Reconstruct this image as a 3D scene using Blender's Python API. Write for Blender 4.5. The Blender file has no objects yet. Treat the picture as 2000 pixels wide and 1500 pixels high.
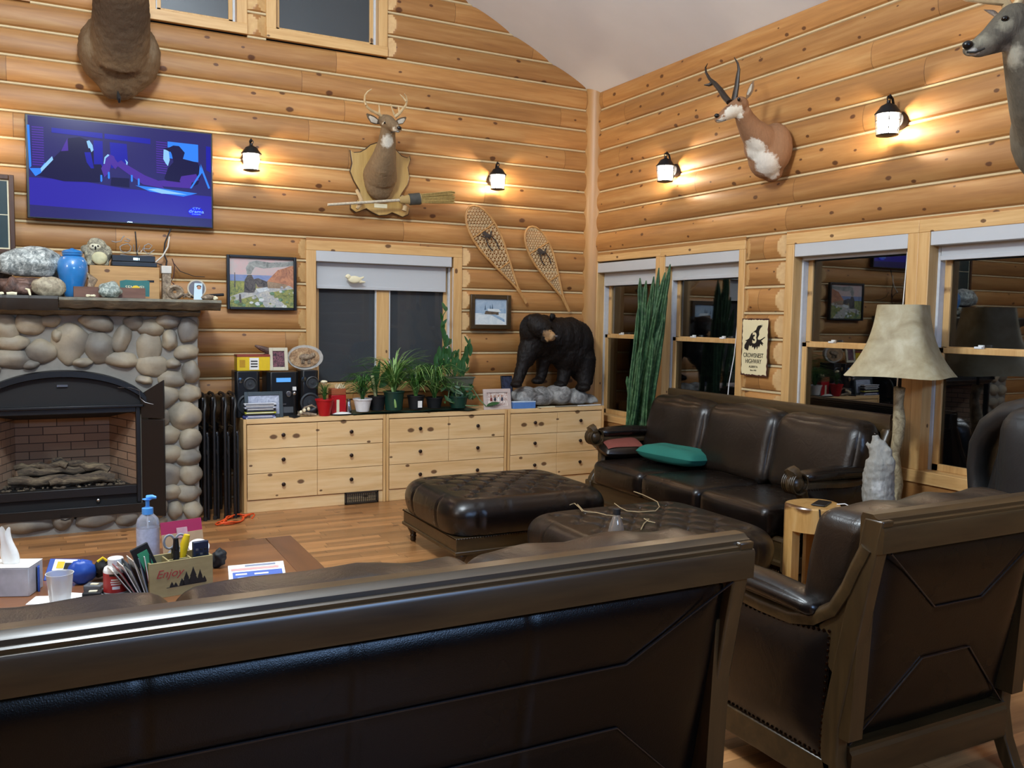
import bpy, math, random
from mathutils import Vector, Matrix, Euler, noise as mnoise
from math import sin, cos, pi, radians as R
scene = bpy.context.scene
COL = scene.collection
# ------------------------------------------------------------ camera, world, exposure, large lights
CF = Vector((0.46161942, 0.88398912, -0.07396453)); CR = Vector((0.88683134, -0.46185048, 0.01497702)); CU = Vector((0.02092103, 0.07250774, 0.9971484))
CC = Vector((-4.97396543, -7.74455398, 1.62)); FPX = 1704.39
cd = bpy.data.cameras.new('camera'); cam = bpy.data.objects.new('camera', cd); COL.objects.link(cam)
cd.sensor_width = 36; cd.sensor_fit = 'HORIZONTAL'; cd.lens = FPX*36/2000; cd.clip_start = .02
m = Matrix.Identity(4)
for i in range(3): m[i][0] = CR[i]; m[i][1] = CU[i]; m[i][2] = -CF[i]; m[i][3] = CC[i]
cam.matrix_world = m; scene.camera = cam
vs = scene.view_settings
scene.display_settings.display_device = 'sRGB'
vs.view_transform = 'Standard'; vs.look = 'None'; vs.gamma = 1; vs.use_curve_mapping = False; vs.exposure = 0.0
w = bpy.data.worlds.new('night'); scene.world = w; w.use_nodes = True
w.node_tree.nodes['Background'].inputs[0].default_value = (.0022, .0025, .003, 1); w.node_tree.nodes['Background'].inputs[1].default_value = 1
def lamp(name, kind, loc, energy, col, size=.1, rot=None, size_y=None, spread=None):
    l = bpy.data.lights.new(name, kind); o = bpy.data.objects.new(name, l); COL.objects.link(o); o.location = loc
    l.energy = energy; l.color = col
    if kind == 'AREA':
        l.size = size
        if size_y: l.shape = 'RECTANGLE'; l.size_y = size_y
        if spread: l.spread = spread
    else: l.shadow_soft_size = size
    if rot: o.rotation_euler = rot
    return o
# lights out of view: ceiling light over the seating, kitchen lamp, two added lights
lamp('ceiling_light', 'POINT', (-4.7, -4.4, 4.45), 580, (.84, .94, 1), .30)
lamp('ceiling_light_kitchen', 'AREA', (-5.6, -10.2, 3.4), 8, (.84, .94, 1), 1.6, (R(35), 0, 0))
lamp('fill_light_left', 'POINT', (-8.2, -4.2, 3.2), 130, (.84, .94, 1), .2)  # unseen point light at the left, added as fill for the room
lamp('cool_light_behind_camera', 'AREA', (-3.3, -9.6, 2.9), 120, (.35, .58, 1), 1.6, (R(62), 0, 0), .35)  # unseen cool light without fixture, added for the blue highlight on the sofa back

# ------------------------------------------------------------ pixel <-> place helpers (a pixel of the 2000x1500 frame onto a real plane)
def ray(px, py): return CF*FPX + CR*(px-1000) + CU*(750-py)
def BP(px, py, y): d = ray(px, py); return CC + d*((y-CC.y)/d.y)
def RP(px, py, x): d = ray(px, py); return CC + d*((x-CC.x)/d.x)
def FP(px, py, z): d = ray(px, py); return CC + d*((z-CC.z)/d.z)
# ------------------------------------------------------------ mesh helpers
def V(*a): return Vector(a)
class MB:
    def __init__(s): s.v = []; s.f = []; s.m = []
    def add(s, vs_, fs, mi=0, M=None):
        n = len(s.v)
        for p in vs_:
            p = Vector(p); s.v.append(M @ p if M else p)
        for f in fs: s.f.append([i+n for i in f]); s.m.append(mi)
        return s
    def box(s, c, d, rot=None, mi=0, M=None):
        c = Vector(c); h = Vector(d)/2
        r = Euler(rot).to_matrix() if rot else None
        P = []
        for x in (-1, 1):
            for y in (-1, 1):
                for z in (-1, 1):
                    q = Vector((x*h.x, y*h.y, z*h.z)); P.append(c + (r @ q if r else q))
        return s.add(P, [(0, 1, 3, 2), (4, 6, 7, 5), (0, 4, 5, 1), (2, 3, 7, 6), (0, 2, 6, 4), (1, 5, 7, 3)], mi, M)
    def bb(s, a, b, mi=0):
        return s.box([(a[i]+b[i])/2 for i in range(3)], [abs(b[i]-a[i]) for i in range(3)], None, mi)
    def loft(s, rings, mi=0, cap=True, closed=True, M=None):
        n = len(rings[0]); P = [p for r_ in rings for p in r_]; F = []
        for i in range(len(rings)-1):
            for j in range(n if closed else n-1):
                k = (j+1) % n; F.append((i*n+j, i*n+k, (i+1)*n+k, (i+1)*n+j))
        if cap: F.append(tuple(range(n))[::-1]); F.append(tuple((len(rings)-1)*n+j for j in range(n)))
        return s.add(P, F, mi, M)
    def tube(s, pts, r, n=8, mi=0, flat=1.0, up=None, cap=True, closed=False, M=None):
        pts = [Vector(p) for p in pts]; N = len(pts)
        rr = r if isinstance(r, (list, tuple)) else [r]*N
        rings = []; prev = None
        for i, p in enumerate(pts):
            if closed: t = pts[(i+1) % N]-pts[i-1]
            else: t = pts[min(i+1, N-1)]-pts[max(i-1, 0)]
            if t.length < 1e-9: t = Vector((0, 0, 1))
            t.normalize()
            if prev is None:
                u = Vector(up) if up else (Vector((0, 0, 1)) if abs(t.z) < .9 else Vector((1, 0, 0)))
            else: u = prev
            u = (u - t*u.dot(t)); u = u.normalized() if u.length > 1e-6 else t.orthogonal().normalized()
            if up: u = (Vector(up)-t*t.dot(Vector(up))); u = u.normalized() if u.length > 1e-4 else (prev or t.orthogonal().normalized())
            prev = u; b = t.cross(u)
            rings.append([p + u*(cos(2*pi*k/n)*rr[i]*flat) + b*(sin(2*pi*k/n)*rr[i]) for k in range(n)])
        if closed: rings.append(rings[0]); cap = False
        return s.loft(rings, mi, cap, M=M)
    def cyl(s, a, b, r0, r1=None, n=16, mi=0): return s.tube([a, b], [r0, r0 if r1 is None else r1], n, mi)
    def lathe(s, prof, n=24, c=(0, 0, 0), mi=0, M=None, sx=1, sy=1):
        c = Vector(c); rings = [[c+Vector((cos(2*pi*k/n)*r_*sx, sin(2*pi*k/n)*r_*sy, z)) for k in range(n)] for r_, z in prof]
        return s.loft(rings, mi, True, M=M)
    def ell(s, c, r_, rot=None, nu=16, nv=10, mi=0, amp=0, seed=0, fr=3):
        c = Vector(c); r_ = (r_, r_, r_) if not isinstance(r_, (tuple, list)) else r_
        e = Euler(rot).to_matrix() if rot else None; P = []; F = []
        def pt(u, v_):
            q = Vector((cos(u)*sin(v_), sin(u)*sin(v_), cos(v_)))
            k = 1 + (amp*mnoise.noise(q*fr+Vector((seed*7.3, seed*1.7, seed))) if amp else 0)
            q = Vector((q.x*r_[0]*k, q.y*r_[1]*k, q.z*r_[2]*k)); return c+(e @ q if e else q)
        P.append(pt(0, 0))
        for i in range(1, nv):
            for j in range(nu): P.append(pt(2*pi*j/nu, pi*i/nv))
        P.append(pt(0, pi)); L = len(P)-1
        for j in range(nu):
            k = (j+1) % nu; F.append((0, 1+j, 1+k)); F.append((L, L-nu+k, L-nu+j))
            for i in range(nv-2): a = 1+i*nu; F.append((a+j, a+nu+j, a+nu+k, a+k))
        return s.add(P, F, mi)
    def prism(s, poly, fn, t0, t1, mi=0):
        """2D outline poly; fn(u, v, t) -> point; between t0 and t1"""
        n = len(poly); P = [fn(u, v_, t0) for u, v_ in poly]+[fn(u, v_, t1) for u, v_ in poly]
        F = [tuple(range(n))[::-1], tuple(range(n, 2*n))]+[(i, (i+1) % n, n+(i+1) % n, n+i) for i in range(n)]
        return s.add(P, F, mi)
    def face(s, pts, mi=0): return s.add(pts, [tuple(range(len(pts)))], mi)
    def grid(s, fn, nu, nv, mi=0, thick=None):
        P = [fn(i/nu, j/nv) for i in range(nu+1) for j in range(nv+1)]; F = []
        for i in range(nu):
            for j in range(nv): a = i*(nv+1)+j; F.append((a, a+nv+1, a+nv+2, a+1))
        return s.add(P, F, mi)
def setp(o, label=None, cat=None, group=None, kind=None):
    if label: o['label'] = label
    if cat: o['category'] = cat
    if group: o['group'] = group
    if kind: o['kind'] = kind
    return o
def thing(name, label, cat, loc=(0, 0, 0), rot=0, group=None):
    o = bpy.data.objects.new(name, None); COL.objects.link(o); o.empty_display_size = .1
    o.location = loc; o.rotation_euler = (0, 0, rot); setp(o, label, cat, group); return o
def rootmat(o):
    m_ = Matrix.Translation(o.location) @ o.rotation_euler.to_matrix().to_4x4()
    return rootmat(o.parent) @ m_ if o.parent else m_
def build(mb, name, mats, parent=None, loc=None, rot=None, world=True, smooth=40, bevel=0, sub=0, remesh=0, smo=0, label=None, disp=None):
    """mesh object; with world=True the vertices are world coordinates and get moved into the parent's (or own) frame"""
    me = bpy.data.meshes.new(name); mats = mats if isinstance(mats, (list, tuple)) else [mats]
    vv = mb.v
    o = bpy.data.objects.new(name, me); COL.objects.link(o)
    if world and parent:
        inv = rootmat(parent).inverted(); vv = [inv @ p for p in vv]
    elif world and loc is not None:
        L = Vector(loc); vv = [p-L for p in vv]
    me.from_pydata([tuple(p) for p in vv], [], mb.f)
    for mt in mats: me.materials.append(mt)
    if len(mats) > 1: me.polygons.foreach_set('material_index', mb.m)
    me.update()
    import bmesh
    b_ = bmesh.new(); b_.from_mesh(me); bmesh.ops.recalc_face_normals(b_, faces=b_.faces) if not getattr(mb, 'keepn', 0) else None; b_.to_mesh(me); b_.free()
    if smooth:
        me.shade_smooth() if hasattr(me, 'shade_smooth') else None
        try: me.set_sharp_from_angle(angle=R(smooth))
        except Exception: pass
    if parent: o.parent = parent
    if loc is not None: o.location = loc
    if rot is not None: o.rotation_euler = rot
    if bevel:
        md = o.modifiers.new('bevel', 'BEVEL'); md.width = bevel; md.segments = 2; md.limit_method = 'ANGLE'; md.angle_limit = R(35)
    if remesh:
        md = o.modifiers.new('remesh', 'REMESH'); md.mode = 'VOXEL'; md.voxel_size = remesh; md.use_smooth_shade = True
    if smo:
        md = o.modifiers.new('smooth', 'SMOOTH'); md.factor = .5; md.iterations = smo
    if sub:
        md = o.modifiers.new('subsurf', 'SUBSURF'); md.levels = sub; md.render_levels = sub
    if disp:
        tx = bpy.data.textures.new(name+'_t', 'CLOUDS'); tx.noise_scale = disp[1]; md = o.modifiers.new('disp', 'DISPLACE'); md.texture = tx; md.strength = disp[0]; md.mid_level = .5
    if label: o['label'] = label
    return o
def solo(mb, name, mats, label, cat, group=None, kind=None, loc=None, **k):
    if loc is None:
        n = len(mb.v); lo = [min(p[i] for p in mb.v) for i in range(3)]; hi = [max(p[i] for p in mb.v) for i in range(3)]
        loc = ((lo[0]+hi[0])/2, (lo[1]+hi[1])/2, lo[2])
    return setp(build(mb, name, mats, loc=loc, **k), label, cat, group, kind)
def struct(mb, name, mats, **k): return setp(build(mb, name, mats, **k), kind='structure')
def sroot(name, loc=(0, 0, 0)):
    o = bpy.data.objects.new(name, None); COL.objects.link(o); o.location = loc; o['kind'] = 'structure'; return o
def text(s_, name, size, mat, M, parent, ext=.0015, font=None, align='CENTER', shear=0, spacing=1, sx=1, off=0):
    cu = bpy.data.curves.new(name+'_c', 'FONT'); cu.body = s_; cu.size = size; cu.extrude = ext; cu.align_x = align; cu.align_y = 'CENTER'; cu.shear = shear; cu.space_character = spacing; cu.offset = off
    t = bpy.data.objects.new(name+'_t', cu); COL.objects.link(t)
    dg = bpy.context.evaluated_depsgraph_get(); me = bpy.data.meshes.new_from_object(t.evaluated_get(dg))
    bpy.data.objects.remove(t)
    o = bpy.data.objects.new(name, me); COL.objects.link(o); me.materials.clear(); me.materials.append(mat)
    inv = rootmat(parent).inverted() if parent else Matrix.Identity(4)
    me.transform(inv @ M @ Matrix.Diagonal((sx, 1, 1, 1))); o.parent = parent; return o
def frame_back(p): return Matrix(((1, 0, 0, p[0]), (0, 0, -1, p[1]), (0, 1, 0, p[2]), (0, 0, 0, 1)))     # faces -y, reads along +x
def frame_right(p): return Matrix(((0, 0, -1, p[0]), (-1, 0, 0, p[1]), (0, 1, 0, p[2]), (0, 0, 0, 1)))   # faces -x, reads along -y

# ------------------------------------------------------------ materials
MATS = {}
def srgb(h):
    if isinstance(h, str):
        h = h.lstrip('#'); c = [int(h[i:i+2], 16)/255 for i in (0, 2, 4)]
        return tuple(x/12.92 if x < .04045 else ((x+.055)/1.055)**2.4 for x in c)
    return h
class NT:
    def __init__(s, name):
        s.mat = bpy.data.materials.new(name); s.mat.use_nodes = True; s.t = s.mat.node_tree; s.n = s.t.nodes; s.b = s.n['Principled BSDF']; s.out = s.n['Material Output']
    def N(s, typ, ins=None, **k):
        x = s.n.new(typ)
        for a, b in k.items(): setattr(x, a, b)
        for a, b in (ins or {}).items():
            if hasattr(b, 'is_output') or isinstance(b, bpy.types.NodeSocket): s.t.links.new(b, x.inputs[a])
            else: x.inputs[a].default_value = b
        return x
    def math(s, op, a, b=0, c=None, clamp=False):
        x = s.n.new('ShaderNodeMath'); x.operation = op; x.use_clamp = clamp
        for i, q in enumerate((a, b) if c is None else (a, b, c)):
            if isinstance(q, bpy.types.NodeSocket): s.t.links.new(q, x.inputs[i])
            else: x.inputs[i].default_value = q
        return x.outputs[0]
    def mix(s, f, a, b, mode='MIX'):
        x = s.n.new('ShaderNodeMix'); x.data_type = 'RGBA'; x.blend_type = mode
        for i, q in ((0, f), (6, a), (7, b)):
            if isinstance(q, bpy.types.NodeSocket): s.t.links.new(q, x.inputs[i])
            else: x.inputs[i].default_value = q if i == 0 else (*srgb(q), 1)[:4]
        return x.outputs[2]
    def ramp(s, f, stops, interp='LINEAR'):
        x = s.n.new('ShaderNodeValToRGB'); s.t.links.new(f, x.inputs[0]); e = x.color_ramp.elements; x.color_ramp.interpolation = interp
        while len(e) < len(stops): e.new(.5)
        for q, (p_, c) in zip(e, stops): q.position = p_; q.color = (*srgb(c), 1) if not isinstance(c, (int, float)) else (c, c, c, 1)
        return x.outputs[0]
    def obj(s, scale=(1, 1, 1), loc=(0, 0, 0), rot=(0, 0, 0)):
        tc = s.N('ShaderNodeTexCoord'); mp = s.N('ShaderNodeMapping'); s.t.links.new(tc.outputs['Object'], mp.inputs[0])
        mp.inputs['Scale'].default_value = scale; mp.inputs['Location'].default_value = loc; mp.inputs['Rotation'].default_value = rot; return mp.outputs[0]
    def noise(s, vec, scale, detail=3, rough=.5, dist=0):
        return s.N('ShaderNodeTexNoise', {'Vector': vec, 'Scale': scale, 'Detail': detail, 'Roughness': rough, 'Distortion': dist}).outputs[0]
    def col(s, c, rough=.5, metal=0, spec=None, coat=0, bump=None, bs=.3, bd=.01):
        if isinstance(c, bpy.types.NodeSocket): s.t.links.new(c, s.b.inputs['Base Color'])
        else: s.b.inputs['Base Color'].default_value = (*srgb(c), 1)
        if isinstance(rough, bpy.types.NodeSocket): s.t.links.new(rough, s.b.inputs['Roughness'])
        else: s.b.inputs['Roughness'].default_value = rough
        s.b.inputs['Metallic'].default_value = metal
        if spec is not None: s.b.inputs['Specular IOR Level'].default_value = spec
        if coat: s.b.inputs['Coat Weight'].default_value = coat; s.b.inputs['Coat Roughness'].default_value = .28
        if bump is not None:
            bn = s.N('ShaderNodeBump', {'Height': bump, 'Strength': bs, 'Distance': bd}); s.t.links.new(bn.outputs[0], s.b.inputs['Normal'])
        return s.mat
def plain(name, c, rough=.5, metal=0, var=.08, scale=30, bs=.08, **k):
    if name in MATS: return MATS[name]
    n = NT(name); v = n.obj(); f = n.noise(v, scale, 4); c = srgb(c)
    lo = tuple(x*(1-var*2) for x in c); hi = tuple(min(1, x*(1+var)) for x in c)
    MATS[name] = n.col(n.mix(f, lo, hi), rough, metal, bump=f, bs=bs, bd=.003, **k); return MATS[name]
def emis(name, c, st):
    if name in MATS: return MATS[name]
    n = NT(name); n.col((0, 0, 0), .4); n.b.inputs['Emission Color'].default_value = (*srgb(c), 1); n.b.inputs['Emission Strength'].default_value = st; MATS[name] = n.mat; return n.mat
def wood(name, stops, axis=0, grain=(1.2, 22), rough=.45, knots=.5, knot='#4a230d', kscale=5, cell=None, bs=.15, coat=0, kr=.1, plankvar=.25, depth=None):
    """grain runs along axis; cell=(height axis, course height, z offset, mean board length) varies colour by course and board"""
    if name in MATS: return MATS[name]
    n = NT(name); sc = [grain[1]]*3; sc[axis] = grain[0]
    tc = n.N('ShaderNodeTexCoord').outputs['Object']; sep = n.N('ShaderNodeSeparateXYZ', {0: tc}).outputs
    vec = tc; cellv = None
    if cell:
        ha, hh, ho, L = cell
        row = n.math('FLOOR', n.math('DIVIDE', n.math('SUBTRACT', sep[ha], ho), hh))
        rn = n.N('ShaderNodeTexWhiteNoise', {'W': row}, noise_dimensions='1D').outputs[0]
        xx = n.math('ADD', n.math('DIVIDE', sep[axis], L), n.math('MULTIPLY', rn, 7.3)); ci = n.math('FLOOR', xx)
        seed = n.math('ADD', n.math('MULTIPLY', row, 13.7), n.math('MULTIPLY', ci, 3.17))
        cellv = n.N('ShaderNodeTexWhiteNoise', {'W': seed}, noise_dimensions='1D').outputs[0]
        cb = n.N('ShaderNodeCombineXYZ', {0: seed, 1: seed, 2: seed}).outputs[0]
        vec = n.N('ShaderNodeVectorMath', {0: tc, 1: cb}, operation='ADD').outputs[0]
        fr = n.math('FRACT', xx); joint = n.math('LESS_THAN', fr, .004/L)
    mp = n.N('ShaderNodeMapping', {'Vector': vec, 'Scale': sc}).outputs[0]
    g1 = n.noise(mp, 1, 4, .6, .6); g2 = n.noise(mp, 4, 2, .5)
    g = n.math('ADD', n.math('MULTIPLY', g1, .75), n.math('MULTIPLY', g2, .25))
    c = n.ramp(g, stops)
    if cell:
        c = n.mix(1, c, n.ramp(cellv, [(0, (1-plankvar,)*3), (1, (1+plankvar*.2,)*3)]), 'MULTIPLY')
        if L < 5: c = n.mix(n.math('MULTIPLY', joint, .7), c, '#3a1d0c')
    if knots:
        k2 = [kscale]*3; k2[axis] = kscale*.62; dpt = {0: 1, 2: 1, 1: 0}[axis] if depth is None else depth
        sp2 = n.N('ShaderNodeSeparateXYZ', {0: tc}).outputs; aa = [q for q in range(3) if q != dpt]
        mk = n.N('ShaderNodeCombineXYZ', {0: n.math('MULTIPLY', sp2[aa[0]], k2[aa[0]]), 1: n.math('MULTIPLY', sp2[aa[1]], k2[aa[1]])}).outputs[0]
        wob = n.noise(tc, 30, 2)
        vo = n.N('ShaderNodeTexVoronoi', voronoi_dimensions='2D'); n.t.links.new(mk, vo.inputs['Vector']); vo.inputs['Scale'].default_value = 1
        pick = n.N('ShaderNodeSeparateColor', {0: vo.outputs['Color']}).outputs
        rad = n.math('MULTIPLY', n.math('LESS_THAN', pick[0], knots), n.math('ADD', n.math('MULTIPLY', pick[1], kr), kr*.45))
        d = n.math('ADD', vo.outputs['Distance'], n.math('MULTIPLY', n.math('SUBTRACT', wob, .5), .05))
        km = n.math('SUBTRACT', 1, n.math('DIVIDE', d, n.math('ADD', rad, .0001)), clamp=True)
        km = n.math('MULTIPLY', km, 3, clamp=True); km = n.math('MULTIPLY', km, n.math('GREATER_THAN', rad, .001))
        c = n.mix(n.math('MULTIPLY', km, .85), c, knot)
    MATS[name] = n.col(c, rough, bump=g, bs=bs, bd=.003, coat=coat); return MATS[name]
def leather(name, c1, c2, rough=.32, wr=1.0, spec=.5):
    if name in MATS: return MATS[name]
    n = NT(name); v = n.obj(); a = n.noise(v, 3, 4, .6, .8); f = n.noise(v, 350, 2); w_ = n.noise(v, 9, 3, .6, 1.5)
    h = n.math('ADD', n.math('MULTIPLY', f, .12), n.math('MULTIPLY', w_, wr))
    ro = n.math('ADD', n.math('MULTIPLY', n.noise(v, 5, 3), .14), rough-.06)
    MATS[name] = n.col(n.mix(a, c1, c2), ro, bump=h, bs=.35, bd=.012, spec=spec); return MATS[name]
def fur(name, base, dark, patches=(), root=(0, 0, 0), sc=(90, 90, 18), rough=.8, nz=.03, bs=.6):
    n = NT(name); v = n.obj(); st = n.noise(n.obj(sc), 1, 4, .65); big = n.noise(v, 9, 3)
    c = n.mix(n.math('ADD', n.math('MULTIPLY', st, .7), n.math('MULTIPLY', big, .3)), dark, base)
    for p, rad, cc, soft in patches:
        q = Vector(p)-Vector(root); dv = n.N('ShaderNodeVectorMath', {0: n.N('ShaderNodeTexCoord').outputs['Object'], 1: tuple(q)}, operation='DISTANCE').outputs['Value']
        dv = n.math('ADD', dv, n.math('MULTIPLY', n.math('SUBTRACT', n.noise(v, 40, 2), .5), nz*2))
        f = n.math('DIVIDE', n.math('SUBTRACT', rad, dv), soft, clamp=True)
        c = n.mix(f, c, n.mix(st, tuple(x*.75 for x in srgb(cc)), cc))
    return n.col(c, rough, bump=st, bs=bs, bd=.008, spec=.25)
def glass(name, tint=(1, 1, 1), gl=.12, rough=0.0, haze=None, base=0.0):
    if name in MATS: return MATS[name]
    n = NT(name); n.n.remove(n.b); tr = n.N('ShaderNodeBsdfTransparent', {'Color': (*tint, 1)}); g = n.N('ShaderNodeBsdfGlossy', {'Roughness': rough, 'Color': (1, 1, 1, 1)})
    lw = n.N('ShaderNodeLayerWeight', {'Blend': gl}); mx = n.N('ShaderNodeMixShader', {0: n.math('ADD', lw.outputs['Fresnel'], base, clamp=True), 1: tr.outputs[0], 2: g.outputs[0]}); o = mx.outputs[0]
    if haze:
        df = n.N('ShaderNodeBsdfDiffuse', {'Color': (*haze[0], 1)}); o = n.N('ShaderNodeMixShader', {0: haze[1], 1: o, 2: df.outputs[0]}).outputs[0]
    n.t.links.new(o, n.out.inputs[0]); MATS[name] = n.mat; return n.mat

H = .20563; Z0 = 3.95796
PINE = [(.25, '#956436'), (.5, '#b17c44'), (.75, '#c5965c')]
M_logx = wood('log_wood_back', PINE, 0, grain=(1.0, 13), rough=.52, knots=.38, kscale=5, cell=(2, H, Z0-H*20, 2.6), kr=.085)
M_logy = wood('log_wood_right', PINE, 1, grain=(1.0, 13), rough=.52, knots=.6, kscale=6.5, cell=(2, H, Z0-H*20, 3.4), kr=.085)
M_post = wood('post_wood', [(.25, '#9a7142'), (.75, '#ba8c56')], 2, grain=(.8, 8), rough=.4, knots=.4, kscale=4)
CAS = [(.25, '#b98c53'), (.5, '#cda269'), (.75, '#dcb67e')]
M_casx = wood('casing_x', CAS, 0, (1.5, 22), .4, .5, kscale=5, kr=.09); M_casy = wood('casing_y', CAS, 1, (1.5, 22), .4, .5, kscale=5, kr=.09); M_casz = wood('casing_z', CAS, 2, (1.5, 22), .4, .5, kscale=5, kr=.09)
M_sash = wood('sash_wood', [(.3, '#b5793c'), (.7, '#cf9656')], 2, grain=(2, 20), rough=.35, knots=0)
M_endgr = wood('cut_log_end', [(.25, '#b88d57'), (.75, '#d6b078')], 2, (9, 9), .6, .2, kscale=5)
M_caulk = plain('cream_caulk', '#cfb98f', .7, var=.05)
M_vinyl = plain('white_vinyl', '#c9ccd0', .35)
M_blind = plain('grey_blind', '#bcbec0', .55, var=.02, scale=300)
M_glass = glass('window_glass', (.55, .58, .6), .22, base=.10)
M_screenglass = glass('screened_glass', (.5, .53, .56), .18, haze=((.10, .11, .12), .45), base=.03)
M_plaster = plain('ceiling_plaster', '#dcdee2', .9, var=.03, scale=4)
M_black = plain('black_metal', '#0e0f12', .38, var=.1)
M_blackm = plain('matt_black', '#0b0b0d', .7)
M_leather = leather('dark_leather', '#0c0807', '#17100c', .25, .35)
M_leatherw = leather('worn_leather', '#110c09', '#241b14', .29, .6)
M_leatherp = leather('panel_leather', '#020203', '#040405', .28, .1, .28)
M_carve = wood('walnut_frame', [(.25, '#241a0d'), (.6, '#40301a'), (.85, '#544028')], 0, grain=(2, 18), rough=.34, knots=0, coat=.12)
M_carvez = wood('walnut_frame_upright', [(.25, '#241a0d'), (.6, '#40301a'), (.85, '#544028')], 2, grain=(2, 18), rough=.34, knots=0, coat=.12)
M_nail = plain('bronze_nailheads', '#3a2a1c', .25, 1)
M_pine = wood('drawer_pine', [(.25, '#d0a469'), (.5, '#e2bc86'), (.75, '#ebcd9c')], 0, grain=(1.4, 16), rough=.42, knots=.34, kscale=8, kr=.13, bs=.05, cell=None)
M_pinez = wood('drawer_pine_upright', [(.25, '#c4955a'), (.5, '#d8ae74'), (.75, '#e3c08b')], 2, grain=(1.4, 16), rough=.42, knots=.3, kscale=6, kr=.09, bs=.05)
M_knob = plain('dark_knob', '#3b2c24', .35, .6)
M_white = plain('white_plastic', '#e4e4e2', .35); M_cream = plain('cream', '#e6dcb9', .6); M_paper = plain('white_paper', '#eceae4', .8)
M_red = plain('red_paint', '#b3141c', .35); M_green = plain('green_pot', '#173a2e', .4); M_leaf = plain('leaf_green', '#4f8436', .5, var=.3, scale=14); M_leafd = plain('leaf_dark', '#2b5729', .45, var=.3, scale=14); M_leafl = plain('leaf_light', '#93b868', .5, var=.3, scale=20)
M_blue = plain('blue_card', '#5b86c4', .5); M_yel = plain('yellow_plastic', '#e0bd1c', .4); M_orange = plain('orange_cord', '#e2531e', .5)
M_silver = plain('brushed_silver', '#b9bcc0', .25, 1); M_cableb = plain('black_cable', '#0c0a0a', .5); M_cablew = plain('white_cable', '#d8d2c4', .5)
M_antler = plain('antler_bone', '#cdb184', .55, var=.25, scale=25); M_horn = plain('dark_horn', '#35291f', .5, var=.3, scale=40)
M_eye = plain('glass_eye', '#050303', .05); M_nose = plain('nose_black', '#0d0b0b', .3)
M_grey = plain('grey_plastic', '#55585c', .4)
# ------------------------------------------------------------ room shell
RX, RY = -9.2, -14.5
M_floor = wood('floor_strips', [(.2, '#8c5d38'), (.5, '#b07c4c'), (.8, '#c99763')], 0, grain=(2.2, 30), rough=.3, knots=.12, kscale=6, cell=(1, .067, 0, .62), bs=.06, plankvar=.5, depth=2)
struct(MB().bb((RX, RY, -.1), (.3, .3, 0)), 'floor', M_floor)
SL = .465; RID = -4.6; ZR = 3.905
mb = MB()
for a, b in (((.35, ZR-.35*SL), (RID, ZR-RID*SL)), ((RID, ZR-RID*SL), (RX-.3, ZR-.3*SL))):
    mb.add([(a[0], RY-.2, a[1]), (b[0], RY-.2, b[1]), (b[0], .35, b[1]), (a[0], .35, a[1]), (a[0], RY-.2, a[1]+.12), (b[0], RY-.2, b[1]+.12), (b[0], .35, b[1]+.12), (a[0], .35, a[1]+.12)],
           [(0, 1, 2, 3), (4, 7, 6, 5), (0, 4, 5, 1), (2, 6, 7, 3), (1, 5, 6, 2), (0, 3, 7, 4)])
struct(mb, 'ceiling', M_plaster, smooth=0)
BUL = .052
def PB(u, z, d): return Vector((u, -d, z))
def PR(u, z, d): return Vector((-d, -u, z))
def logwall(name, P, u0, u1, ztop, openings, mat, end0=False, end1=False):
    mb = MB(); BL = .125; NS = 10
    k = 20
    while True:
        za = Z0-H*k; zb = za+H; k -= 1
        if za > ztop: break
        zb = min(zb, ztop+.3)
        segs = [(u0, u1, end0, end1)]; za0, zb0 = za, zb
        for (a, b, c, d) in openings:
            if zb-.02 > c and za+.02 < d:
                if za < c-.02: mb.bb(P(a, za, -.16), P(b, c+.01, .03))
                if zb > d+.02: mb.bb(P(a, d-.01, -.16), P(b, zb, .03))
                new = []
                for s0, s1, e0, e1 in segs:
                    if a >= s1 or b <= s0: new.append((s0, s1, e0, e1)); continue
                    if a > s0+.02: new.append((s0, a, e0, 'bev'))
                    if b < s1-.02: new.append((b, s1, 'bev', e1))
                segs = new
        for s0, s1, e0, e1 in segs:
            us = [s0]+([s0+BL*q/10 for q in range(1, 11)] if e0 == 'bev' else [])+([s1-BL*q/10 for q in range(10, 0, -1)] if e1 == 'bev' else [])+[s1]
            if (e0 == 'bev' and e1 == 'bev' and s1-s0 < 2*BL): us = [s0+(s1-s0)*q/24 for q in range(25)]
            rings = []; clip = []
            for u in us:
                ring = []; cl_ = []
                for j in range(NS+1):
                    t = j/NS; b_ = BUL*max(0, 1-abs(2*t-1)**2.1)**.5
                    lim = 9
                    if e0 == 'bev': lim = min(lim, .012+(u-s0)*.5)
                    if e1 == 'bev': lim = min(lim, .012+(s1-u)*.5)
                    ring.append(P(u, za+(zb-za)*t, min(b_, lim))); cl_.append(b_ >= lim-1e-6)
                ring += [P(u, zb, -.16), P(u, za, -.16)]
                rings.append(ring); clip.append(cl_)
            f0 = len(mb.m); mb.loft(rings, 0); nr = len(rings[0])
            for i_ in range(len(rings)-1):
                for j_ in range(NS):
                    if clip[i_][j_]+clip[i_][j_+1]+clip[i_+1][j_]+clip[i_+1][j_+1] >= 3: mb.m[f0+i_*nr+j_] = 2
            mb.tube([P(s0, za, .017), P(s1, za, .017)], .0105, 6, 1)
            for e, uu in ((e0, s0), (e1, s1)):
                if e == 'round':
                    sg = 1 if uu == s0 else -1
                    mb.tube([P(uu+sg*.004, za+(zb-za)*j/NS, .002+BUL*max(0, 1-abs(2*j/NS-1)**2.1)**.5) for j in range(NS+1)], .007, 6, 1)
    return struct(mb, name, [mat, M_caulk, M_endgr], smooth=30)
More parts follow.
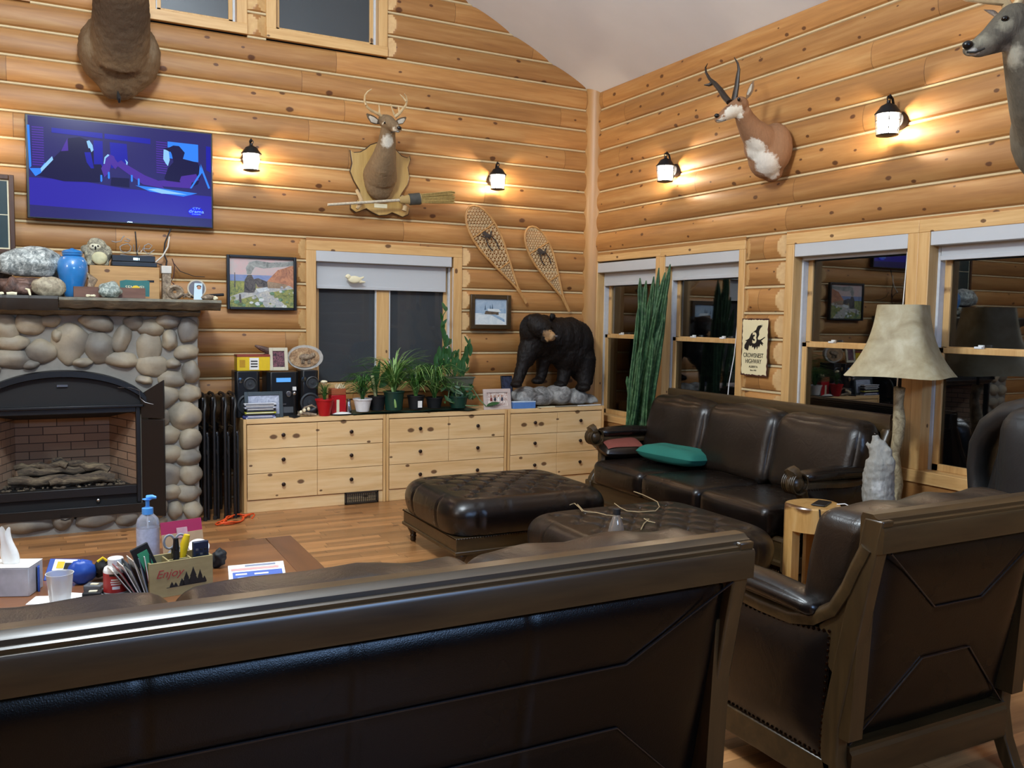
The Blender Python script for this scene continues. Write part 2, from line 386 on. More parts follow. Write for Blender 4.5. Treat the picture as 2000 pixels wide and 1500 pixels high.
OB = [(-3.01, -1.505, .93, 2.29), (-4.30, -3.50, 3.97, 6), (-3.345, -2.265, 3.97, 6), (-5.9, -5.1, 4.02, 6)]
OR = [(.085, 2.313, .60, 2.29), (2.759, 5.07, .60, 2.29), (5.5, 7.4, .6, 2.29)]
logwall('wall_back', PB, RX, -.11, 6.0, OB, M_logx, False, 'round')
logwall('wall_right', PR, .11, -RY, 3.8, OR, M_logy, 'round', False)
struct(MB().lathe([(.14, 0), (.14, 3.97)], 32, (0, 0, 0)), 'trim_1', M_post)
struct(MB().bb((RX-.15, RY, 0), (RX, .2, 3.95)), 'wall_left', M_logy)
struct(MB().prism([(RX, 0), (.2, 0), (.2, 3.9), (RID, 6.1), (RX, 3.9)], lambda u, v_, t: V(u, t, v_), RY-.15, RY), 'wall_front', M_carve, smooth=0)

def window(n, P, u0, u1, z0, z1, style='hung', cw=.075, casL=True, casR=True, flip=False, open_bottom=True):
    r = sroot('window_%d' % n, P((u0+u1)/2, z0, 0))
    mu, mz = (M_casx if P is PB else M_casy), M_casz
    def bx(mb, a, b, c, d, e, f, mi=0):   # u range, z range, depth range
        p, q = P(a, c, e), P(b, d, f); mb.bb([min(p[i], q[i]) for i in range(3)], [max(p[i], q[i]) for i in range(3)], mi)
    t = .022+.012
    mb = MB(); cl = cw if casL else .022; cr = cw if casR else .022
    for (a, b) in ((u0, u0+cl), (u1-cr, u1)): bx(mb, a, b, z0+cw, z1-cw, .0, t)
    build(mb, 'casing', mz, r, bevel=.004)
    mb = MB(); bx(mb, u0, u1, z1-cw, z1, 0, t); bx(mb, u0, u1, z0, z0+cw, 0, t+.01); build(mb, 'casing', mu, r, bevel=.004)
    a, b, c, d = u0+cl, u1-cr, z0+cw, z1-cw
    mb = MB()
    for q in ((a-.02, a, c, d), (b, b+.02, c, d), (a, b, d, d+.02), (a, b, c-.02, c)): bx(mb, *q, -.17, .005)
    build(mb, 'jamb', mz, r)
    D = -.085
    mb = MB()    # vinyl tracks
    for q in ((a, a+.018, c, d), (b-.018, b, c, d)): bx(mb, *q, D-.05, D+.03)
    build(mb, 'track', M_vinyl, r)
    fw = .045
    if style == 'hung':
        zm = 1.462
        for nm, lo, hi, dd in (('sash', zm-.02, d, D-.035), ('sash', c, zm+.018, D)):
            mb = MB()
            for q in ((a+.018, a+.018+fw, lo, hi), (b-.018-fw, b-.018, lo, hi), (a+.018, b-.018, hi-.036, hi), (a+.018, b-.018, lo, lo+(.036 if nm == 'x' else fw))): bx(mb, *q, dd-.015, dd+.017)
            s_ = build(mb, 'sash', M_casz, r, bevel=.003)
            mb = MB(); bx(mb, a+.018+fw, b-.018-fw, lo+.03, hi-.03, dd-.003, dd+.003); build(mb, 'pane', M_glass, s_, smooth=0)
        for q in (.3, .7):
            uu = a+(b-a)*q; mb = MB(); bx(mb, uu-.025, uu+.025, zm+.018, zm+.032, D-.01, D+.02); bx(mb, uu-.004, uu+.03, zm+.03, zm+.042, D-.005, D+.012); build(mb, 'sash_lock', M_white, r, bevel=.002)
    elif style == 'slider':
        um = (a+b)/2-.008; mb = MB(); bx(mb, um-.062, um+.062, c, d, D-.045, D+.012); bx(mb, a+.018, a+.055, c, d, D-.03, D); bx(mb, b-.055, b-.018, c, d, D-.03, D); build(mb, 'mullion', M_casz, r, bevel=.003)
        mb = MB()
        for q in (um-.072, um+.062): bx(mb, q, q+.011, c, d, D-.03, D+.01)
        build(mb, 'track', M_vinyl, r)
        for a2, b2 in ((a+.05, um-.06), (um+.06, b-.05)):
            mb = MB(); bx(mb, a2, b2, c+.01, d-.01, D-.023, D-.017); build(mb, 'pane', M_screenglass, r, smooth=0)
    else:
        mb = MB(); 
        for q in ((a, a+.05, c, d), (b-.05, b, c, d), (a, b, c, c+.05)): bx(mb, *q, D-.03, D+.01)
        build(mb, 'sash', M_casz, r, bevel=.003)
        mb = MB(); bx(mb, a+.045, b-.045, c+.045, d, D-.013, D-.007); build(mb, 'pane', M_upglass, r, smooth=0)
    return r, a, b, c, d
M_upglass = NT('upper_window_glass').col('#3a4044', .12, spec=.8)
window(1, PB, -3.01, -1.505, .93, 2.29, 'slider', .088)
window(2, PR, .075, 1.19, .60, 2.285, 'hung', .065)
window(3, PR, 1.19, 2.313, .60, 2.285, 'hung', .072)
window(4, PR, 2.759, 3.916, .60, 2.297, 'hung', .082)
window(5, PR, 3.916, 5.07, .60, 2.297, 'hung', .082)
window(6, PB, -4.30, -3.50, 3.97, 5.4, 'fixed', .085)
window(7, PB, -3.345, -2.265, 3.97, 5.2, 'fixed', .085)
window(8, PR, 5.5, 6.45, .60, 2.297, 'hung', .082); window(9, PR, 6.45, 7.4, .60, 2.297, 'hung', .082)
window(10, PB, -5.9, -5.1, 4.02, 5.4, 'fixed', .085)
for q, pan in ((-1.9, 0), (-2.7, 0)): pass
def blind(P, u0, u1, zt, zc, zb, label, bar=.025):
    r = thing('roller_blind', label, 'blind', P((u0+u1)/2, zb, 0), 0, 'roller blinds at the windows')
    def bx(mb, a, b, c, d, e, f):
        p, q = P(a, c, e), P(b, d, f); mb.bb([min(p[i], q[i]) for i in range(3)], [max(p[i], q[i]) for i in range(3)])
    mb = MB(); bx(mb, u0, u1, zc, zt, -.075, .03); build(mb, 'cassette', M_blind, r, bevel=.004)
    if zb < zc-.01:
        mb = MB(); bx(mb, u0+.025, u1-.03, zb, zc, -.05, -.046); build(mb, 'fabric', M_blind, r)
        mb = MB(); bx(mb, u0+.025, u1-.03, zb-.005, zb+bar, -.056, -.04); build(mb, 'bottom_bar', M_blind, r, bevel=.003)
    return r
blind(PB, -2.922, -1.612, 2.208, 2.108, 1.875, 'grey roller blind half down over the window behind the potted plants')
blind(PR, .14, 1.122, 2.205, 2.108, 1.98, 'short grey roller blind on the narrow window nearest the room corner')
blind(PR, 1.265, 2.242, 2.21, 2.118, 2.0, 'grey roller blind above the window directly left of the crow sign')
blind(PR, 2.843, 3.832, 2.222, 2.12, 2.10, 'fully raised grey roller blind above the floor lamp shade')
blind(PR, 4.0, 4.985, 2.225, 2.128, 2.04, 'grey roller blind on the rightmost window')
def cord(P, pts, r_, lab):
    return solo(MB().tube([P(*p) for p in pts], r_, 6), 'blind_cord', M_white, lab, 'cord', 'blind cords')
cord(PR, [(2.225, 2.1, .01), (2.225, 1.6, .012), (2.21, 1.35, .02), (2.17, 1.12, .03), (2.165, 1.0, .035), (2.19, .97, .035), (2.215, 1.0, .03)], .004, 'white blind cord hanging beside the crow sign')
cord(PR, [(3.82, 2.1, .012), (3.80, 1.6, .015), (3.79, 1.0, .02), (3.79, .9, .02)], .004, 'white blind cord hanging behind the floor lamp')
cord(PB, [(-1.60, 2.1, .03), (-1.60, 1.5, .03), (-1.60, .98, .03)], .003, 'white blind cord at the right jamb of the window behind the plants')
# ------------------------------------------------------------ dressers along the back wall
def dresser(x0, x1, rows, label, plinth=True):
    W = x1-x0; t = thing('dresser', label, 'dresser', ((x0+x1)/2, -.26, 0), 0, 'pine dressers along the back wall')
    yb, yf = -.075, -.5; zt = .775
    mb = MB(); mb.bb((x0, yf, 0), (x0+.024, yb, zt)); mb.bb((x1-.024, yf, 0), (x1, yb, zt)); mb.bb((x0+.024, yf+.02, .1), (x1-.024, yb, .12)); mb.bb((x0+.024, yb-.01, .1), (x1-.024, yb, zt))
    build(mb, 'carcass', M_pinez, t, bevel=.003)
    build(MB().bb((x0+.0245, yf, zt-.04), (x1-.0245, yb, zt)), 'top', M_pine, t, bevel=.003)
    build(MB().bb((x0+.0245, yf+.015, 0), (x1-.0245, yf+.033, .1)), 'plinth', M_pine, t, bevel=.002)
    inner0, inner1 = x0+.028, x1-.028
    for za, zb, n_ in rows:
        for i in range(n_):
            a = inner0+(inner1-inner0)*i/n_+.0015; b = inner0+(inner1-inner0)*(i+1)/n_-.0015
            d = build(MB().bb((a, yf+.002, za+.002), (b, yf+.02, zb-.002)), 'drawer', M_pine, t, bevel=.002)
            ks = [(a+b)/2] if n_ > 1 else [a+(b-a)*.25, a+(b-a)*.75]
            for kx in ks:
                kz = za+(zb-za)*.55
                M_ = Matrix.Translation((kx, yf+.002, kz)) @ Matrix.Rotation(R(90), 4, 'X')
                build(MB().lathe([(.007, 0), (.007, .012), (.016, .018), (.017, .026), (.010, .031)], 14, M=M_), 'knob', M_knob, d)
    return t
dresser(-3.645, -2.43, [(.525, .73, 2), (.322, .525, 2), (.105, .322, 2)], 'pine dresser with six drawers, farthest left, beside the folded black chairs')
dresser(-2.426, -1.236, [(.522, .73, 2), (.322, .522, 2), (.105, .322, 1)], 'middle pine dresser under the potted plants, wide bottom drawer')
dresser(-1.226, -.15, [(.53, .73, 2), (.335, .53, 2), (.105, .335, 2)], 'pine dresser in the corner under the black bear')
# floor register set in the plinth
t = thing('floor_vent', 'dark grilled heat vent at the foot of the left dresser', 'vent', (-2.64, -.505, .005))
mb = MB(); x0, x1, z0, z1, y = -2.80, -2.50, .006, .106, -.497
for a in ((x0, z0, x1, z0+.012), (x0, z1-.012, x1, z1), (x0, z0, x0+.012, z1), (x1-.012, z0, x1, z1)): mb.bb((a[0], y-.012, a[1]), (a[2], y+.008, a[3]))
build(mb, 'vent_frame', plain('brown_vent', '#3b322b', .5, .4), t)
mb = MB()
for i in range(16): mb.box((x0+.02+i*.0173, y, (z0+z1)/2), (.004, .012, z1-z0-.02))
for q in (.35, .65): mb.bb((x0+.01, y-.006, z0+(z1-z0)*q), (x1-.01, y, z0+(z1-z0)*q+.004))
build(mb, 'grille', plain('brown_vent', '#3b322b', .5, .4), t)

# ------------------------------------------------------------ leather seating with walnut frames
def rbox(mb, x0, x1, y0, y1, z0, z1, r, amp=0, seed=0, n=14, puff=0, mi=0, fn=None):
    """soft cushion: rounded box made from a warped sphere-cube"""
    cx, cy, cz = (x0+x1)/2, (y0+y1)/2, (z0+z1)/2; hx, hy, hz = (x1-x0)/2, (y1-y0)/2, (z1-z0)/2
    faces = [((1, 0, 0), (0, 1, 0), (0, 0, 1)), ((-1, 0, 0), (0, 0, 1), (0, 1, 0)), ((0, 1, 0), (0, 0, 1), (1, 0, 0)), ((0, -1, 0), (1, 0, 0), (0, 0, 1)), ((0, 0, 1), (1, 0, 0), (0, 1, 0)), ((0, 0, -1), (0, 1, 0), (1, 0, 0))]
    idx = {}; P = []; F = []
    def s(t): return sin(t*pi/2)**1 if 1 else t
    for d, a, b in faces:
        d, a, b = Vector(d), Vector(a), Vector(b); g = []
        for i in range(n+1):
            row = []
            for j in range(n+1):
                u, v_ = -1+2*i/n, -1+2*j/n; u = sin(u*pi/2); v_ = sin(v_*pi/2)
                q = d+a*u+b*v_; key = (round(q.x, 4), round(q.y, 4), round(q.z, 4))
                if key not in idx:
                    p = Vector((q.x*hx, q.y*hy, q.z*hz))
                    core = Vector((max(-hx+r, min(hx-r, p.x)), max(-hy+r, min(hy-r, p.y)), max(-hz+r, min(hz-r, p.z))))
                    dd = p-core
                    if dd.length > 1e-9: p = core+dd.normalized()*min(r, dd.length) if dd.length > r else p
                    if puff:
                        k = (1-q.x**2)*(1-q.y**2)+(1-q.y**2)*(1-q.z**2)+(1-q.x**2)*(1-q.z**2); nn = Vector((q.x*abs(q.x), q.y*abs(q.y), q.z*abs(q.z))).normalized(); p += nn*puff*min(1, k)
                    if amp: p *= 1+amp*mnoise.noise(p*5+Vector((seed, seed*2, 0)))
                    p += Vector((cx, cy, cz))
                    if fn: p = fn(p)
                    idx[key] = len(P); P.append(p)
                row.append(idx[key])
            g.append(row)
        for i in range(n):
            for j in range(n): F.append((g[i][j], g[i+1][j], g[i+1][j+1], g[i][j+1]))
    return mb.add(P, F, mi)
M_pipe = plain('panel_piping', '#1a191b', .22)
def lean(z): return .135*(1.04-z)/.71      # the back's rear face moves forward going down
def sofa(name, label, cat, loc, rot, W, seats, group=None, arms=True, tuft='none', long=False):
    t = thing(name, label, cat, loc, rot, group); h = W/2; B = lambda mb, nm, mt, **k: build(mb, nm, mt, t, world=False, **k)
    # top rail with stepped mouldings, local: x along, y forward (0 = rear face at top), z up
    def rail(mb, prof, x0, x1): return mb.loft([[V(x, y, z) for y, z in prof] for x in (x0, x1)])
    prof = [(.018, .925), (0, .93), (-.004, 1.0), (.000, 1.008), (.006, 1.010), (.006, 1.018), (.016, 1.022), (.018, 1.032), (.030, 1.036), (.040, 1.044), (.078, 1.044), (.085, 1.03), (.085, .925)]
    B(rail(MB(), prof, -h+.002, h-.002), 'top_rail', M_carve, smooth=30)
    for sx in (-1, 1):
        x0, x1 = sx*h, sx*(h-.052)
        ys = [(1.03, 0), (.8, lean(.8)), (.55, lean(.55)), (.33, lean(.33)), (.22, .137), (.12, .118), (.04, .085), (0, .058)]
        B(MB().loft([[V(min(x0, x1), y, z), V(max(x0, x1), y, z), V(max(x0, x1), y+(.07 if z > .2 else .055), z), V(min(x0, x1), y+(.07 if z > .2 else .055), z)] for z, y in ys]), 'back_post', M_carvez, smooth=30, bevel=.006)
    B(rail(MB(), [(.128, .125), (.122, .135), (.118, .235), (.128, .245), (.128, .258), (.18, .258), (.18, .125)], -h+.05, h-.05), 'bottom_rail', M_carve, smooth=30)
    # outside-back leather panel with stitched seams
    x0, x1, z0, z1 = -h+.05, h-.05, .25, .932; W2 = x1-x0
    sa, sb = (.30, .215) if long else (.32, .26)
    segs = []
    zu, zl = z0+(z1-z0)*(.71 if long else .67), z0+(z1-z0)*(.44 if long else .40)
    du = .33 if long else .28
    segs += [((x0+du, zu), (x1-du, zu)), ((x0+du, zl), (x1-du, zl)), ((x0+.01, z1-.01), (x0+du, zu)), ((x1-.01, z1-.01), (x1-du, zu)), ((x0+.01, z0+.01), (x0+du, zl)), ((x1-.01, z0+.01), (x1-du, zl))]
    vert = [x0+W2*q for q in ((.293, .5, .707) if long else ())]
    def dseg(x, z, a, b):
        ax, az = a; bx_, bz = b; dx, dz = bx_-ax, bz-az; tt = max(0, min(1, ((x-ax)*dx+(z-az)*dz)/(dx*dx+dz*dz))); return math.hypot(x-ax-tt*dx, z-az-tt*dz)
    nu, nv = (150 if long else 80), 60
    def pf(u, v_):
        x, z = x0+W2*u, z0+(z1-z0)*v_
        e = min(u*W2, (1-u)*W2, v_*(z1-z0), (1-v_)*(z1-z0)); bul = .040*(1-math.exp(-(e/.042)**1.3))
        d = min(dseg(x, z, a, b) for a, b in segs); g = .0045*math.exp(-(d/.009)**2)
        gv = 0
        for xv in vert: gv = max(gv, .004*math.exp(-((x-xv)/.006)**2))
        return V(x, lean(z)+.032-bul+max(g, gv)+.002*mnoise.noise(Vector((x*3, z*3, 0))), z)
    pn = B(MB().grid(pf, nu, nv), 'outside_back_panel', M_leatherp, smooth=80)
    mb = MB()
    for a, b in segs:
        mb = MB(); mb.tube([(a[0]+(b[0]-a[0])*q/10, lean(a[1]+(b[1]-a[1])*q/10)-.0085, a[1]+(b[1]-a[1])*q/10) for q in range(11)], .0032, 6)
        build(mb, 'piping', M_pipe, pn, world=False)
    # seat base and front rail
    D = .93
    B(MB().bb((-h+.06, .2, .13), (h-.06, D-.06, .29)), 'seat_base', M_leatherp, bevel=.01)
    B(rail(MB(), [(D-.075, .12), (D-.075, .30), (D-.05, .30), (D-.035, .28), (D-.045, .27), (D-.045, .16), (D-.03, .15), (D-.035, .125)], -h+.05, h-.05), 'front_rail', M_carve, smooth=30)
    if long:   # carved scrollwork in the middle of the front rail
        mb = MB(); random.seed(5)
        for i in range(44):
            u = (i-22)/22; x = u*.42; hh = .05*(1-abs(u)**1.5)+.012
            mb.ell((x, D-.04, .22+random.uniform(-1, 1)*hh*.7), (.014, .010, .011), (0, random.uniform(-1, 1), 0), 8, 6)
        for s_ in (-1, 1):
            mb.tube([(s_*(.05+.35*q/14), D-.038, .215+.035*sin(q*.9)*(1-q/18)) for q in range(15)], [.010*(1-q/20) for q in range(15)], 7)
        B(mb, 'carving', M_carve)
    a0 = h-.16 if arms else h-.06
    cw = 2*a0/seats
    for i in range(seats):
        xa, xb = -a0+cw*i+.004, -a0+cw*(i+1)-.004
        B(rbox(MB(), xa, xb, .27, D+.03, .285, .485, .055, .02, i+2, 16, .014), 'seat_cushion', M_leather, smooth=80)
        xa, xb = (-h+.03)+(W-.06)/seats*i+.003, (-h+.03)+(W-.06)/seats*(i+1)-.003
        def fb(p): return V(p.x, p.y-(p.z-.75)*.22, p.z+.004*sin(p.x*23+i)+.01*mnoise.noise(Vector((p.x*6, i, 0))))
        hgt = .985 if rot else (1.016 if seats > 1 else 1.02)
        B(rbox(MB(), xa, xb, .13, .36, .47, hgt, .085 if rot else .06, .03, i+5, 18, .022 if rot else .012, fn=fb), 'back_cushion', M_leatherw, smooth=80)
    # arms: side panel, swooping wooden rail, padded top, carved scroll
    for sx in (-1, 1):
        xo, xi = sx*(h-.0), sx*(h-.07); lo, hi = min(xo, xi), max(xo, xi)
        sw = [(.085, .95), (.125, .87), (.155, .80), (.20, .725), (.27, .678), (.36, .655), (.50, .655), (.64, .665), (.76, .672), (.84, .668)]
        n_ = len(sw); rings = []
        for k, (y, z) in enumerate(sw):
            ty, tz = (sw[min(k+1, n_-1)][0]-sw[max(k-1, 0)][0], sw[min(k+1, n_-1)][1]-sw[max(k-1, 0)][1]); L_ = math.hypot(ty, tz); ny, nz = -tz/L_, ty/L_
            th = .05
            rings.append([V(lo-.004, y-ny*th, z-nz*th), V(lo-.010, y-ny*.5*th, z-nz*.5*th), V(lo-.004, y-ny*.012, z-nz*.012), V(lo+.012, y, z), V(hi-.012, y, z), V(hi+.004, y-ny*.012, z-nz*.012), V(hi+.010, y-ny*.5*th, z-nz*.5*th), V(hi+.004, y-ny*th, z-nz*th)])
        am = B(MB().loft(rings), 'arm_rail', M_carve, smooth=45)
        # rear fillet filling the triangle between post and swoop
        B(MB().prism([(.06, .30), (.06, .80), (.10, .80), (.15, .70), (.22, .64), (.22, .56), (.16, .50), (.155, .30)], lambda u, v_, tt: V(tt, u+.035*(1 if v_ < .5 else .3), v_), lo+.004, hi-.004), 'arm_bracket', M_carvez, smooth=30)
        # side panel with nailheads
        py0, py1, pz0, pz1 = .20, .80, .205, .61
        def top(v): return pz1+.03*((v-.5)*2)**2*(1 if v < .5 else .3)
        xs = xo-sx*.006
        def sp(u, v_):
            y = py0-.02*v_+(py1-py0+.02*v_)*u; z = pz0+(top(u)-pz0)*v_; e = min(u*.6, (1-u)*.6, v_*.4, (1-v_)*.4)
            return V(xs+sx*.028*(1-math.exp(-(e/.05)**1.3)), y, z)
        B(MB().grid(sp, 24, 20), 'arm_side_panel', M_leather, smooth=80)
        mb = MB()
        per = [(q/28, 1) for q in range(29)]+[(0, q/20) for q in range(20)]+[(q/28, 0) for q in range(29)]+[(1, q/20) for q in range(20)]
        for u, v_ in per:
            p = sp(max(.0, min(1, u)), v_); mb.ell((p.x+sx*.003, p.y+(.008 if u < .5 else -.008), p.z+(-.008 if v_ > .5 else .008)), (.006, .0065, .0065), None, 6, 4)
        B(mb, 'nailheads', M_nail)
        B(MB().bb((lo, .16, .10), (hi, .84, .20)), 'side_rail', M_carve, bevel=.006)
        # pad
        def fp(p): return V(p.x, p.y, p.z+.012*(1-((p.y-.56)/.3)**2))
        B(rbox(MB(), lo-.03, hi+.03, .25, .80, .655, .715, .028, 0, 0, 10, .012, fn=fp), 'arm_pad', M_leather, smooth=80)
        # scroll at front
        mb = MB(); yc, zc = .84, .655
        pts = []
        for q in range(30):
            a = -pi/2+pi*2.6*q/29*-1; rr = .062-.045*q/29
            pts.append((yc+.02+cos(a+pi)*rr, zc-.005+sin(a+pi)*rr))
        mb.tube([((lo+hi)/2, y, z) for y, z in pts], [.055*(1-.35*q/29) if q < 3 else .018 for q in range(30)], 8, flat=1)
        mb.ell(((lo+hi)/2, yc+.025, zc), (.058, .058, .06), None, 18, 12)
        for q in range(7): mb.tube([((lo+hi)/2-.045+.015*q, yc+.02+.062*cos(a_), zc+.064*sin(a_)) for a_ in [i*pi*2/16 for i in range(16)]], .0055, 5, closed=True)
        B(mb, 'arm_scroll', M_carve, smooth=60)
        # carved front post (leaf) curving down to the foot
        mb = MB(); rings = []
        for q in range(13):
            v_ = q/12; z = .62-.36*v_; y = yc-.02-.075*sin(pi*min(1, v_*1.25))*.9+.05*v_; r_ = .05-.015*sin(pi*v_)
            rings.append([V((lo+hi)/2+cos(a_)*r_*(1.0+.12*cos(6*a_)), y+sin(a_)*r_*.8*(1+.12*cos(6*a_)), z) for a_ in [i*pi*2/24 for i in range(24)]])
        mb.loft(rings)
        B(mb, 'arm_post', M_carvez, smooth=60)
        B(MB().bb((lo-.005, D-.10, .10), (hi+.005, D-.01, .30)), 'corner_block', M_carvez, bevel=.012)
        B(MB().lathe([(.02, 0), (.028, .012), (.030, .03), (.018, .045), (.028, .06), (.036, .085), (.034, .11)], 16, ((lo+hi)/2, D-.055, 0)), 'leg', M_carvez)
    return t
sofa('sofa', 'long dark leather sofa seen from behind in the foreground, dark walnut frame', 'sofa', (-4.407, -5.99, 0), 0, 2.2, 3, long=True)
sofa('armchair', 'dark leather armchair seen from behind at lower right, nailheads on its side', 'armchair', (-2.336, -5.975, 0), 0, .90, 1)
sofa('sofa', 'dark brown leather three seat sofa below the windows, carved walnut arms', 'sofa', (-.165, -2.79, 0), R(90), 2.30, 3, long=True)

def ottoman(label, x0, x1, y0, y1, seed):
    t = thing('ottoman', label, 'ottoman', ((x0+x1)/2, (y0+y1)/2, 0), 0, 'tufted leather ottomans'); random.seed(seed)
    cx, cy = (x0+x1)/2, (y0+y1)/2; hx, hy = (x1-x0)/2, (y1-y0)/2
    tufts = []
    nx_, ny_ = 5, 4
    for i in range(nx_):
        for j in range(ny_): tufts.append((cx+(i-(nx_-1)/2)*hx*1.25/(nx_-1)*1.1, cy+(j-(ny_-1)/2)*hy*1.25/(ny_-1)*1.1))
    for i in range(nx_-1):
        for j in range(ny_-1): tufts.append((cx+(i-(nx_-2)/2)*hx*1.25/(nx_-1)*1.1, cy+(j-(ny_-2)/2)*hy*1.25/(ny_-1)*1.1))
    creases = [(a, b) for k, a in enumerate(tufts) for b in tufts[k+1:] if math.hypot(a[0]-b[0], a[1]-b[1]) < hx*.30]
    z0, z1, r = .205, .465, .10
    n = 72; P = {}; mb = MB()
    def surf(u, v_):     # superellipse cap unrolled: u angle, v from rim centre to top centre
        a = 2*pi*u; c_, s_ = cos(a), sin(a); k = 1/(abs(c_)**7+abs(s_)**7)**(1/7)
        dx, dy = c_*k, s_*k
        if v_ < .4:
            q = v_/.4; ang = -pi/2*.45+(pi/2*.45+pi/2)*q; rad = 1; out = r*(cos(ang)-1); z = (z0+.12)+(.12 if ang > 0 else .12)*sin(ang)+.02
            if ang > 0: z = z0+.14+(z1-z0-.14)*sin(ang)
            else: z = z0+.14+.17*sin(ang)
            x, y = cx+dx*(hx+out), cy+dy*(hy+out)
            sd = 0
            for m_ in range(-3, 4):
                w_ = abs(dy) > .97 and abs(x-cx-m_*hx*.34) or 9; w2 = abs(dx) > .97 and abs(y-cy-m_*hy*.42) or 9
                sd = max(sd, math.exp(-(min(w_, w2)/.008)**2))
            k2 = 1-sd*.012/hx; x, y = cx+(x-cx)*k2, cy+(y-cy)*k2
            return V(x, y, z)
        q = (v_-.4)/.6; f = 1-q; x, y = cx+dx*(hx-r)*f, cy+dy*(hy-r)*f
        z = z1+.018*(1-(dx*f)**2)*(1-(dy*f)**2)
        d = min(math.hypot(x-a_, y-b_) for a_, b_ in tufts); z -= .030*math.exp(-(d/.030)**2)
        dc = 9
        for A_, B_ in creases:
            ex, ey = B_[0]-A_[0], B_[1]-A_[1]; tt = max(0, min(1, ((x-A_[0])*ex+(y-A_[1])*ey)/(ex*ex+ey*ey))); dc = min(dc, math.hypot(x-A_[0]-tt*ex, y-A_[1]-tt*ey))
        z -= .012*math.exp(-(dc/.010)**2)
        return V(x, y, z)
    build(mb.grid(surf, 220, 64), 'cushion', M_leatherw if seed > 1 else M_leather, t, smooth=80)
    for a_, b_ in tufts: build(MB().ell((a_, b_, z1-.014), (.011, .011, .006), None, 10, 6), 'tuft_button', M_leather, t)
    mb = MB()
    mb.bb((x0+.035, y0+.035, .125), (x1-.035, y1-.035, .225)); mb.bb((x0+.026, y0+.026, .115), (x1-.026, y1-.026, .14))
    build(mb, 'base', M_carve, t, bevel=.005)
    mb = MB()
    for q in range(60):
        for yy in (y0+.028, y1-.028): mb.ell((x0+.04+(x1-x0-.08)*q/59, yy, .222), (.004, .004, .004), None, 6, 4)
        for xx in (x0+.028, x1-.028): mb.ell((xx, y0+.04+(y1-y0-.08)*q/59, .222), (.004, .004, .004), None, 6, 4)
    build(mb, 'nailheads', M_nail, t)
    for a_ in (x0+.09, x1-.09):
        for b_ in (y0+.09, y1-.09):
            build(MB().lathe([(.016, 0), (.022, .008), (.020, .03), (.024, .034), (.024, .042), (.020, .05), (.030, .075), (.042, .098), (.040, .11), (.036, .115), (.042, .122), (.042, .135)], 18, (a_, b_, 0)), 'leg', M_carvez, t)
    return t
ottoman('square tufted black leather ottoman on turned legs, nearer the dressers', -2.79, -1.58, -2.80, -1.78, 1)
ottoman('tufted brown leather ottoman behind the foreground sofa, tangled string on top', -2.54, -1.36, -4.20, -3.17, 2)
# ------------------------------------------------------------ wall lanterns
M_lglass = NT('lantern_glass')
def _lg():
    n = M_lglass; n.n.remove(n.b); tr = n.N('ShaderNodeBsdfTransparent'); e = n.N('ShaderNodeEmission', {'Color': (1, .93, .80, 1), 'Strength': 40})
    mx = n.N('ShaderNodeMixShader', {0: .35, 1: tr.outputs[0], 2: e.outputs[0]}); n.t.links.new(mx.outputs[0], n.out.inputs[0]); return n.mat
M_lglass = _lg(); M_iron = plain('lantern_iron', '#2b2a2c', .45, .7)
def lantern(P, u, z, label):
    """P(u, z, d) wall mapping; z = middle of the glass"""
    c = P(u, z, .16); t = thing('wall_lantern', label, 'wall light', P(u, z, 0), 0, 'wall lanterns')
    mb = MB(); 
    mb.tube([P(u, z+.035, .04), P(u, z+.035, .075)], [.062, .05], 20)
    build(mb, 'wall_plate', M_iron, t)
    mb = MB(); mb.tube([P(u, z+.035, .07), P(u, z+.09, .10), P(u, z+.165, .125), P(u, z+.185, .15), P(u, z+.165, .16)], .008, 8)
    mb.tube([P(u, z+.03, .07), P(u, z-.02, .085), P(u, z-.035, .07), P(u, z-.02, .062)], .006, 6)
    build(mb, 'arm', M_iron, t)
    build(MB().lathe([(.080, .062), (.084, .066), (.060, .095), (.048, .115), (.022, .128), (.012, .135), (.012, .15)], 20, c), 'roof', M_iron, t)
    mb = MB(); mb.tube([c+V(cos(a)*.016, 0, .163+sin(a)*.016) for a in [i*pi/6 for i in range(12)]], .0035, 5, closed=True); build(mb, 'hanging_ring', M_iron, t)
    mb = MB()
    for i in range(4):
        a = pi/4+i*pi/2; mb.tube([c+V(cos(a)*.078, sin(a)*.078, .064), c+V(cos(a)*.066, sin(a)*.066, -.070)], .003, 5)
    for rr, zz in ((.079, .062), (.067, -.070), (.074, .02)): mb.tube([c+V(cos(a)*rr, sin(a)*rr, zz) for a in [i*pi/12 for i in range(24)]], .0028, 5, closed=True)
    mb.lathe([(.02, -.084), (.068, -.074), (.068, -.070)], 18, c)
    build(mb, 'cage', M_iron, t)
    mb = MB(); P_ = [(.056, -.068), (.066, .02), (.066, .060)]
    mb.loft([[c+V(cos(2*pi*k/24)*r_, sin(2*pi*k/24)*r_, zz) for k in range(24)] for r_, zz in P_], cap=False); build(mb, 'glass', M_lglass, t)
    build(MB().ell(c+V(0, 0, -.005), (.022, .022, .032), None, 12, 8), 'bulb', emis('lantern_bulb', (1, .85, .6), 60), t)
    l = lamp('lantern_light', 'POINT', c+V(0, 0, -.01), 80, (1, .80, .55), .028); l.parent = t; l.location = c+V(0, 0, -.01)-t.location
    return t
lantern(PB, -3.50, 2.90, 'lit wall lantern just right of the television')
lantern(PB, -1.20, 2.93, 'lit wall lantern between the deer mount and the room corner')
lantern(PB, -5.66, 2.93, 'lit wall lantern left of the television')
lantern(PR, 1.40, 2.93, 'lit wall lantern left of the pronghorn mount, nearest the room corner')
lantern(PR, 3.74, 2.92, 'lit wall lantern on the right wall above the third window')

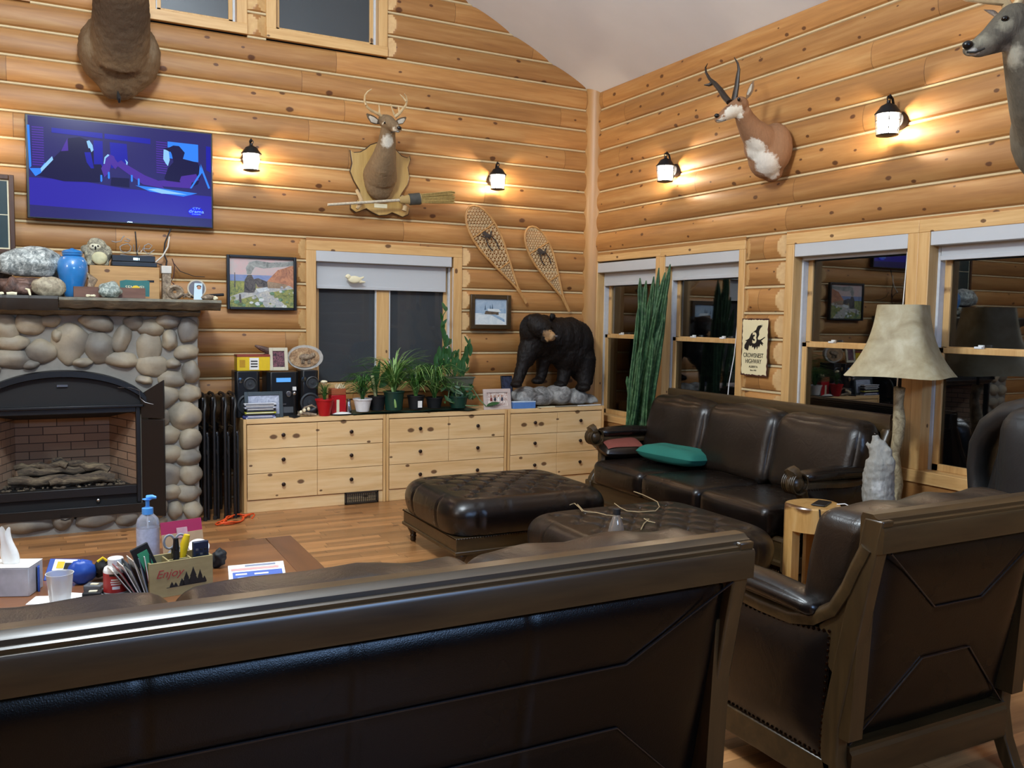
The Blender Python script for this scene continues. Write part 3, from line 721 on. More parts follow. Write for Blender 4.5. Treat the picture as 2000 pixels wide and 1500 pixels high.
# ------------------------------------------------------------ television with a night-blue film scene
TVX0, TVX1, TVZ0, TVZ1, TVY = -5.152, -3.806, 2.332, 3.105, -.125
t = thing('television', 'large flat television over the mantel showing a deep blue arm wrestling scene', 'television', ((TVX0+TVX1)/2, TVY, TVZ0))
build(MB().bb((TVX0, TVY, TVZ0), (TVX1, TVY+.045, TVZ1)), 'housing', M_black, t, bevel=.004)
mb = MB(); mb.bb((-4.7, TVY+.045, 2.5), (-4.25, -.062, 2.9)); build(mb, 'wall_bracket', M_blackm, t)
build(MB().bb((-4.46, TVY-.004, TVZ0+.008), (-4.42, TVY, TVZ0+.016)), 'badge', M_silver, t)
def tvm(nm, c, s): 
    n = NT(nm); n.col((.003, .003, .008), .2, spec=.12); n.b.inputs['Emission Color'].default_value = (*c, 1); n.b.inputs['Emission Strength'].default_value = s; return n.mat
TM = [tvm('screen_navy', (.030, .026, .15), 1), tvm('screen_table', (.035, .025, .40), 1), tvm('screen_blue', (.01, .015, 1), 1), tvm('screen_bright', (.04, .25, 1), 1.0), tvm('screen_dark', (.012, .010, .055), 1), tvm('screen_violet', (.10, .04, .45), .8), tvm('screen_pale', (.30, .62, 1), 1.0), tvm('screen_mid', (.02, .02, .5), .8)]
mb = MB(); SX0, SX1, SZ0, SZ1 = TVX0+.018, TVX1-.012, TVZ0+.075, TVZ1-.012
def tp(x, y, k):   # zoomed picture coordinates of the screen picture -> screen point
    u = (x-70)/(1905-70); top = 70+(275-70)*u; bot = 1085+(1180-1085)*u; v_ = (y-top)/(bot-top)
    return V(SX0+(SX1-SX0)*u, TVY-.001-.0006*k, TVZ1-.01-(TVZ1-TVZ0-.02)*v_)
k_ = 0
def poly(pts, mi):
    global k_
    k_ += .25; mb.face([tp(x, y, k_) for x, y in pts], mi)
poly([(70, 70), (1905, 275), (1905, 1180), (70, 1085)], 0)
poly([(70, 690), (500, 715), (1000, 800), (1905, 880), (1905, 1100), (70, 965)], 1)
poly([(62, 165), (85, 167), (95, 580), (75, 600)], 3)
for i in range(16): poly([(105, 180+i*25), (215, 190+i*25), (215, 202+i*25), (105, 192+i*25)], 5)
poly([(290, 195), (780, 252), (780, 305), (290, 243)], 7); poly([(800, 255), (1262, 310), (1262, 362), (800, 305)], 7)
poly([(690, 320), (780, 330), (780, 600), (690, 600)], 7); poly([(850, 340), (1020, 360), (1030, 560), (860, 600)], 7)
for i in range(14): poly([(1320, 335+i*23), (1435, 348+i*23), (1435, 358+i*23), (1320, 345+i*23)], 5)
poly([(1440, 338), (1765, 375), (1765, 545), (1440, 500)], 3)
poly([(1850, 390), (1900, 398), (1900, 650), (1850, 620)], 7)
# left man
poly([(140, 670), (240, 560), (370, 430), (450, 300), (560, 290), (640, 320), (690, 420), (690, 560), (760, 560), (800, 650), (740, 740), (400, 730)], 4)
poly([(75, 600), (180, 600), (220, 545), (245, 560), (180, 650), (130, 680)], 3); poly([(180, 600), (290, 480), (300, 515), (185, 640)], 6); poly([(375, 430), (440, 300), (445, 425)], 5)
poly([(622, 330), (650, 322), (680, 370), (688, 420), (668, 440), (655, 400), (640, 400)], 6); poly([(600, 440), (660, 440), (690, 600), (660, 600), (620, 540)], 7)
# clasped hands and arms
poly([(785, 560), (800, 490), (830, 455), (890, 480), (900, 510), (940, 560), (900, 610), (860, 560), (840, 640), (790, 690), (760, 600)], 5)
poly([(785, 555), (795, 490), (828, 460), (845, 470), (808, 500), (797, 555)], 6)
poly([(1000, 510), (1028, 540), (1018, 585), (1005, 580), (1012, 545)], 6)
poly([(900, 560), (960, 520), (1010, 560), (1200, 670), (1330, 720), (1400, 800), (1180, 760), (980, 620)], 5)
# right man
poly([(1500, 540), (1480, 460), (1450, 400), (1500, 378), (1560, 385), (1620, 450), (1600, 510), (1760, 550), (1800, 640), (1760, 760), (1650, 800), (1480, 770), (1400, 700), (1440, 600)], 4)
poly([(1398, 415), (1450, 425), (1460, 520), (1440, 580), (1415, 550), (1392, 510)], 6); poly([(1392, 405), (1500, 390), (1510, 430), (1460, 440)], 4)
poly([(1240, 730), (1400, 720), (1560, 740), (1700, 700), (1680, 800), (1400, 780)], 5); poly([(1580, 680), (1740, 660), (1770, 720), (1640, 760), (1560, 730)], 5)
poly([(1780, 575), (1810, 640), (1690, 800), (1670, 800), (1770, 660)], 3); poly([(1790, 560), (1890, 800), (1870, 805), (1800, 640)], 3)
for x, y in ((760, 700), (835, 670), (1065, 700), (1135, 735)): poly([(x-9, y-35), (x+9, y-33), (x+10, y+25), (x, y+38), (x-10, y+25)], 3)
poly([(1100, 768), (1300, 790), (1750, 850), (1600, 880), (1250, 830)], 3); poly([(1220, 805), (1330, 800), (1640, 862), (1370, 850)], 6)
poly([(850, 770), (1040, 790), (1040, 700), (860, 690)], 4)
poly([(1650+80*cos(a)+80, 1028+42*sin(a)+0) for a in [i*pi/10 for i in range(20)]], 2)
build(mb, 'screen', TM, t, smooth=0).data.update()
text('CTV', 'channel_logo', .022, TM[6], frame_back(tp(1735, 1000, 40)), t, .0004, sx=1.4); text('drama', 'channel_logo', .036, TM[6], frame_back(tp(1735, 1030, 40)), t, .0004, sx=1.3); text('CHANNEL', 'channel_logo', .012, TM[6], frame_back(tp(1735, 1057, 40)), t, .0004, sx=1.3)

# ------------------------------------------------------------ pictures
def tri(mb, f, pts, mi): mb.face([f(*p) for p in pts], mi)
def picture(name, label, x0, x1, z0, z1, fw, mf, mats, polys, y=-.075, mat_w=0, matm=None, cat='picture', dep=.03):
    t = thing(name, label, cat, ((x0+x1)/2, y, z0)); mb = MB()
    mb.bb((x0, y-dep, z0), (x0+fw, y+.012, z1)); mb.bb((x1-fw, y-dep, z0), (x1, y+.012, z1)); mb.bb((x0+fw, y-dep, z0), (x1-fw, y+.012, z0+fw)); mb.bb((x0+fw, y-dep, z1-fw), (x1-fw, y+.012, z1)); build(mb, 'frame', mf, t, bevel=.004)
    a0, a1, c0, c1 = x0+fw, x1-fw, z0+fw, z1-fw
    if mat_w:
        build(MB().bb((a0, y-.008, c0), (a1, y-.004, c1)), 'mat_board', matm, t); a0 += mat_w; a1 -= mat_w; c0 += mat_w; c1 -= mat_w
    mb = MB(); kk = 0
    for pts, mi in polys:
        kk += 1; mb.face([V(a0+(a1-a0)*u, y-.010-.00012*kk, c1-(c1-c0)*v_) for u, v_ in pts], mi)
    build(mb, 'painting', mats, t, smooth=0)
    return t
def paint(nm, a, b, sc=14): 
    n = NT(nm); f = n.noise(n.obj(), sc, 5, .7, 1.2); return n.col(n.ramp(f, [(.35, a), (.65, b)]), .7)
S = lambda a, b, c, d: [(a, b), (c, b), (c, d), (a, d)]
random.seed(3)
tm = [paint('train_sky', '#b9b2ae', '#c9a9a8', 9), paint('train_hills', '#6f86b4', '#8b93b4', 9), paint('train_grass', '#a5a35a', '#56694a', 30), paint('train_path', '#c9c4b4', '#8e93a0', 30), paint('train_iron', '#33323a', '#6a6460', 30), paint('train_smoke', '#6e7370', '#a9aba6', 16), paint('train_rock', '#8c5e4e', '#c58a66', 22), paint('train_cars', '#7e6a58', '#a68e74', 24), paint('train_bush', '#38604a', '#87a583', 45), paint('train_steam', '#e0e2de', '#aab4bd', 30)]
pol = [(S(0, 0, 1, .42), 0), (S(0, .34, 1, .5), 1), (S(0, .47, 1, 1), 2), ([(.58, .46), (.75, .22), (.85, .18), (1, .10), (1, .62), (.8, .5)], 6), ([(.27, .33), (.25, .2), (.30, .08), (.42, .04), (.62, .07), (.85, .05), (1, .02), (1, .12), (.7, .17), (.52, .20), (.40, .17), (.36, .24), (.33, .33)], 5),
       ([(0, .80), (.15, .72), (.55, .60), (.95, .55), (1, .60), (.5, .72), (.15, .85), (0, .9)], 3), ([(.38, .72), (.5, .62), (.75, .8), (.9, 1), (.55, 1)], 3), ([(.40, .48), (.58, .46), (.9, .52), (.86, .60), (.60, .60), (.42, .60)], 7), ([(.36, .43), (.44, .40), (.58, .47), (.59, .60), (.44, .58)], 4),
       ([(.22, .70), (.23, .45), (.26, .38), (.28, .34), (.34, .34), (.36, .39), (.40, .50), (.40, .62), (.38, .70), (.30, .71)], 4), ([(.40, .62), (.58, .58), (.62, .64), (.45, .70)], 9), ([(.07, .60), (.075, .30), (.085, .30), (.09, .60)], 4), ([(.14, .92), (.145, .74), (.17, .74), (.185, .92)], 4)]
for i in range(46):
    x, y = random.random(), random.uniform(.55, .98)
    if x < .62 and y < .80: continue
    r_ = random.uniform(.02, .05); pol.append(([(x+r_*cos(a)*random.uniform(.7, 1.1), y+r_*.8*sin(a)) for a in [j*pi/4 for j in range(8)]], random.choice((8, 2, 8, 3, 9))))
pol = [([(min(1, max(0, u)), min(1, max(0, v_))) for u, v_ in p], m_) for p, m_ in pol]
picture('painting', 'black framed painting of a steam train in a desert valley', -3.697, -3.112, 1.667, 2.127, .024, M_black, tm, pol)
cm = [paint('snow_sky', '#8ea6be', '#a9bccc', 12), paint('snow_field', '#c3d0d6', '#e2e8e8', 10), paint('snow_shadow', '#7f9dbb', '#a4bccf', 14), paint('snow_cabin', '#3c342c', '#6e5d4a', 40), paint('snow_tree', '#3d5568', '#5d7488', 40)]
cp = [(S(0, 0, 1, .55), 0), (S(0, .5, 1, 1), 1), ([(.0, .5), (.1, .42), (.25, .5), (.4, .44), (.7, .42), (.9, .36), (1, .4), (1, .55), (0, .56)], 2), ([(.30, .42), (.33, .18), (.36, .42)], 4), ([(.46, .42), (.49, .20), (.52, .42)], 4), ([(.52, .42), (.555, .16), (.59, .42)], 4), ([(.40, .37), (.76, .38), (.84, .50), (.45, .48)], 1), ([(.30, .60), (.34, .46), (.44, .47), (.76, .50), (.76, .62), (.4, .60)], 3), ([(.40, .37), (.78, .38), (.72, .50), (.42, .47)], 1), ([(.50, .62), (.66, .60), (.95, .80), (.96, .92), (.70, .74)], 2), ([(.1, .60), (.3, .56), (.32, .60)], 2)]
picture('painting', 'small dark framed painting of a snowbound cabin left of the black bear', -1.438, -1.005, 1.522, 1.855, .042, M_carve, cm, cp, mat_w=.006, matm=M_paper)
picture('picture', 'dark wooden frame with dark teal picture cut by the left photo edge', -5.75, -5.235, 2.055, 2.645, .035, wood('frame_brown', [(.3, '#3a2314'), (.7, '#5b3a22')], 2, grain=(2, 20), rough=.35, knots=0), [plain('teal_print', '#22383a', .35, var=.2, scale=8), M_cream], [(S(0, 0, 1, 1), 0), (S(.0, .50, 1, .512), 1)], mat_w=.012, matm=M_cream)

# ------------------------------------------------------------ highway sign
t = thing('metal_sign', 'cream metal highway sign with a black crow and the number 3', 'sign', PR(2.505, 1.2, .08))
random.seed(8); M_rust = plain('rusty_edge', '#4b2417', .7, var=.3); M_signc = plain('sign_cream', '#e4d6ab', .45, var=.04, scale=8)
d_ = .078; u0, u1, z0, z1 = 2.356, 2.652, 1.20, 1.655
def wobble(u0, u1, z0, z1, a, n=14):
    o = []
    for (A, B) in (((u0, z0), (u1, z0)), ((u1, z0), (u1, z1)), ((u1, z1), (u0, z1)), ((u0, z1), (u0, z0))):
        for q in range(n): o.append((A[0]+(B[0]-A[0])*q/n+random.uniform(-a, a), A[1]+(B[1]-A[1])*q/n+random.uniform(-a, a)))
    return o
build(MB().prism(wobble(u0, u1, z0, z1, .002), lambda u, v_, tt: PR(u, v_, tt), d_-.004, d_), 'plate', M_rust, t, smooth=0)
build(MB().prism(wobble(u0+.009, u1-.009, z0+.012, z1-.012, .005, 18), lambda u, v_, tt: PR(u, v_, tt), d_, d_+.0012), 'face', M_signc, t, smooth=0)
def sg(x, y): 
    u = (x-285)/(790-285); v_ = (y-200)/(1270-200)
    return PR(u0+(u1-u0)*(u-(.0 if 1 else 0)+.055*(y-700)/1000), z1-(z1-z0)*v_, d_+.002)
M_ink = plain('sign_black', '#120e0c', .5)
crow = [(345, 760), (350, 700), (395, 625), (358, 612), (400, 600), (440, 570), (480, 480), (570, 410), (585, 370), (605, 335), (650, 322), (695, 318), (660, 338), (692, 345), (660, 365), (640, 400), (625, 440), (628, 500), (600, 560), (605, 590), (650, 590), (735, 535), (740, 545), (665, 610), (700, 650), (712, 665), (690, 665), (695, 700), (670, 680), (650, 660), (645, 690), (625, 735), (610, 700), (590, 775), (575, 715), (540, 780), (525, 720), (500, 745), (490, 700), (455, 720), (440, 690), (415, 800), (380, 785)]
build(MB().prism(crow, lambda u, v_, tt: sg(u, v_)+V(-tt, 0, 0), -.001, .001), 'crow', M_ink, t, smooth=0)
p = sg(545, 570); text('3', 'numeral', .115, M_signc, frame_right((p.x-.002, p.y, p.z)), t, .001, sx=.9, off=.004)
for s_, y, sz, sx in (('CROWSNEST', 890, .050, .75), ('HIGHWAY', 1000, .050, .75), ('ALBERTA', 1100, .024, 1), ('Since 1932', 1165, .016, 1)):
    p = sg(520-(y-700)*.0, y); text(s_, 'lettering', sz, M_ink, frame_right((p.x-.001, p.y, p.z)), t, .0006, sx=sx)

# ------------------------------------------------------------ snowshoes
M_ash = wood('snowshoe_ash', [(.3, '#a8763f'), (.7, '#c79a60')], 2, grain=(3, 30), rough=.5, knots=0); M_raw = plain('rawhide', '#dcc093', .6, var=.2, scale=40); M_strap = plain('dark_strap', '#3b332e', .6)
def snowshoe(label, head, tail, wpx, tailend):
    """head, tail, tailend: pixels on the wall; traced outline, hung flat against the logs"""
    y = -.085; A = BP(*head, y); Bp = BP(*tailend, y); ax = (Bp-A); L = ax.length; ax.normalize(); sd = V(-ax.z, 0, ax.x); W = wpx
    t = thing('snowshoe', label, 'snowshoe', (A+Bp)/2, 0, 'pair of snowshoes')
    wf = [(0, 0), (.012, .30), (.04, .55), (.09, .78), (.16, .94), (.26, 1), (.36, .95), (.46, .80), (.56, .60), (.66, .40), (.74, .24), (.80, .12), (.84, .06), (.92, .045), (1, .04)]
    def wd(s_):
        for (a, b), (c, d) in zip(wf, wf[1:]):
            if a <= s_ <= c: return (b+(d-b)*(s_-a)/(c-a))*W
        return 0
    def Q(s_, w_, o=0): return A+ax*(s_*L)+sd*w_+V(0, -o, 0)
    ss = [0, .004, .012, .025, .04, .065]+[.09+.91*i/22 for i in range(23)]
    pts = [Q(s_, wd(s_)) for s_ in ss[::-1]]+[Q(s_, -wd(s_)) for s_ in ss[1:]]
    build(MB().tube(pts, .011, 8), 'frame', M_ash, t)
    for s_ in (.24, .60): build(MB().tube([Q(s_, -wd(s_)), Q(s_, wd(s_))], .013, 6, flat=.6), 'crossbar', M_ash, t)
    mb = MB()
    def clip(p0, d, lo, hi):
        seg = []; cur = None
        for i in range(-60, 61):
            s_ = p0[0]+d[0]*i*.012; w_ = p0[1]+d[1]*i*.012*L
            ok = lo < s_ < hi and abs(w_) < wd(s_)-.004
            if ok: cur = cur or []; cur.append((s_, w_))
            elif cur: seg.append(cur); cur = None
        if cur: seg.append(cur)
        return seg
    for lo, hi, st, r_ in ((.015, .24, .028, .0026), (.245, .60, .036, .0036), (.605, .80, .026, .0026)):
        for k in range(-26, 27):
            for d in ((1, 0), (.5, .866), (.5, -.866)):
                off = k*st
                p0 = ((lo+hi)/2+(-d[1])*off*.9, d[0]*off*L*.9)
                for s_ in clip(p0, d, lo, hi):
                    if len(s_) > 1: mb.tube([Q(*s_[0], .002*(d[1] > 0)), Q(*s_[-1], .002*(d[1] > 0))], r_, 4)
    build(mb, 'lacing', M_raw, t)
    mb = MB(); mb.tube([Q(.27, -.05, .012), Q(.30, -.02, .03), Q(.31, .02, .034), Q(.28, .06, .014)], .010, 6, flat=.5); mb.tube([Q(.30, .03, .02), Q(.38, .05, .018), Q(.45, .04, .012)], .006, 5); mb.tube([Q(.30, -.03, .02), Q(.37, -.045, .018), Q(.43, -.03, .012)], .006, 5)
    mb.box(Q(.285, .0, .015), (.09, .012, .035), (0, .5, 0))
    build(mb, 'binding', M_strap, t)
    return t
snowshoe('wooden snowshoe with rawhide lacing, upper left of the crossed pair above the bear', (917, 404), (1028, 592), .142, (1028, 592))
snowshoe('wooden snowshoe with rawhide lacing, nearer the room corner above the bear', (1033, 444), (1112, 608), .128, (1112, 608))

# ------------------------------------------------------------ taxidermy
# whitetail on its shield
RT = (-2.3, -.1, 2.6)
t = thing('deer_mount', 'whitetail deer head mount with antlers on a tan shield plaque', 'deer mount', RT)
M_plq = wood('plaque_oak', [(.3, '#a98446'), (.7, '#c4a263')], 2, grain=(2, 14), rough=.3, knots=0, coat=.5); M_edge = plain('plaque_edge', '#3b2815', .4)
pl = [(683, 292), (690, 297), (703, 296), (714, 290), (723, 282), (735, 278), (755, 280), (772, 290), (785, 304), (796, 308), (801, 304), (802, 312), (797, 326), (800, 345), (797, 360), (785, 378), (780, 388), (790, 396), (800, 408), (798, 420), (787, 425), (776, 420), (766, 416), (755, 421), (740, 422), (725, 415), (715, 408), (705, 412), (694, 416), (684, 408), (684, 400), (694, 396), (703, 385), (702, 372), (690, 352), (683, 334), (687, 318)]
plw = [BP(x, y, -.08) for x, y in pl]; c_ = sum(plw, V(0, 0, 0))/len(plw)
build(MB().prism([(p.x, p.z) for p in plw], lambda u, v_, tt: V(u, -tt, v_), .062, .082), 'plaque', M_edge, t, bevel=.003)
build(MB().prism([(c_.x+(p.x-c_.x)*.975, c_.z+(p.z-c_.z)*.975) for p in plw], lambda u, v_, tt: V(u, -tt, v_), .080, .0855), 'plaque_face', M_plq, t, bevel=.002)
build(MB().bb(BP(731, 397, -.088), BP(756, 407, -.0865)), 'name_plate', M_cream, t)
def E_(mb, px, py, y, r_, rot=None, **k): return mb.ell(BP(px, py, y), r_, rot, **k)
mb = MB()
mb.tube([BP(742, 345, -.10), BP(743, 340, -.16), BP(747, 322, -.24), BP(752, 300, -.31), BP(756, 275, -.37), BP(758, 252, -.42), BP(758, 243, -.44)], [.155, .15, .125, .098, .075, .062, .05], 20)
E_(mb, 741, 348, -.13, (.145, .10, .20)); E_(mb, 745, 372, -.13, (.09, .07, .09)); E_(mb, 745, 330, -.19, (.10, .09, .12))
mb.tube([BP(751, 236, -.42), BP(759, 239, -.46), BP(768, 246, -.51), BP(777, 252, -.56), BP(780, 254, -.575)], [.058, .060, .046, .034, .028], 16)
E_(mb, 752, 236, -.43, (.062, .065, .055)); E_(mb, 777, 252, -.565, (.032, .035, .026))
pp = [(BP(764, 245, -.47), .030, '#c9bda6', .012), (BP(774, 254, -.55), .045, '#d8cdb8', .02), (BP(757, 277, -.45), .07, '#cfc8b8', .03), (BP(752, 240, -.47), .022, '#d8ccb4', .01), (BP(730, 345, -.14), .0, '#8f8270', .05)]
build(mb, 'neck_and_head', fur('deer_fur', '#927858', '#4f3f2f', pp, RT), t, remesh=.009, smo=4, disp=(.007, .015))
M_deard = fur('deer_ear_fur', '#6e5a44', '#3f3226', (), RT)
for a, b, c2, wd_ in (((742, 240), (727, 233), (716, 222), .034), ((772, 240), (784, 236), (793, 229), .028)):
    y0 = -.43; p0, p1, p2 = BP(*a, y0), BP(*b, y0-.02), BP(*c2, y0-.01)
    build(MB().tube([p0, p0.lerp(p1, .5), p1, p1.lerp(p2, .5), p2], [.012, wd_*.85, wd_, wd_*.7, .006], 12, flat=.3, up=(0, 1, 0)), 'ear', M_deard, t)
    build(MB().tube([p+V(0, -.009, -.004) for p in (p0.lerp(p1, .4), p1, p1.lerp(p2, .6))], [wd_*.5, wd_*.75, .008], 10, flat=.2, up=(0, 1, 0)), 'inner_ear', plain('ear_hair', '#b9ae9c', .9, var=.2), t)
for px, py, y in ((752, 240, -.492), (771, 239, -.47)): build(MB().ell(BP(px, py, y), (.010, .008, .010)), 'eye', M_eye, t)
build(MB().ell(BP(780, 250, -.595), (.020, .014, .015)), 'nose', M_nose, t)
mb = MB(); mb.tube([BP(763, 259, -.555), BP(771, 257, -.583), BP(779, 257, -.597)], .003, 6); build(mb, 'mouth', M_nose, t)
def antler(mb, pts, y, r0=.014, r1=.004): n_ = len(pts); mb.tube([BP(px, py, y+(dy if len(q) > 2 else 0)) for q in pts for px, py, dy in [q if len(q) > 2 else (*q, 0)]], [r0+(r1-r0)*i/(n_-1) for i in range(n_)], 8)
mb = MB(); antler(mb, [(747, 229), (738, 222, -.02), (725, 216, -.05), (716, 208, -.08), (712, 197, -.10), (713, 186, -.12), (718, 179, -.14), (726, 174, -.15)], -.44, .016, .004)
antler(mb, [(741, 223, -.02), (741, 213, -.03), (740, 203, -.04)], -.44, .010, .003); antler(mb, [(714, 205, -.1), (713, 200, -.1)], -.44, .009, .003); build(mb, 'antler', M_antler, t)
mb = MB(); antler(mb, [(771, 228), (780, 222, -.02), (786, 214, -.05), (793, 205, -.08), (795, 196, -.10), (793, 188, -.12), (790, 183, -.14)], -.44, .016, .004)
antler(mb, [(780, 222, -.03), (779, 213, -.04), (778, 206, -.04)], -.44, .010, .003); antler(mb, [(793, 198, -.1), (787, 190, -.1), (781, 184, -.1)], -.44, .009, .003); antler(mb, [(770, 224, -.01), (766, 213, -.02), (763, 203, -.03)], -.44, .009, .003); build(mb, 'antler', M_antler, t)
for a in ([(697, 372), (702, 382), (706, 392), (701, 402), (697, 408)], [(786, 384), (786, 394), (791, 404), (789, 412)]):
    build(MB().tube([BP(px, py, -.10-.05*min(i, 2)) for i, (px, py) in enumerate(a)], [.016, .017, .020, .022, .014], 10), 'hoof_hook', plain('hoof_hide', '#b59a72', .7, var=.2), t)
# broom across the hooks
t = thing('broom', 'rustic straw broom lying across the hooks of the deer plaque', 'broom', BP(760, 390, -.22))
pA, pB, pC, pD = BP(640, 400, -.23), BP(780, 391, -.23), BP(822, 388, -.23), BP(886, 386, -.23)
build(MB().tube([pA, pA.lerp(pB, .5), pB, pC], [.012, .0125, .0135, .014], 10), 'handle', plain('birch_handle', '#c9bda5', .6, var=.3, scale=60), t)
build(MB().tube([pB, pB.lerp(pC, .5), pC], [.028, .045, .050], 12, flat=.6, up=(0, 1, 0)), 'binding', plain('broom_wrap', '#a98d58', .7), t)
build(MB().tube([pB.lerp(pC, .45), pB.lerp(pC, .95)], [.052, .054], 12, flat=.62, up=(0, 1, 0)), 'band', plain('broom_band', '#4a4a44', .5, var=.3), t)
mb = MB(); random.seed(2)
for i in range(150):
    a, b = random.uniform(-1, 1), random.uniform(-1, 1); s0 = pC+V(0, a*.02, b*.040); e0 = pD+V(random.uniform(-.03, .01), a*.03, b*.058)
    mb.tube([s0, s0.lerp(e0, .5)+V(0, 0, random.uniform(-.004, .004)), e0], .0028, 4)
build(mb, 'straw', plain('broom_straw', '#b59a5c', .8, var=.3, scale=60), t)

# elk chest above the television
RT = tuple(BP(232, 130, -.1))
t = thing('elk_mount', 'large brown elk shoulder mount above the television, head out of frame', 'elk mount', RT)
mb = MB()
E_(mb, 207, 100, -.22, (.20, .22, .26)); E_(mb, 258, 108, -.22, (.21, .22, .26)); E_(mb, 234, 135, -.20, (.22, .18, .21)); E_(mb, 218, 165, -.20, (.09, .12, .11)); E_(mb, 248, 165, -.20, (.09, .12, .11)); E_(mb, 232, 178, -.16, (.10, .1, .07))
mb.tube([BP(233, 120, -.30), BP(235, 80, -.40), BP(237, 40, -.50), BP(237, 0, -.60), BP(237, -60, -.75), BP(237, -95, -.86)], [.20, .205, .20, .19, .17, .14], 24)
E_(mb, 240, -120, -.95, (.11, .16, .11)); mb.tube([BP(240, -120, -.95), BP(248, -112, -1.15), BP(252, -105, -1.32)], [.11, .085, .06], 16)
pp = [(BP(237, 20, -.60), .27, '#4a3828', .10), (BP(236, 78, -.50), .18, '#4d3b2b', .08), (BP(190, 90, -.35), .12, '#8d7a60', .08), (BP(285, 95, -.35), .12, '#84715a', .08)]
build(mb, 'neck_and_chest', fur('elk_fur', '#7a6145', '#463424', pp, RT, (60, 60, 9), bs=1), t, remesh=.016, smo=8, disp=(.018, .035))
mb = MB(); mb.tube([BP(230, 178, -.335), BP(232, 190, -.31), BP(233, 200, -.27)], [.004, .018, .008], 8); build(mb, 'chest_seam', M_blackm, t)
for s_ in (-1, 1):
    mb = MB(); b0 = BP(240+s_*14, -150, -.95)
    mb.tube([b0, b0+V(s_*.2, .05, .15), b0+V(s_*.35, .15, .4), b0+V(s_*.35, .2, .7)], [.03, .026, .02, .008], 8)
    for q in (.15, .3, .45): mb.tube([b0+V(s_*(.12+q*.4), .05, .05+q*.6), b0+V(s_*(.12+q*.4), -.18, .2+q*.6)], [.016, .005], 6)
    build(mb, 'antler', M_antler, t)
# pronghorn on the right wall
RT = tuple(RP(1490, 300, -.1))
t = thing('pronghorn_mount', 'tan and white pronghorn head mount with black horns between two lanterns', 'pronghorn mount', RT)
def E2(mb, px, py, x, r_, rot=None, **k): return mb.ell(RP(px, py, x), r_, rot, **k)
mb = MB()
E2(mb, 1512, 290, -.15, (.12, .15, .19)); E2(mb, 1497, 305, -.19, (.13, .15, .17)); E2(mb, 1508, 330, -.14, (.08, .09, .10)); E2(mb, 1480, 285, -.26, (.10, .11, .13))
mb.tube([RP(1503, 290, -.16), RP(1482, 270, -.28), RP(1465, 250, -.37), RP(1455, 232, -.43), RP(1449, 216, -.48)], [.15, .12, .088, .070, .058], 18)
mb.tube([RP(1449, 207, -.48), RP(1435, 213, -.52), RP(1420, 222, -.58), RP(1406, 231, -.63), RP(1400, 234, -.65)], [.064, .062, .048, .034, .028], 16); E2(mb, 1446, 205, -.48, (.062, .062, .062)); E2(mb, 1403, 233, -.64, (.028, .032, .026))
pp = [(RP(1436, 224, -.57), .085, '#dcd2c0', .015), (RP(1410, 238, -.62), .045, '#dcd2c0', .012), (RP(1458, 247, -.47), .026, '#ddd5c6', .01), (RP(1466, 280, -.42), .055, '#ddd5c6', .02), (RP(1472, 296, -.36), .10, '#ddd5c6', .02), (RP(1464, 262, -.46), .045, '#ddd5c6', .012), (RP(1495, 325, -.30), .12, '#d9d0c2', .03), (RP(1512, 345, -.22), .10, '#d0c6b8', .02), (RP(1500, 300, -.34), .085, '#d9d0c2', .03)]
build(mb, 'neck_and_head', fur('pronghorn_fur', '#a07552', '#71503a', [(RP(1424, 210, -.6), .05, '#6b4a35', .03)]+pp, RT), t, remesh=.009, smo=4)
def rb(pts, x): return [RP(q[0], q[1], x+(q[2] if len(q) > 2 else 0)) for q in pts]
build(MB().tube(rb([(1425, 200), (1416, 190), (1407, 176, -.02), (1396, 163, -.04), (1386, 154, -.05), (1379, 142, -.06), (1378, 132, -.07), (1382, 124, -.08)], -.52), [.030, .030, .026, .022, .015, .011, .008, .003], 10, flat=.7), 'horn', M_horn, t)
build(MB().tube(rb([(1392, 162, -.04), (1384, 166, -.07), (1375, 166, -.09)], -.52), [.016, .012, .003], 8), 'horn', M_horn, t)
build(MB().tube(rb([(1434, 196), (1436, 184), (1439, 168, .0), (1441, 150, .0), (1443, 136, .0), (1441, 124, .0), (1434, 112, .0)], -.50), [.028, .026, .022, .019, .013, .009, .003], 10, flat=.7), 'horn', M_horn, t)
p0, p1, p2 = RP(1458, 192, -.46), RP(1466, 176, -.46), RP(1472, 157, -.46)
build(MB().tube([p0, p0.lerp(p1, .5), p1, p1.lerp(p2, .5), p2], [.01, .024, .028, .022, .004], 12, flat=.35, up=(1, 0, 0)), 'ear', fur('pronghorn_ear', '#9a7a5a', '#5b4534', (), RT), t)
build(MB().tube([p+V(-.01, -.004, 0) for p in (p0.lerp(p1, .4), p1, p1.lerp(p2, .6))], [.010, .017, .006], 10, flat=.2, up=(1, 0, 0)), 'inner_ear', plain('ear_hair', '#b9ae9c', .9, var=.2), t)
build(MB().ell(RP(1443, 194, -.545), (.013, .013, .013)), 'eye', M_eye, t)
build(MB().ell(RP(1400, 226, -.665), (.020, .018, .016)), 'nose', M_nose, t)
build(MB().tube(rb([(1399, 235, -.02), (1410, 236, 0), (1418, 234, .02)], -.66), .0035, 6), 'mouth', M_nose, t)
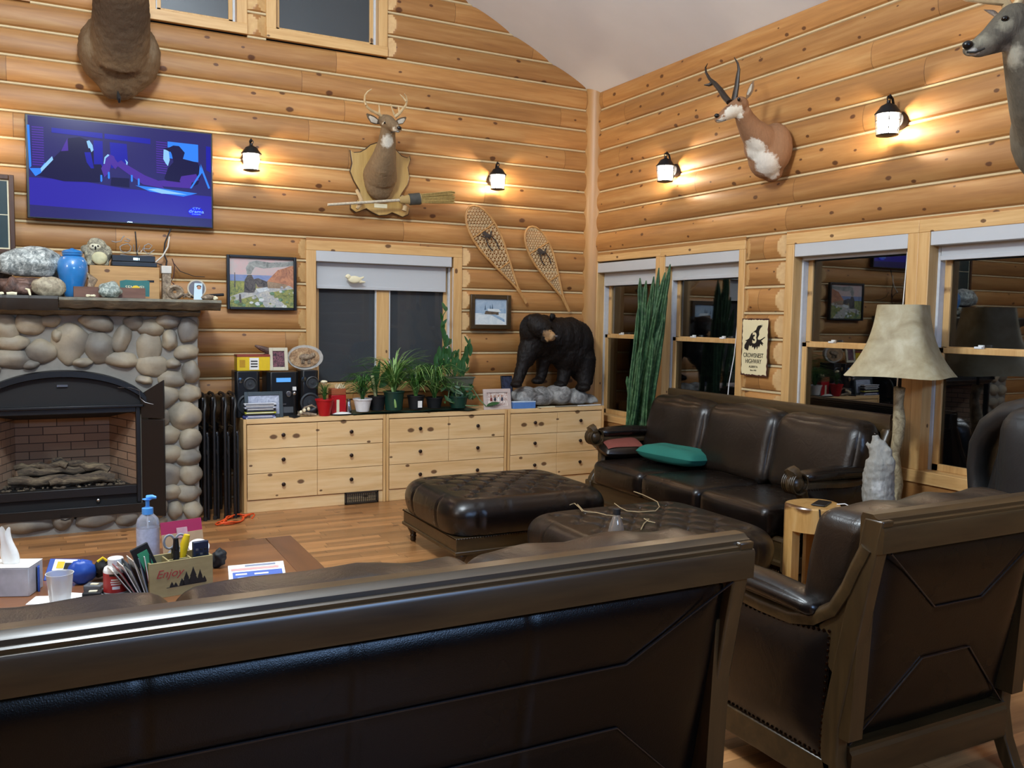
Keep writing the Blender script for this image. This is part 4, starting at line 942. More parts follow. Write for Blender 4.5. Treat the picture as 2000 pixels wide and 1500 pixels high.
# mule deer at the right edge of the frame
RT = tuple(RP(2010, 220, -.1))
t = thing('deer_mount', 'grey brown mule deer head mount cut by the right photo edge', 'deer mount', RT)
mb = MB()
E2(mb, 2060, 250, -.2, (.2, .22, .30)); mb.tube([RP(2060, 240, -.25), RP(2035, 190, -.40), RP(2015, 140, -.50), RP(2000, 95, -.58), RP(1992, 60, -.62)], [.20, .16, .125, .10, .085], 20)
mb.tube([RP(1985, 48, -.62), RP(1962, 60, -.67), RP(1935, 78, -.74), RP(1908, 92, -.80), RP(1895, 97, -.83)], [.090, .092, .066, .044, .036], 18); E2(mb, 1980, 42, -.62, (.09, .09, .09)); E2(mb, 1897, 96, -.83, (.036, .045, .036)); mb.tube([RP(1950, 84, -.70), RP(1905, 106, -.81)], [.05, .022], 12)
pp = [(RP(1920, 92, -.82), .09, '#8d8571', .05), (RP(1900, 106, -.85), .035, '#d9d4c8', .015), (RP(1975, 110, -.66), .075, '#aaa28e', .04), (RP(1965, 45, -.75), .05, '#8d8571', .03)]
build(mb, 'neck_and_head', fur('mule_deer_fur', '#6f6758', '#3c362e', pp, RT, (70, 70, 14)), t, remesh=.011, smo=4)
build(MB().ell(RP(1963, 37, -.735), (.018, .018, .016)), 'eye', M_eye, t)
build(MB().ell(RP(1890, 88, -.865), (.028, .026, .022)), 'nose', M_nose, t)
build(MB().tube(rb([(1888, 102, -.02), (1905, 102, 0), (1924, 94, .02)], -.85), .005, 6), 'mouth', M_nose, t)
p0, p1, p2 = RP(1952, 34, -.62), RP(1938, 24, -.62), RP(1922, 19, -.62)
build(MB().tube([p0, p1, p2], [.026, .034, .004], 12, flat=.35, up=(0, 1, 0)), 'ear', fur('mule_deer_ear', '#a79a8c', '#5c4a40', (), RT), t)
p0, p1, p2 = RP(2005, 30, -.55), RP(2030, 5, -.52), RP(2045, -20, -.5)
build(MB().tube([p0, p1, p2], [.03, .05, .004], 12, flat=.35, up=(1, 0, 0)), 'ear', fur('mule_deer_ear2', '#a79a8c', '#5c4a40', (), RT), t)
build(MB().tube(rb([(1968, 14), (1962, 2, -.02), (1930, 0, -.08), (1890, -4, -.14), (1850, -20, -.2), (1830, -60, -.25), (1835, -110, -.25)], -.62), [.026, .026, .022, .019, .015, .010, .004], 9), 'antler', M_antler, t)
build(MB().tube(rb([(1985, 14), (1993, 0, 0), (2010, -30, 0), (2040, -60, 0), (2060, -110, 0)], -.60), [.026, .024, .02, .014, .004], 9), 'antler', M_antler, t)
# ------------------------------------------------------------ river stone fireplace
FX0, FX1, FY, FZT = -5.85, -4.015, -.64, 1.62
t = thing('fireplace', 'river stone fireplace with black arched insert under the television', 'fireplace', ((FX0+FX1)/2, -.35, 0))
M_mortar = plain('mortar', '#86827a', .9, var=.12, scale=20, bs=.4)
n = NT('river_stone'); oi = n.N('ShaderNodeTexVoronoi', {'Vector': n.obj(), 'Scale': 3.1, 'Randomness': 1}); f = n.noise(n.obj(), 16, 5, .65)
n2 = n.ramp(n.noise(n.obj((1, 1, 1), (3, 2, 1)), 2.6, 1), [(.35, '#6f6a62'), (.45, '#8d8474'), (.55, '#a79a82'), (.65, '#7c7770')])
M_stone = n.col(n.mix(1, n2, n.ramp(f, [(.2, (.72,)*3), (.8, (1.05,)*3)]), 'MULTIPLY'), .62, bump=f, bs=.3, bd=.006)
# opening of the insert
IX0, IX1, IZ0, IZ1 = -5.46, -4.43, .10, .98
mb = MB(); YB = -.085
mb.bb((FX0, FY, 0), (IX0, YB, FZT)); mb.bb((IX1, FY, 0), (FX1+.005, YB, FZT)); mb.bb((IX0, FY, IZ1), (IX1, YB, FZT)); mb.bb((IX0, FY, 0), (IX1, YB, IZ0))
build(mb, 'chimney_breast', M_mortar, t)
ST = [(12, 640, 20, 22), (57, 634, 22, 17), (26, 670, 23, 13), (25, 700, 29, 17), (79, 685, 23, 19), (136, 670, 28, 33), (97, 627, 17, 10), (190, 630, 28, 14), (195, 680, 22, 25), (237, 662, 14, 25, -.3), (238, 703, 28, 14), (262, 630, 17, 13), (290, 678, 21, 29), (297, 713, 25, 20), (295, 640, 22, 15), (326, 627, 22, 13), (331, 664, 13, 18), (366, 645, 17, 22), (362, 688, 21, 14), (338, 710, 12, 9), (372, 727, 15, 20), (335, 741, 22, 14), (318, 775, 26, 20), (370, 769, 19, 16), (312, 815, 18, 18), (360, 811, 28, 24), (322, 852, 26, 18), (370, 856, 19, 19), (325, 886, 26, 17), (366, 893, 22, 15), (322, 928, 27, 23), (371, 927, 19, 20), (330, 960, 22, 14), (366, 962, 22, 15), (342, 996, 13, 16), (376, 996, 17, 17), (45, 1021, 46, 18), (122, 1015, 17, 17), (190, 1010, 32, 17, .15), (248, 1008, 20, 17), (285, 1003, 15, 14), (312, 990, 14, 18), (312, 1018, 12, 8), (-30, 655, 20, 30), (-30, 720, 22, 24), (-60, 690, 18, 22), (-40, 1010, 22, 18), (-75, 1020, 14, 18), (283, 742, 14, 8), (60, 712, 14, 8), (160, 708, 16, 8), (112, 656, 9, 12)]
random.seed(11); mb = MB()
for i, s_ in enumerate(ST):
    c = BP(s_[0], s_[1], FY); k = 1/226.
    if c.x < FX0+.04: continue
    mb.ell(c+V(0, .012, 0), (s_[2]*k*1.05, .062+random.uniform(0, .02), s_[3]*k*1.05), (0, -(s_[4] if len(s_) > 4 else random.uniform(-.15, .15)), 0), 20, 14, amp=.22, seed=i, fr=1.3)
for j in range(10):   # stones returning around the right corner
    mb.ell((FX1-.02, FY+.10+.16*(j % 3), .12+.16*j), (.05, .09, .075), None, 16, 12, amp=.2, seed=j+70, fr=1.3)
for j in range(9):
    for xx in (FX0+.09, FX0+.25): mb.ell((xx, FY+.012, .12+.17*j), (.085, .065, .075), None, 16, 12, amp=.2, seed=j+90+xx, fr=1.3)
build(mb, 'river_stones', M_stone, t, smooth=80)
M_slab = NT('mantel_slate'); f = M_slab.noise(M_slab.obj((1, 1, 3)), 9, 5, .7, .5); M_slab = M_slab.col(M_slab.ramp(f, [(.3, '#4c4a43'), (.55, '#6d6858'), (.75, '#8a8068')]), .6, bump=f, bs=.5, bd=.02)
M_slabd = plain('mantel_slate_dark', '#3b3a38', .6, var=.2, scale=8)
def slab(x0, x1, yf, zt, th, mat, seed, name='mantel_slab'):
    n_ = 40; rings = []
    for i in range(n_+1):
        x = x0+(x1-x0)*i/n_; jg = .03*mnoise.noise(Vector((x*7, seed, 0)))+.012*mnoise.noise(Vector((x*25, seed, 3))); jz = .018*mnoise.noise(Vector((x*9, seed, 5)))
        rings.append([V(x, -.09, zt), V(x, yf+jg, zt), V(x, yf+jg-.012, zt-.02), V(x, yf+jg+.01, zt-th*.6+jz), V(x, yf+jg+.05, zt-th+jz), V(x, -.09, zt-th)])
    return build(MB().loft(rings), name, mat, t, smooth=25)
slab(FX0-.15, -4.96, -.87, 1.735, .10, M_slabd, 1); slab(-4.955, -3.865, -.86, 1.73, .075, M_slab, 4)
slab(FX0-.05, -4.0, -.74, 1.655, .05, M_slab, 9, 'mantel_ledge')
# insert: surround with an arched hood, doors, firebox, logs
ic = (IX0+IX1)/2; yI = FY-.045
def arch(x, lo=.965, hi=1.205): 
    u = (x-ic)/(.5*(IX1-IX0)+.06); return lo+(hi-lo)*max(0, 1-u*u)**.62*1.0
mb = MB(); N_ = 30; rings = []
for i in range(N_+1):
    x = IX0-.05+(IX1-IX0+.10)*i/N_; z = arch(x); zi = max(.93, z-.055)
    rings.append([V(x, yI, zi), V(x, yI-.03, zi+.008), V(x, yI-.03, z-.006), V(x, yI, z), V(x, FY+.02, z), V(x, FY+.02, zi)])
mb.loft(rings); build(mb, 'arch_trim', M_black, t, smooth=50)
mb = MB(); rings = []
for i in range(N_+1):
    x = IX0-.04+(IX1-IX0+.08)*i/N_; z = arch(x)-.03; rings.append([V(x, yI+.012, .90), V(x, yI+.012, max(.905, z)), V(x, FY+.03, max(.905, z)), V(x, FY+.03, .90)])
mb.loft(rings); build(mb, 'hood_panel', M_blackm, t)
build(MB().bb((IX0-.02, yI-.025, .925), (IX1+.02, FY+.02, .945)), 'hood_lip', M_black, t, bevel=.004)
bx0, bx1, bz0, bz1 = IX0+.03, IX1-.03, .335, .885
mb = MB(); mb.bb((IX0, yI, .20), (bx0, FY+.02, .93)); mb.bb((bx1, yI, .20), (IX1, FY+.02, .93)); mb.bb((bx0, yI, .27), (bx1, FY+.02, bz0)); mb.bb((bx0, yI, bz1), (bx1, FY+.02, .93)); build(mb, 'insert_frame', M_black, t, bevel=.004)
build(MB().bb((ic-.035, yI-.002, 1.085), (ic+.035, yI+.013, 1.10)), 'badge', M_silver, t)
n = NT('fire_brick'); tc = n.N('ShaderNodeTexCoord').outputs['Object']; sp_ = n.N('ShaderNodeSeparateXYZ', {0: tc}).outputs
cb = n.N('ShaderNodeCombineXYZ', {0: n.math('ADD', sp_[0], sp_[1]), 1: sp_[2]}).outputs[0]
br = n.N('ShaderNodeTexBrick', {'Vector': cb, 'Color1': (*srgb('#a88a70'), 1), 'Color2': (*srgb('#8f735d'), 1), 'Mortar': (*srgb('#4a3b32'), 1), 'Scale': 1, 'Mortar Size': .0035, 'Brick Width': .19, 'Row Height': .062})
M_brick = n.col(br.outputs[0], .85, bump=n.noise(n.obj(), 50, 3), bs=.3)
yb, sk = -.20, .16
mb = MB(); mb.face([V(bx0+sk, yb, bz0-.02), V(bx1-sk, yb, bz0-.02), V(bx1-sk, yb, bz1-.08), V(bx0+sk, yb, bz1-.08)])
mb.face([V(bx0, FY+.02, bz0-.02), V(bx0+sk, yb, bz0-.02), V(bx0+sk, yb, bz1), V(bx0, FY+.02, bz1)]); mb.face([V(bx1, FY+.02, bz0-.02), V(bx1-sk, yb, bz0-.02), V(bx1-sk, yb, bz1), V(bx1, FY+.02, bz1)])
build(mb, 'firebox_bricks', M_brick, t, smooth=0)
mb = MB(); mb.face([V(bx0, FY+.02, bz1), V(bx1, FY+.02, bz1), V(bx1-sk, yb, bz1-.08), V(bx0+sk, yb, bz1-.08)]); build(mb, 'firebox_hood', M_blackm, t, smooth=0); build(MB().face([V(bx0, FY+.02, bz0-.015), V(bx1, FY+.02, bz0-.015), V(bx1-sk, yb, bz0-.015), V(bx0+sk, yb, bz0-.015)]), 'firebox_floor', M_blackm, t, smooth=0)
M_log = NT('ceramic_log'); f = M_log.noise(M_log.obj((3, 12, 12)), 2, 5, .7, 1); M_log = M_log.col(M_log.ramp(f, [(.35, '#2b2622'), (.5, '#5c4f40'), (.7, '#8a7a5f')]), .9, bump=f, bs=.8, bd=.02)
for a, b, r_ in (((bx0+.12, -.50, .385), (bx1-.15, -.52, .375), .035), ((bx0+.18, -.42, .43), (ic+.28, -.40, .44), .032), ((ic-.08, -.36, .50), (bx1-.18, -.46, .43), .030), ((bx0+.16, -.34, .46), (ic+.02, -.44, .48), .024), ((ic-.1, -.55, .365), (bx1-.20, -.47, .40), .026), ((bx0+.25, -.33, .40), (bx1-.25, -.33, .41), .03)):
    a, b = Vector(a), Vector(b)
    build(MB().tube([a.lerp(b, q/8)+V(0, 0, .012*sin(q*2.1)) for q in range(9)], [r_*(.8+.3*abs(sin(q*1.7))) for q in range(9)], 10), 'fire_log', M_log, t, disp=(.02, .05))
mb = MB(); random.seed(4)
for i in range(110): mb.ell((random.uniform(bx0+.08, bx1-.08), random.uniform(-.6, -.35), bz0-.008), (random.uniform(.008, .02), .012, .010), None, 6, 4, amp=.3, seed=i)
setp(build(mb, 'embers', M_log, t), kind='stuff')
# lower control tray and flap
mb = MB(); mb.bb((IX0+.02, yI+.03, .13), (IX1-.02, FY+.04, .27)); build(mb, 'control_recess', M_blackm, t)
mb = MB(); mb.box((ic, yI-.02, .165), (IX1-IX0+.04, .012, .075), (R(14), 0, 0)); build(mb, 'lower_flap', M_black, t, bevel=.003)
build(MB().ell((ic+.22, yI+.02, .235), (.016, .014, .016), None, 12, 8), 'control_knob', M_silver, t)
mb = MB(); mb.tube([V(ic-.03, yI-.035, .125), V(ic, yI-.045, .118), V(ic+.03, yI-.035, .125)], .005, 6); build(mb, 'flap_handle', M_black, t)
# open door leaf hinged at the right, folded forward
d0 = V(IX1+.005, yI-.005, 0); d1 = d0+V(.15, -.10, 0)
for (za, zb) in ((.10, .83), (.84, 1.13)):
    build(MB().loft([[V(p.x, p.y, za), V(p.x+.008, p.y+.012, za), V(p.x+.008, p.y+.012, zb2), V(p.x, p.y, zb2)] for p, zb2 in ((d0, zb if za < .5 else 1.02), (d1, zb))]), 'door', M_black, t, bevel=.002)
mb = MB(); mb.tube([BP(230, 757, yI-.02), BP(255, 757, yI-.03), BP(272, 763, yI-.04), BP(274, 778, yI-.04), BP(284, 786, yI-.06), BP(300, 790, yI-.1)], .003, 6); build(mb, 'door_latch', M_silver, t)

# ------------------------------------------------------------ things on the mantel
ZM = 1.7335
def rock(label, px, py, y, r_, mat, seed=0, rot=None, z=ZM, name='rock', cat='rock', amp=.35, fr=1.6, group=None):
    c = BP(px, py, y); c.z = z+r_[2]*.86
    mb = MB().ell(c, r_, rot, 22, 16, amp=amp, seed=seed, fr=fr)
    lo = z+.0005
    for p in mb.v: p.z = max(p.z, lo)
    return solo(mb, name, mat, label, cat, group, smooth=60)
def mottle(nm, a, b, c, sc=20, rough=.6, bs=.5):
    n = NT(nm); f = n.noise(n.obj(), sc, 6, .75, .8); return n.col(n.ramp(f, [(.35, a), (.5, b), (.65, c)]), rough, bump=f, bs=bs, bd=.01)
M_grock = mottle('grey_mineral', '#4c5456', '#9aa09c', '#dfe2dc', 28, .35); M_brock = mottle('brown_rock', '#33211b', '#5a4238', '#86675a', 16); M_tanrock = mottle('tan_rock', '#6a6250', '#9c917a', '#b9ae93', 24); M_geode = mottle('geode', '#3f4a46', '#8e9a92', '#c8cec4', 50, .3); M_wooddr = mottle('driftwood', '#4a3c30', '#85725c', '#b3a288', 20)
rock('large pale grey mineral rock, topmost of the pile at the left of the mantel', 62, 530, -.45, (.21, .10, .115), M_grock, 3, z=ZM+.142)
rock('brown rock slab under the large grey mineral on the mantel', 45, 560, -.50, (.24, .10, .075), M_brock, 5)
rock('white speckled grey rock leaning against the blue urn', 111, 552, -.30, (.05, .06, .15), M_grock, 8, (0, -.25, 0))
rock('small dark furry-looking brown stone at the left end of the mantel', -2, 535, -.3, (.08, .07, .17), mottle('dark_brown_rock', '#1e1612', '#3b2c22', '#5b4635', 30), 9)
rock('tan lumpy rock in front of the blue urn', 96, 572, -.74, (.115, .06, .075), M_tanrock, 12, amp=.25)
rock('silver grey geode chunk in front of the long brown box', 216, 572, -.78, (.080, .045, .058), M_geode, 14)
rock('small pale pebble beside the brown box on the mantel, left one', 172, 578, -.82, (.016, .012, .010), M_cream, 1, name='pebble', cat='pebble'); rock('small pale pebble in front of the brown box on the mantel, right one', 182, 578, -.82, (.018, .012, .010), M_cream, 2, name='pebble', cat='pebble')
rock('tiny cream stone at the far left of the mantel front', 2, 576, -.80, (.02, .015, .012), M_cream, 7, name='pebble', cat='pebble')
# carved brown animal figure and antler tine
t = thing('carved_figure', 'dark brown carved animal figure in front of the stacked rocks', 'carving', (*BP(30, 580, -.68).xy, ZM)); mb = MB()
for px, py, r_ in ((25, 562, (.045, .05, .06)), (45, 566, (.07, .05, .045)), (24, 549, (.03, .035, .035)), (18, 572, (.04, .045, .04)), (52, 573, (.05, .05, .03))): c = BP(px, py, -.66); c.z = max(c.z, ZM+r_[2]+.002); mb.ell(c, r_, None, 14, 10)
build(mb, 'body', M_brock, t, remesh=.008, smo=3)
solo(MB().tube([BP(13, 574, -.76), BP(24, 573, -.76), BP(33, 574, -.76)], .012, 8), 'bone', M_cream, 'short white bone lying before the brown carved figure', 'bone')
mb = MB(); mb.tube([V(*BP(50, 564, -.75)), V(*BP(56, 566, -.76)), V(*BP(58, 573, -.78)), V(*BP(60, 579, -.79))], [.006, .009, .008, .004], 8); solo(mb, 'tusk', M_cream, 'thin curved white tusk on the mantel beside the carved figure', 'tusk')
# blue urn
c = BP(143, 583, -.46); c.z = ZM; t = thing('urn', 'glossy blue lidded urn on the mantel', 'urn', c); Mu = plain('blue_glaze', '#2d7fc4', .12, var=.1, coat=1)
build(MB().lathe([(.050, 0), (.056, .01), (.066, .05), (.092, .13), (.106, .20), (.100, .26), (.080, .295), (.062, .305)], 32, c), 'body', Mu, t, smooth=60)
build(MB().lathe([(.064, .306), (.068, .31), (.068, .325), (.074, .330), (.060, .345), (.018, .356), (.010, .362)], 32, c), 'lid', Mu, t, smooth=50)
# wooden crate with owl and set-top box
M_crate = wood('crate_pine', [(.3, '#a87b46'), (.7, '#c89c62')], 0, grain=(1.5, 20), rough=.5, knots=.4, kscale=9)
a, b = BP(176, 582, -.42), BP(312, 582, -.42)
t = thing('wooden_box', 'plain pine box on the mantel carrying the owl and the set-top box', 'box', ((a.x+b.x)/2, -.32, ZM))
build(MB().bb((a.x, -.43, ZM), (b.x, -.21, ZM+.245)), 'body', M_crate, t, bevel=.004); build(MB().bb((b.x-.09, -.434, ZM+.13), (b.x-.04, -.43, ZM+.145)), 'latch', M_iron, t)
ztop = ZM+.246; ow = BP(190, 500, -.33); t = thing('owl_figurine', 'mottled grey owl figurine standing on the pine box', 'figurine', (ow.x, -.33, ztop))
Mo = mottle('owl_feathers', '#4c483c', '#8b8674', '#c4bea0', 30, .8); mb = MB(); o = V(ow.x, -.33, ztop)
mb.ell(o+V(0, 0, .075), (.092, .07, .085)); mb.ell(o+V(0, -.005, .150), (.068, .06, .055)); mb.ell(o+V(-.01, 0, .165), (.055, .055, .05)); mb.ell(o+V(-.085, 0, .12), (.03, .03, .035)); mb.ell(o+V(.07, 0, .1), (.035, .05, .06)); mb.bb(o+V(-.08, -.05, 0), o+V(.08, .05, .03))
build(mb, 'body', Mo, t, remesh=.009, smo=3, disp=(.012, .03))
build(MB().ell(o+V(.012, -.062, .055), (.055, .022, .05), None, 16, 10), 'breast', plain('owl_breast', '#cdc79f', .8, var=.2), t)
build(MB().ell(o+V(-.015, -.052, .140), (.042, .018, .025), None, 16, 10), 'face', plain('owl_face', '#d5cfb5', .8, var=.2), t)
for s_ in (-.032, .004): build(MB().ell(o+V(s_, -.068, .145), (.007, .006, .007), None, 10, 8), 'eye', M_eye, t)
build(MB().lathe([(.001, -.02), (.007, 0), (.001, .012)], 8, o+V(-.014, -.072, .133)), 'beak', M_eye, t)
a, b = BP(217, 516, -.36), BP(305, 516, -.36)
t = thing('set_top_box', 'black set-top box with a glowing clock below the television', 'electronics', ((a.x+b.x)/2, -.32, ztop))
build(MB().bb((a.x, -.43, ztop), (b.x, -.22, ztop+.036)), 'lower_unit', M_black, t, bevel=.004); build(MB().bb((a.x+.004, -.425, ztop+.037), (b.x-.012, -.23, ztop+.085)), 'upper_unit', M_black, t, bevel=.004)
for i, (q, w_) in enumerate(((.475, .006), (.50, .006), (.525, .006), (.55, .006), (.60, .002))): build(MB().bb((a.x+(b.x-a.x)*q, -.4265, ztop+.05), (a.x+(b.x-a.x)*q+w_*1.6, -.4252, ztop+.066)), 'display_digit', emis('led_white', (.6, .9, 1), 4), t)
# metal script word and cables behind it
M_wire = plain('grey_wire', '#9b8f82', .4, .5)
sc = [[(218, 471), (226, 473), (236, 471), (240, 463), (243, 461)], [(243, 470), (252, 472), (255, 469), (247, 466)], [(240, 478), (234, 482), (236, 490), (245, 494), (254, 490), (256, 482), (250, 476), (240, 478)], [(261, 478), (262, 490), (268, 494), (273, 480), (274, 494), (280, 484)], [(280, 486), (292, 486), (297, 480), (290, 476), (282, 480), (281, 490), (290, 496), (302, 488)]]
t = thing('wire_word', 'grey wire script word propped behind the set-top box', 'ornament', BP(258, 500, -.20))
for s_ in sc: build(MB().tube([BP(x, y, -.19) for x, y in s_], .0045, 6), 'letter', M_wire, t)
build(MB().tube([BP(235, 497, -.19), BP(258, 500, -.19), BP(300, 499, -.19)], .004, 6), 'base_wire', M_wire, t)
def cable(pts, y, r_, m_, label): return solo(MB().tube([BP(p[0], p[1], y+(p[2] if len(p) > 2 else 0)) for p in pts], r_, 6), 'cable', m_, label, 'cable')
cable([(264, 452), (266, 470), (267, 490), (270, 505)], -.12, .005, M_cableb, 'black cable hanging from the middle of the television')
cable([(334, 446), (329, 458), (322, 475), (320, 495), (326, 510), (322, 530)], -.12, .006, M_cableb, 'thick black cable bundle dropping from the right end of the television')
cable([(331, 462), (328, 482), (318, 500), (304, 512)], -.14, .006, M_cablew, 'white cable curving from the television to the set-top box')
cable([(305, 514), (315, 517), (326, 526), (330, 535)], -.14, .004, M_cableb, 'short black cord leaving the right side of the set-top box')
cable([(336, 505), (341, 520), (339, 540), (334, 550), (345, 560), (352, 575)], -.16, .004, plain('brown_cable', '#4a241c', .5), 'brown cord hanging down beside the power plug on the wall')
cable([(340, 515), (352, 530), (380, 540), (400, 541)], -.12, .003, M_cableb, 'thin dark wire running right along the logs under the television')
# long brown box with oddments, green sign plate
a, b = BP(144, 584, -.72), BP(284, 584, -.72)
t = thing('trinket_tray', 'long low brown wooden tray box at the front of the mantel', 'box', ((a.x+b.x)/2, -.67, ZM)); Mt = wood('tray_brown', [(.3, '#5a3b2c'), (.7, '#7a5543')], 0, grain=(2, 14), rough=.5, knots=0)
mb = MB(); x0, x1 = a.x, b.x; mb.bb((x0, -.73, ZM), (x1, -.718, ZM+.075)); mb.bb((x0, -.60, ZM), (x1, -.588, ZM+.075)); mb.bb((x0, -.718, ZM), (x0+.012, -.60, ZM+.075)); mb.bb((x1-.012, -.718, ZM), (x1, -.60, ZM+.075)); mb.bb((x0+.012, -.718, ZM), (x1-.012, -.60, ZM+.01)); build(mb, 'body', Mt, t)
Mg = plain('green_plate', '#2c6b66', .4, var=.12); c = BP(262, 548, -.56)
t = thing('name_plate', 'green metal plate with worn white lettering standing in the brown tray', 'sign', (c.x, -.615, ZM+.012))
build(MB().prism([(-.102, -.0), (.10, .0), (.103, .115), (.085, .122), (.02, .118), (-.06, .122), (-.102, .112)], lambda u, v_, tt: V(c.x+u, -.615+tt, ZM+.05+v_-.035), -.002, .002), 'plate', Mg, t, smooth=0)
text('SEMI VE!', 'lettering', .036, M_cream, frame_back((c.x, -.6185, ZM+.08)), t, .0006)
c = BP(265, 558, -.66); t = thing('tape_measure', 'yellow round plastic thing with a dark centre in the brown tray', 'tape measure', (c.x, -.66, ZM+.0115)); mb = MB(); mb.tube([V(c.x, -.69, ZM+.062), V(c.x, -.64, ZM+.062)], .032, 20); mb.bb((c.x-.02, -.69, ZM+.0115), (c.x+.02, -.64, ZM+.05)); build(mb, 'case', M_yel, t, bevel=.004); build(MB().tube([V(c.x+.005, -.693, ZM+.062), V(c.x+.005, -.688, ZM+.062)], .012, 14), 'hub', M_blackm, t)
rock('grey crumpled chunk in the brown tray before the green plate', 250, 556, -.67, (.035, .03, .035), M_geode, 21, z=ZM+.0115); rock('cream nugget in the brown tray left of the yellow piece', 240, 558, -.66, (.03, .025, .03), M_cream, 22, z=ZM+.0115, name='nugget', cat='rock')
mb = MB(); mb.tube([BP(170, 532, -.5), BP(182, 545, -.55), BP(176, 562, -.6)], [.004, .035, .02], 8, flat=.4); solo(mb, 'wood_carving', M_wooddr, 'jagged brown wood piece leaning right of the blue urn', 'carving')
mb = MB(); mb.tube([BP(203, 560, -.46), BP(214, 570, -.50), BP(222, 580, -.55)], [.010, .014, .008], 8); solo(mb, 'stick', M_brock, 'short brown stick leaning on the pine box', 'stick')
# block, driftwood, bark ring, oval plaque, knife
a, b = BP(314, 530, -.40), BP(334, 582, -.40)
t = thing('outlet_post', 'grey weathered wooden post piece with a white top right of the pine box', 'ornament', ((a.x+b.x)/2, -.42, ZM)); mb = MB(); mb.bb((a.x+.005, -.46, ZM), (b.x-.005, -.38, ZM+.20)); build(mb, 'post', M_wooddr, t, disp=(.02, .04)); build(MB().bb((a.x, -.465, ZM+.201), (b.x, -.375, ZM+.26)), 'cap', plain('plaster_white', '#cfcac0', .8), t, bevel=.004)
mb = MB(); c = BP(342, 572, -.66); c.z = ZM+.055
for k in range(3): mb.tube([c+V(cos(a_)*(.05-.012*k), .01*k, sin(a_)*(.042-.01*k)) for a_ in [i*pi/10 for i in range(20)]], .014, 7, closed=True)
solo(mb, 'bark_ring', M_wooddr, 'curled ring of grey driftwood on the mantel', 'driftwood', remesh=0)
mb = MB(); random.seed(9)
for i in range(9):
    c = BP(358+i*3.5, 578, -.68+.03*(i % 3)); mb.tube([V(c.x-.04, c.y, ZM+.012+.01*(i % 3)), V(c.x, c.y+.02, ZM+.03+.02*random.random()), V(c.x+.05, c.y-.01, ZM+.014)], [.006, .012, .004], 6)
setp(solo(mb, 'twigs', M_wooddr, 'heap of dark twigs and roots between the driftwood ring and oval plaque', 'twigs'), kind='stuff')
c = BP(386, 584, -.72); t = thing('photo_plaque', 'oval wood slice plaque with a small portrait card on the mantel', 'plaque', (c.x, -.70, ZM))
build(MB().tube([V(c.x, -.68, ZM+.085), V(c.x, -.665, ZM+.085)], .068, 28), 'wood_slice', plain('birch_rim', '#c9bea8', .7, var=.2), t); build(MB().tube([V(c.x, -.683, ZM+.085), V(c.x, -.6801, ZM+.085)], .058, 28), 'slice_face', plain('slice_grey', '#70707a', .6, var=.2), t)
mb = MB(); mb.loft([[V(c.x-.028, -.715, ZM), V(c.x+.034, -.715, ZM), V(c.x+.034, -.712, ZM), V(c.x-.028, -.712, ZM)], [V(c.x-.018, -.690, ZM+.125), V(c.x+.040, -.690, ZM+.125), V(c.x+.040, -.687, ZM+.125), V(c.x-.018, -.687, ZM+.125)]]); build(mb, 'card', plain('pale_blue_card', '#b9cfdc', .5, var=.05), t)
build(MB().ell((c.x+.014, -.697, ZM+.088), (.015, .003, .018), None, 14, 8), 'portrait', plain('portrait_skin', '#b07d5e', .6), t); build(MB().ell((c.x+.014, -.695, ZM+.099), (.018, .003, .012), None, 14, 8), 'portrait_hair', M_blackm, t)
a, b = BP(404, 574, -.60), BP(437, 570, -.60); a.z = ZM+.035; b.z = ZM+.045
t = thing('hunting_knife', 'dark handled tool lying at the right end of the mantel', 'tool', (a.x, a.y, ZM)); build(MB().tube([a, b], .011, 8), 'handle', M_blackm, t); build(MB().tube([a+V(.0, 0, -.0), a+V(-.05, -.03, -.025)], [.010, .006], 8), 'tip', M_wooddr, t)
rock('small light shell-like stone at the right end of the mantel', 420, 580, -.70, (.022, .02, .016), M_cream, 31, name='pebble', cat='pebble'); rock('knobbly grey stone at the right end of the mantel', 405, 580, -.70, (.05, .03, .022), M_wooddr, 33)

# ------------------------------------------------------------ folded chairs and extension cord
def folded_chair(x, y0, tilt, label, lean_=.05):
    t = thing('folding_chair', label, 'folding chair', (x, y0, 0), tilt, 'folded chairs beside the fireplace'); B = lambda mb, nm, mt, **k: build(mb, nm, mt, t, world=False, **k)
    w_ = .21
    def loop(zt, off, dz=0): 
        pts = [(0+off, -w_, 0), (0+off, -w_, zt-.14)]+[(off+lean_*.2, -w_+.14-.14*cos(a), zt-.14+.14*sin(a)) for a in (pi/8, pi/4, 3*pi/8, pi/2)]+[(off+lean_*.2, w_-.14+.14*sin(a), zt-.14+.14*cos(a)) for a in (0, pi/8, pi/4, 3*pi/8, pi/2)]+[(off, w_, 0)]
        return pts
    B(MB().tube(loop(.99, 0), .0125, 8), 'back_frame', M_black, smooth=60)
    B(MB().tube([(.028, -w_+.02, .0), (.028, -w_+.02, .66), (.028, w_-.02, .66), (.028, w_-.02, 0)], .0115, 8), 'rear_leg_frame', M_black, smooth=60)
    B(rbox(MB(), -.020, .016, -.17, .17, .74, .975, .015, n=8), 'backrest', M_leather, smooth=80)
    B(rbox(MB(), .008, .042, -.19, .19, .36, .70, .015, n=8), 'seat', M_leather, smooth=80)
    for s_ in (-1, 1): B(MB().tube([(-.006, s_*w_, .62), (.028, s_*(w_-.02), .5), (.034, s_*(w_-.03), .38)], .006, 6), 'hinge_link', M_black)
    for s_ in (-1, 1): B(MB().tube([(0, s_*w_, 0), (0, s_*w_, .03)], .016, 8), 'foot_cap', M_blackm)
    return t
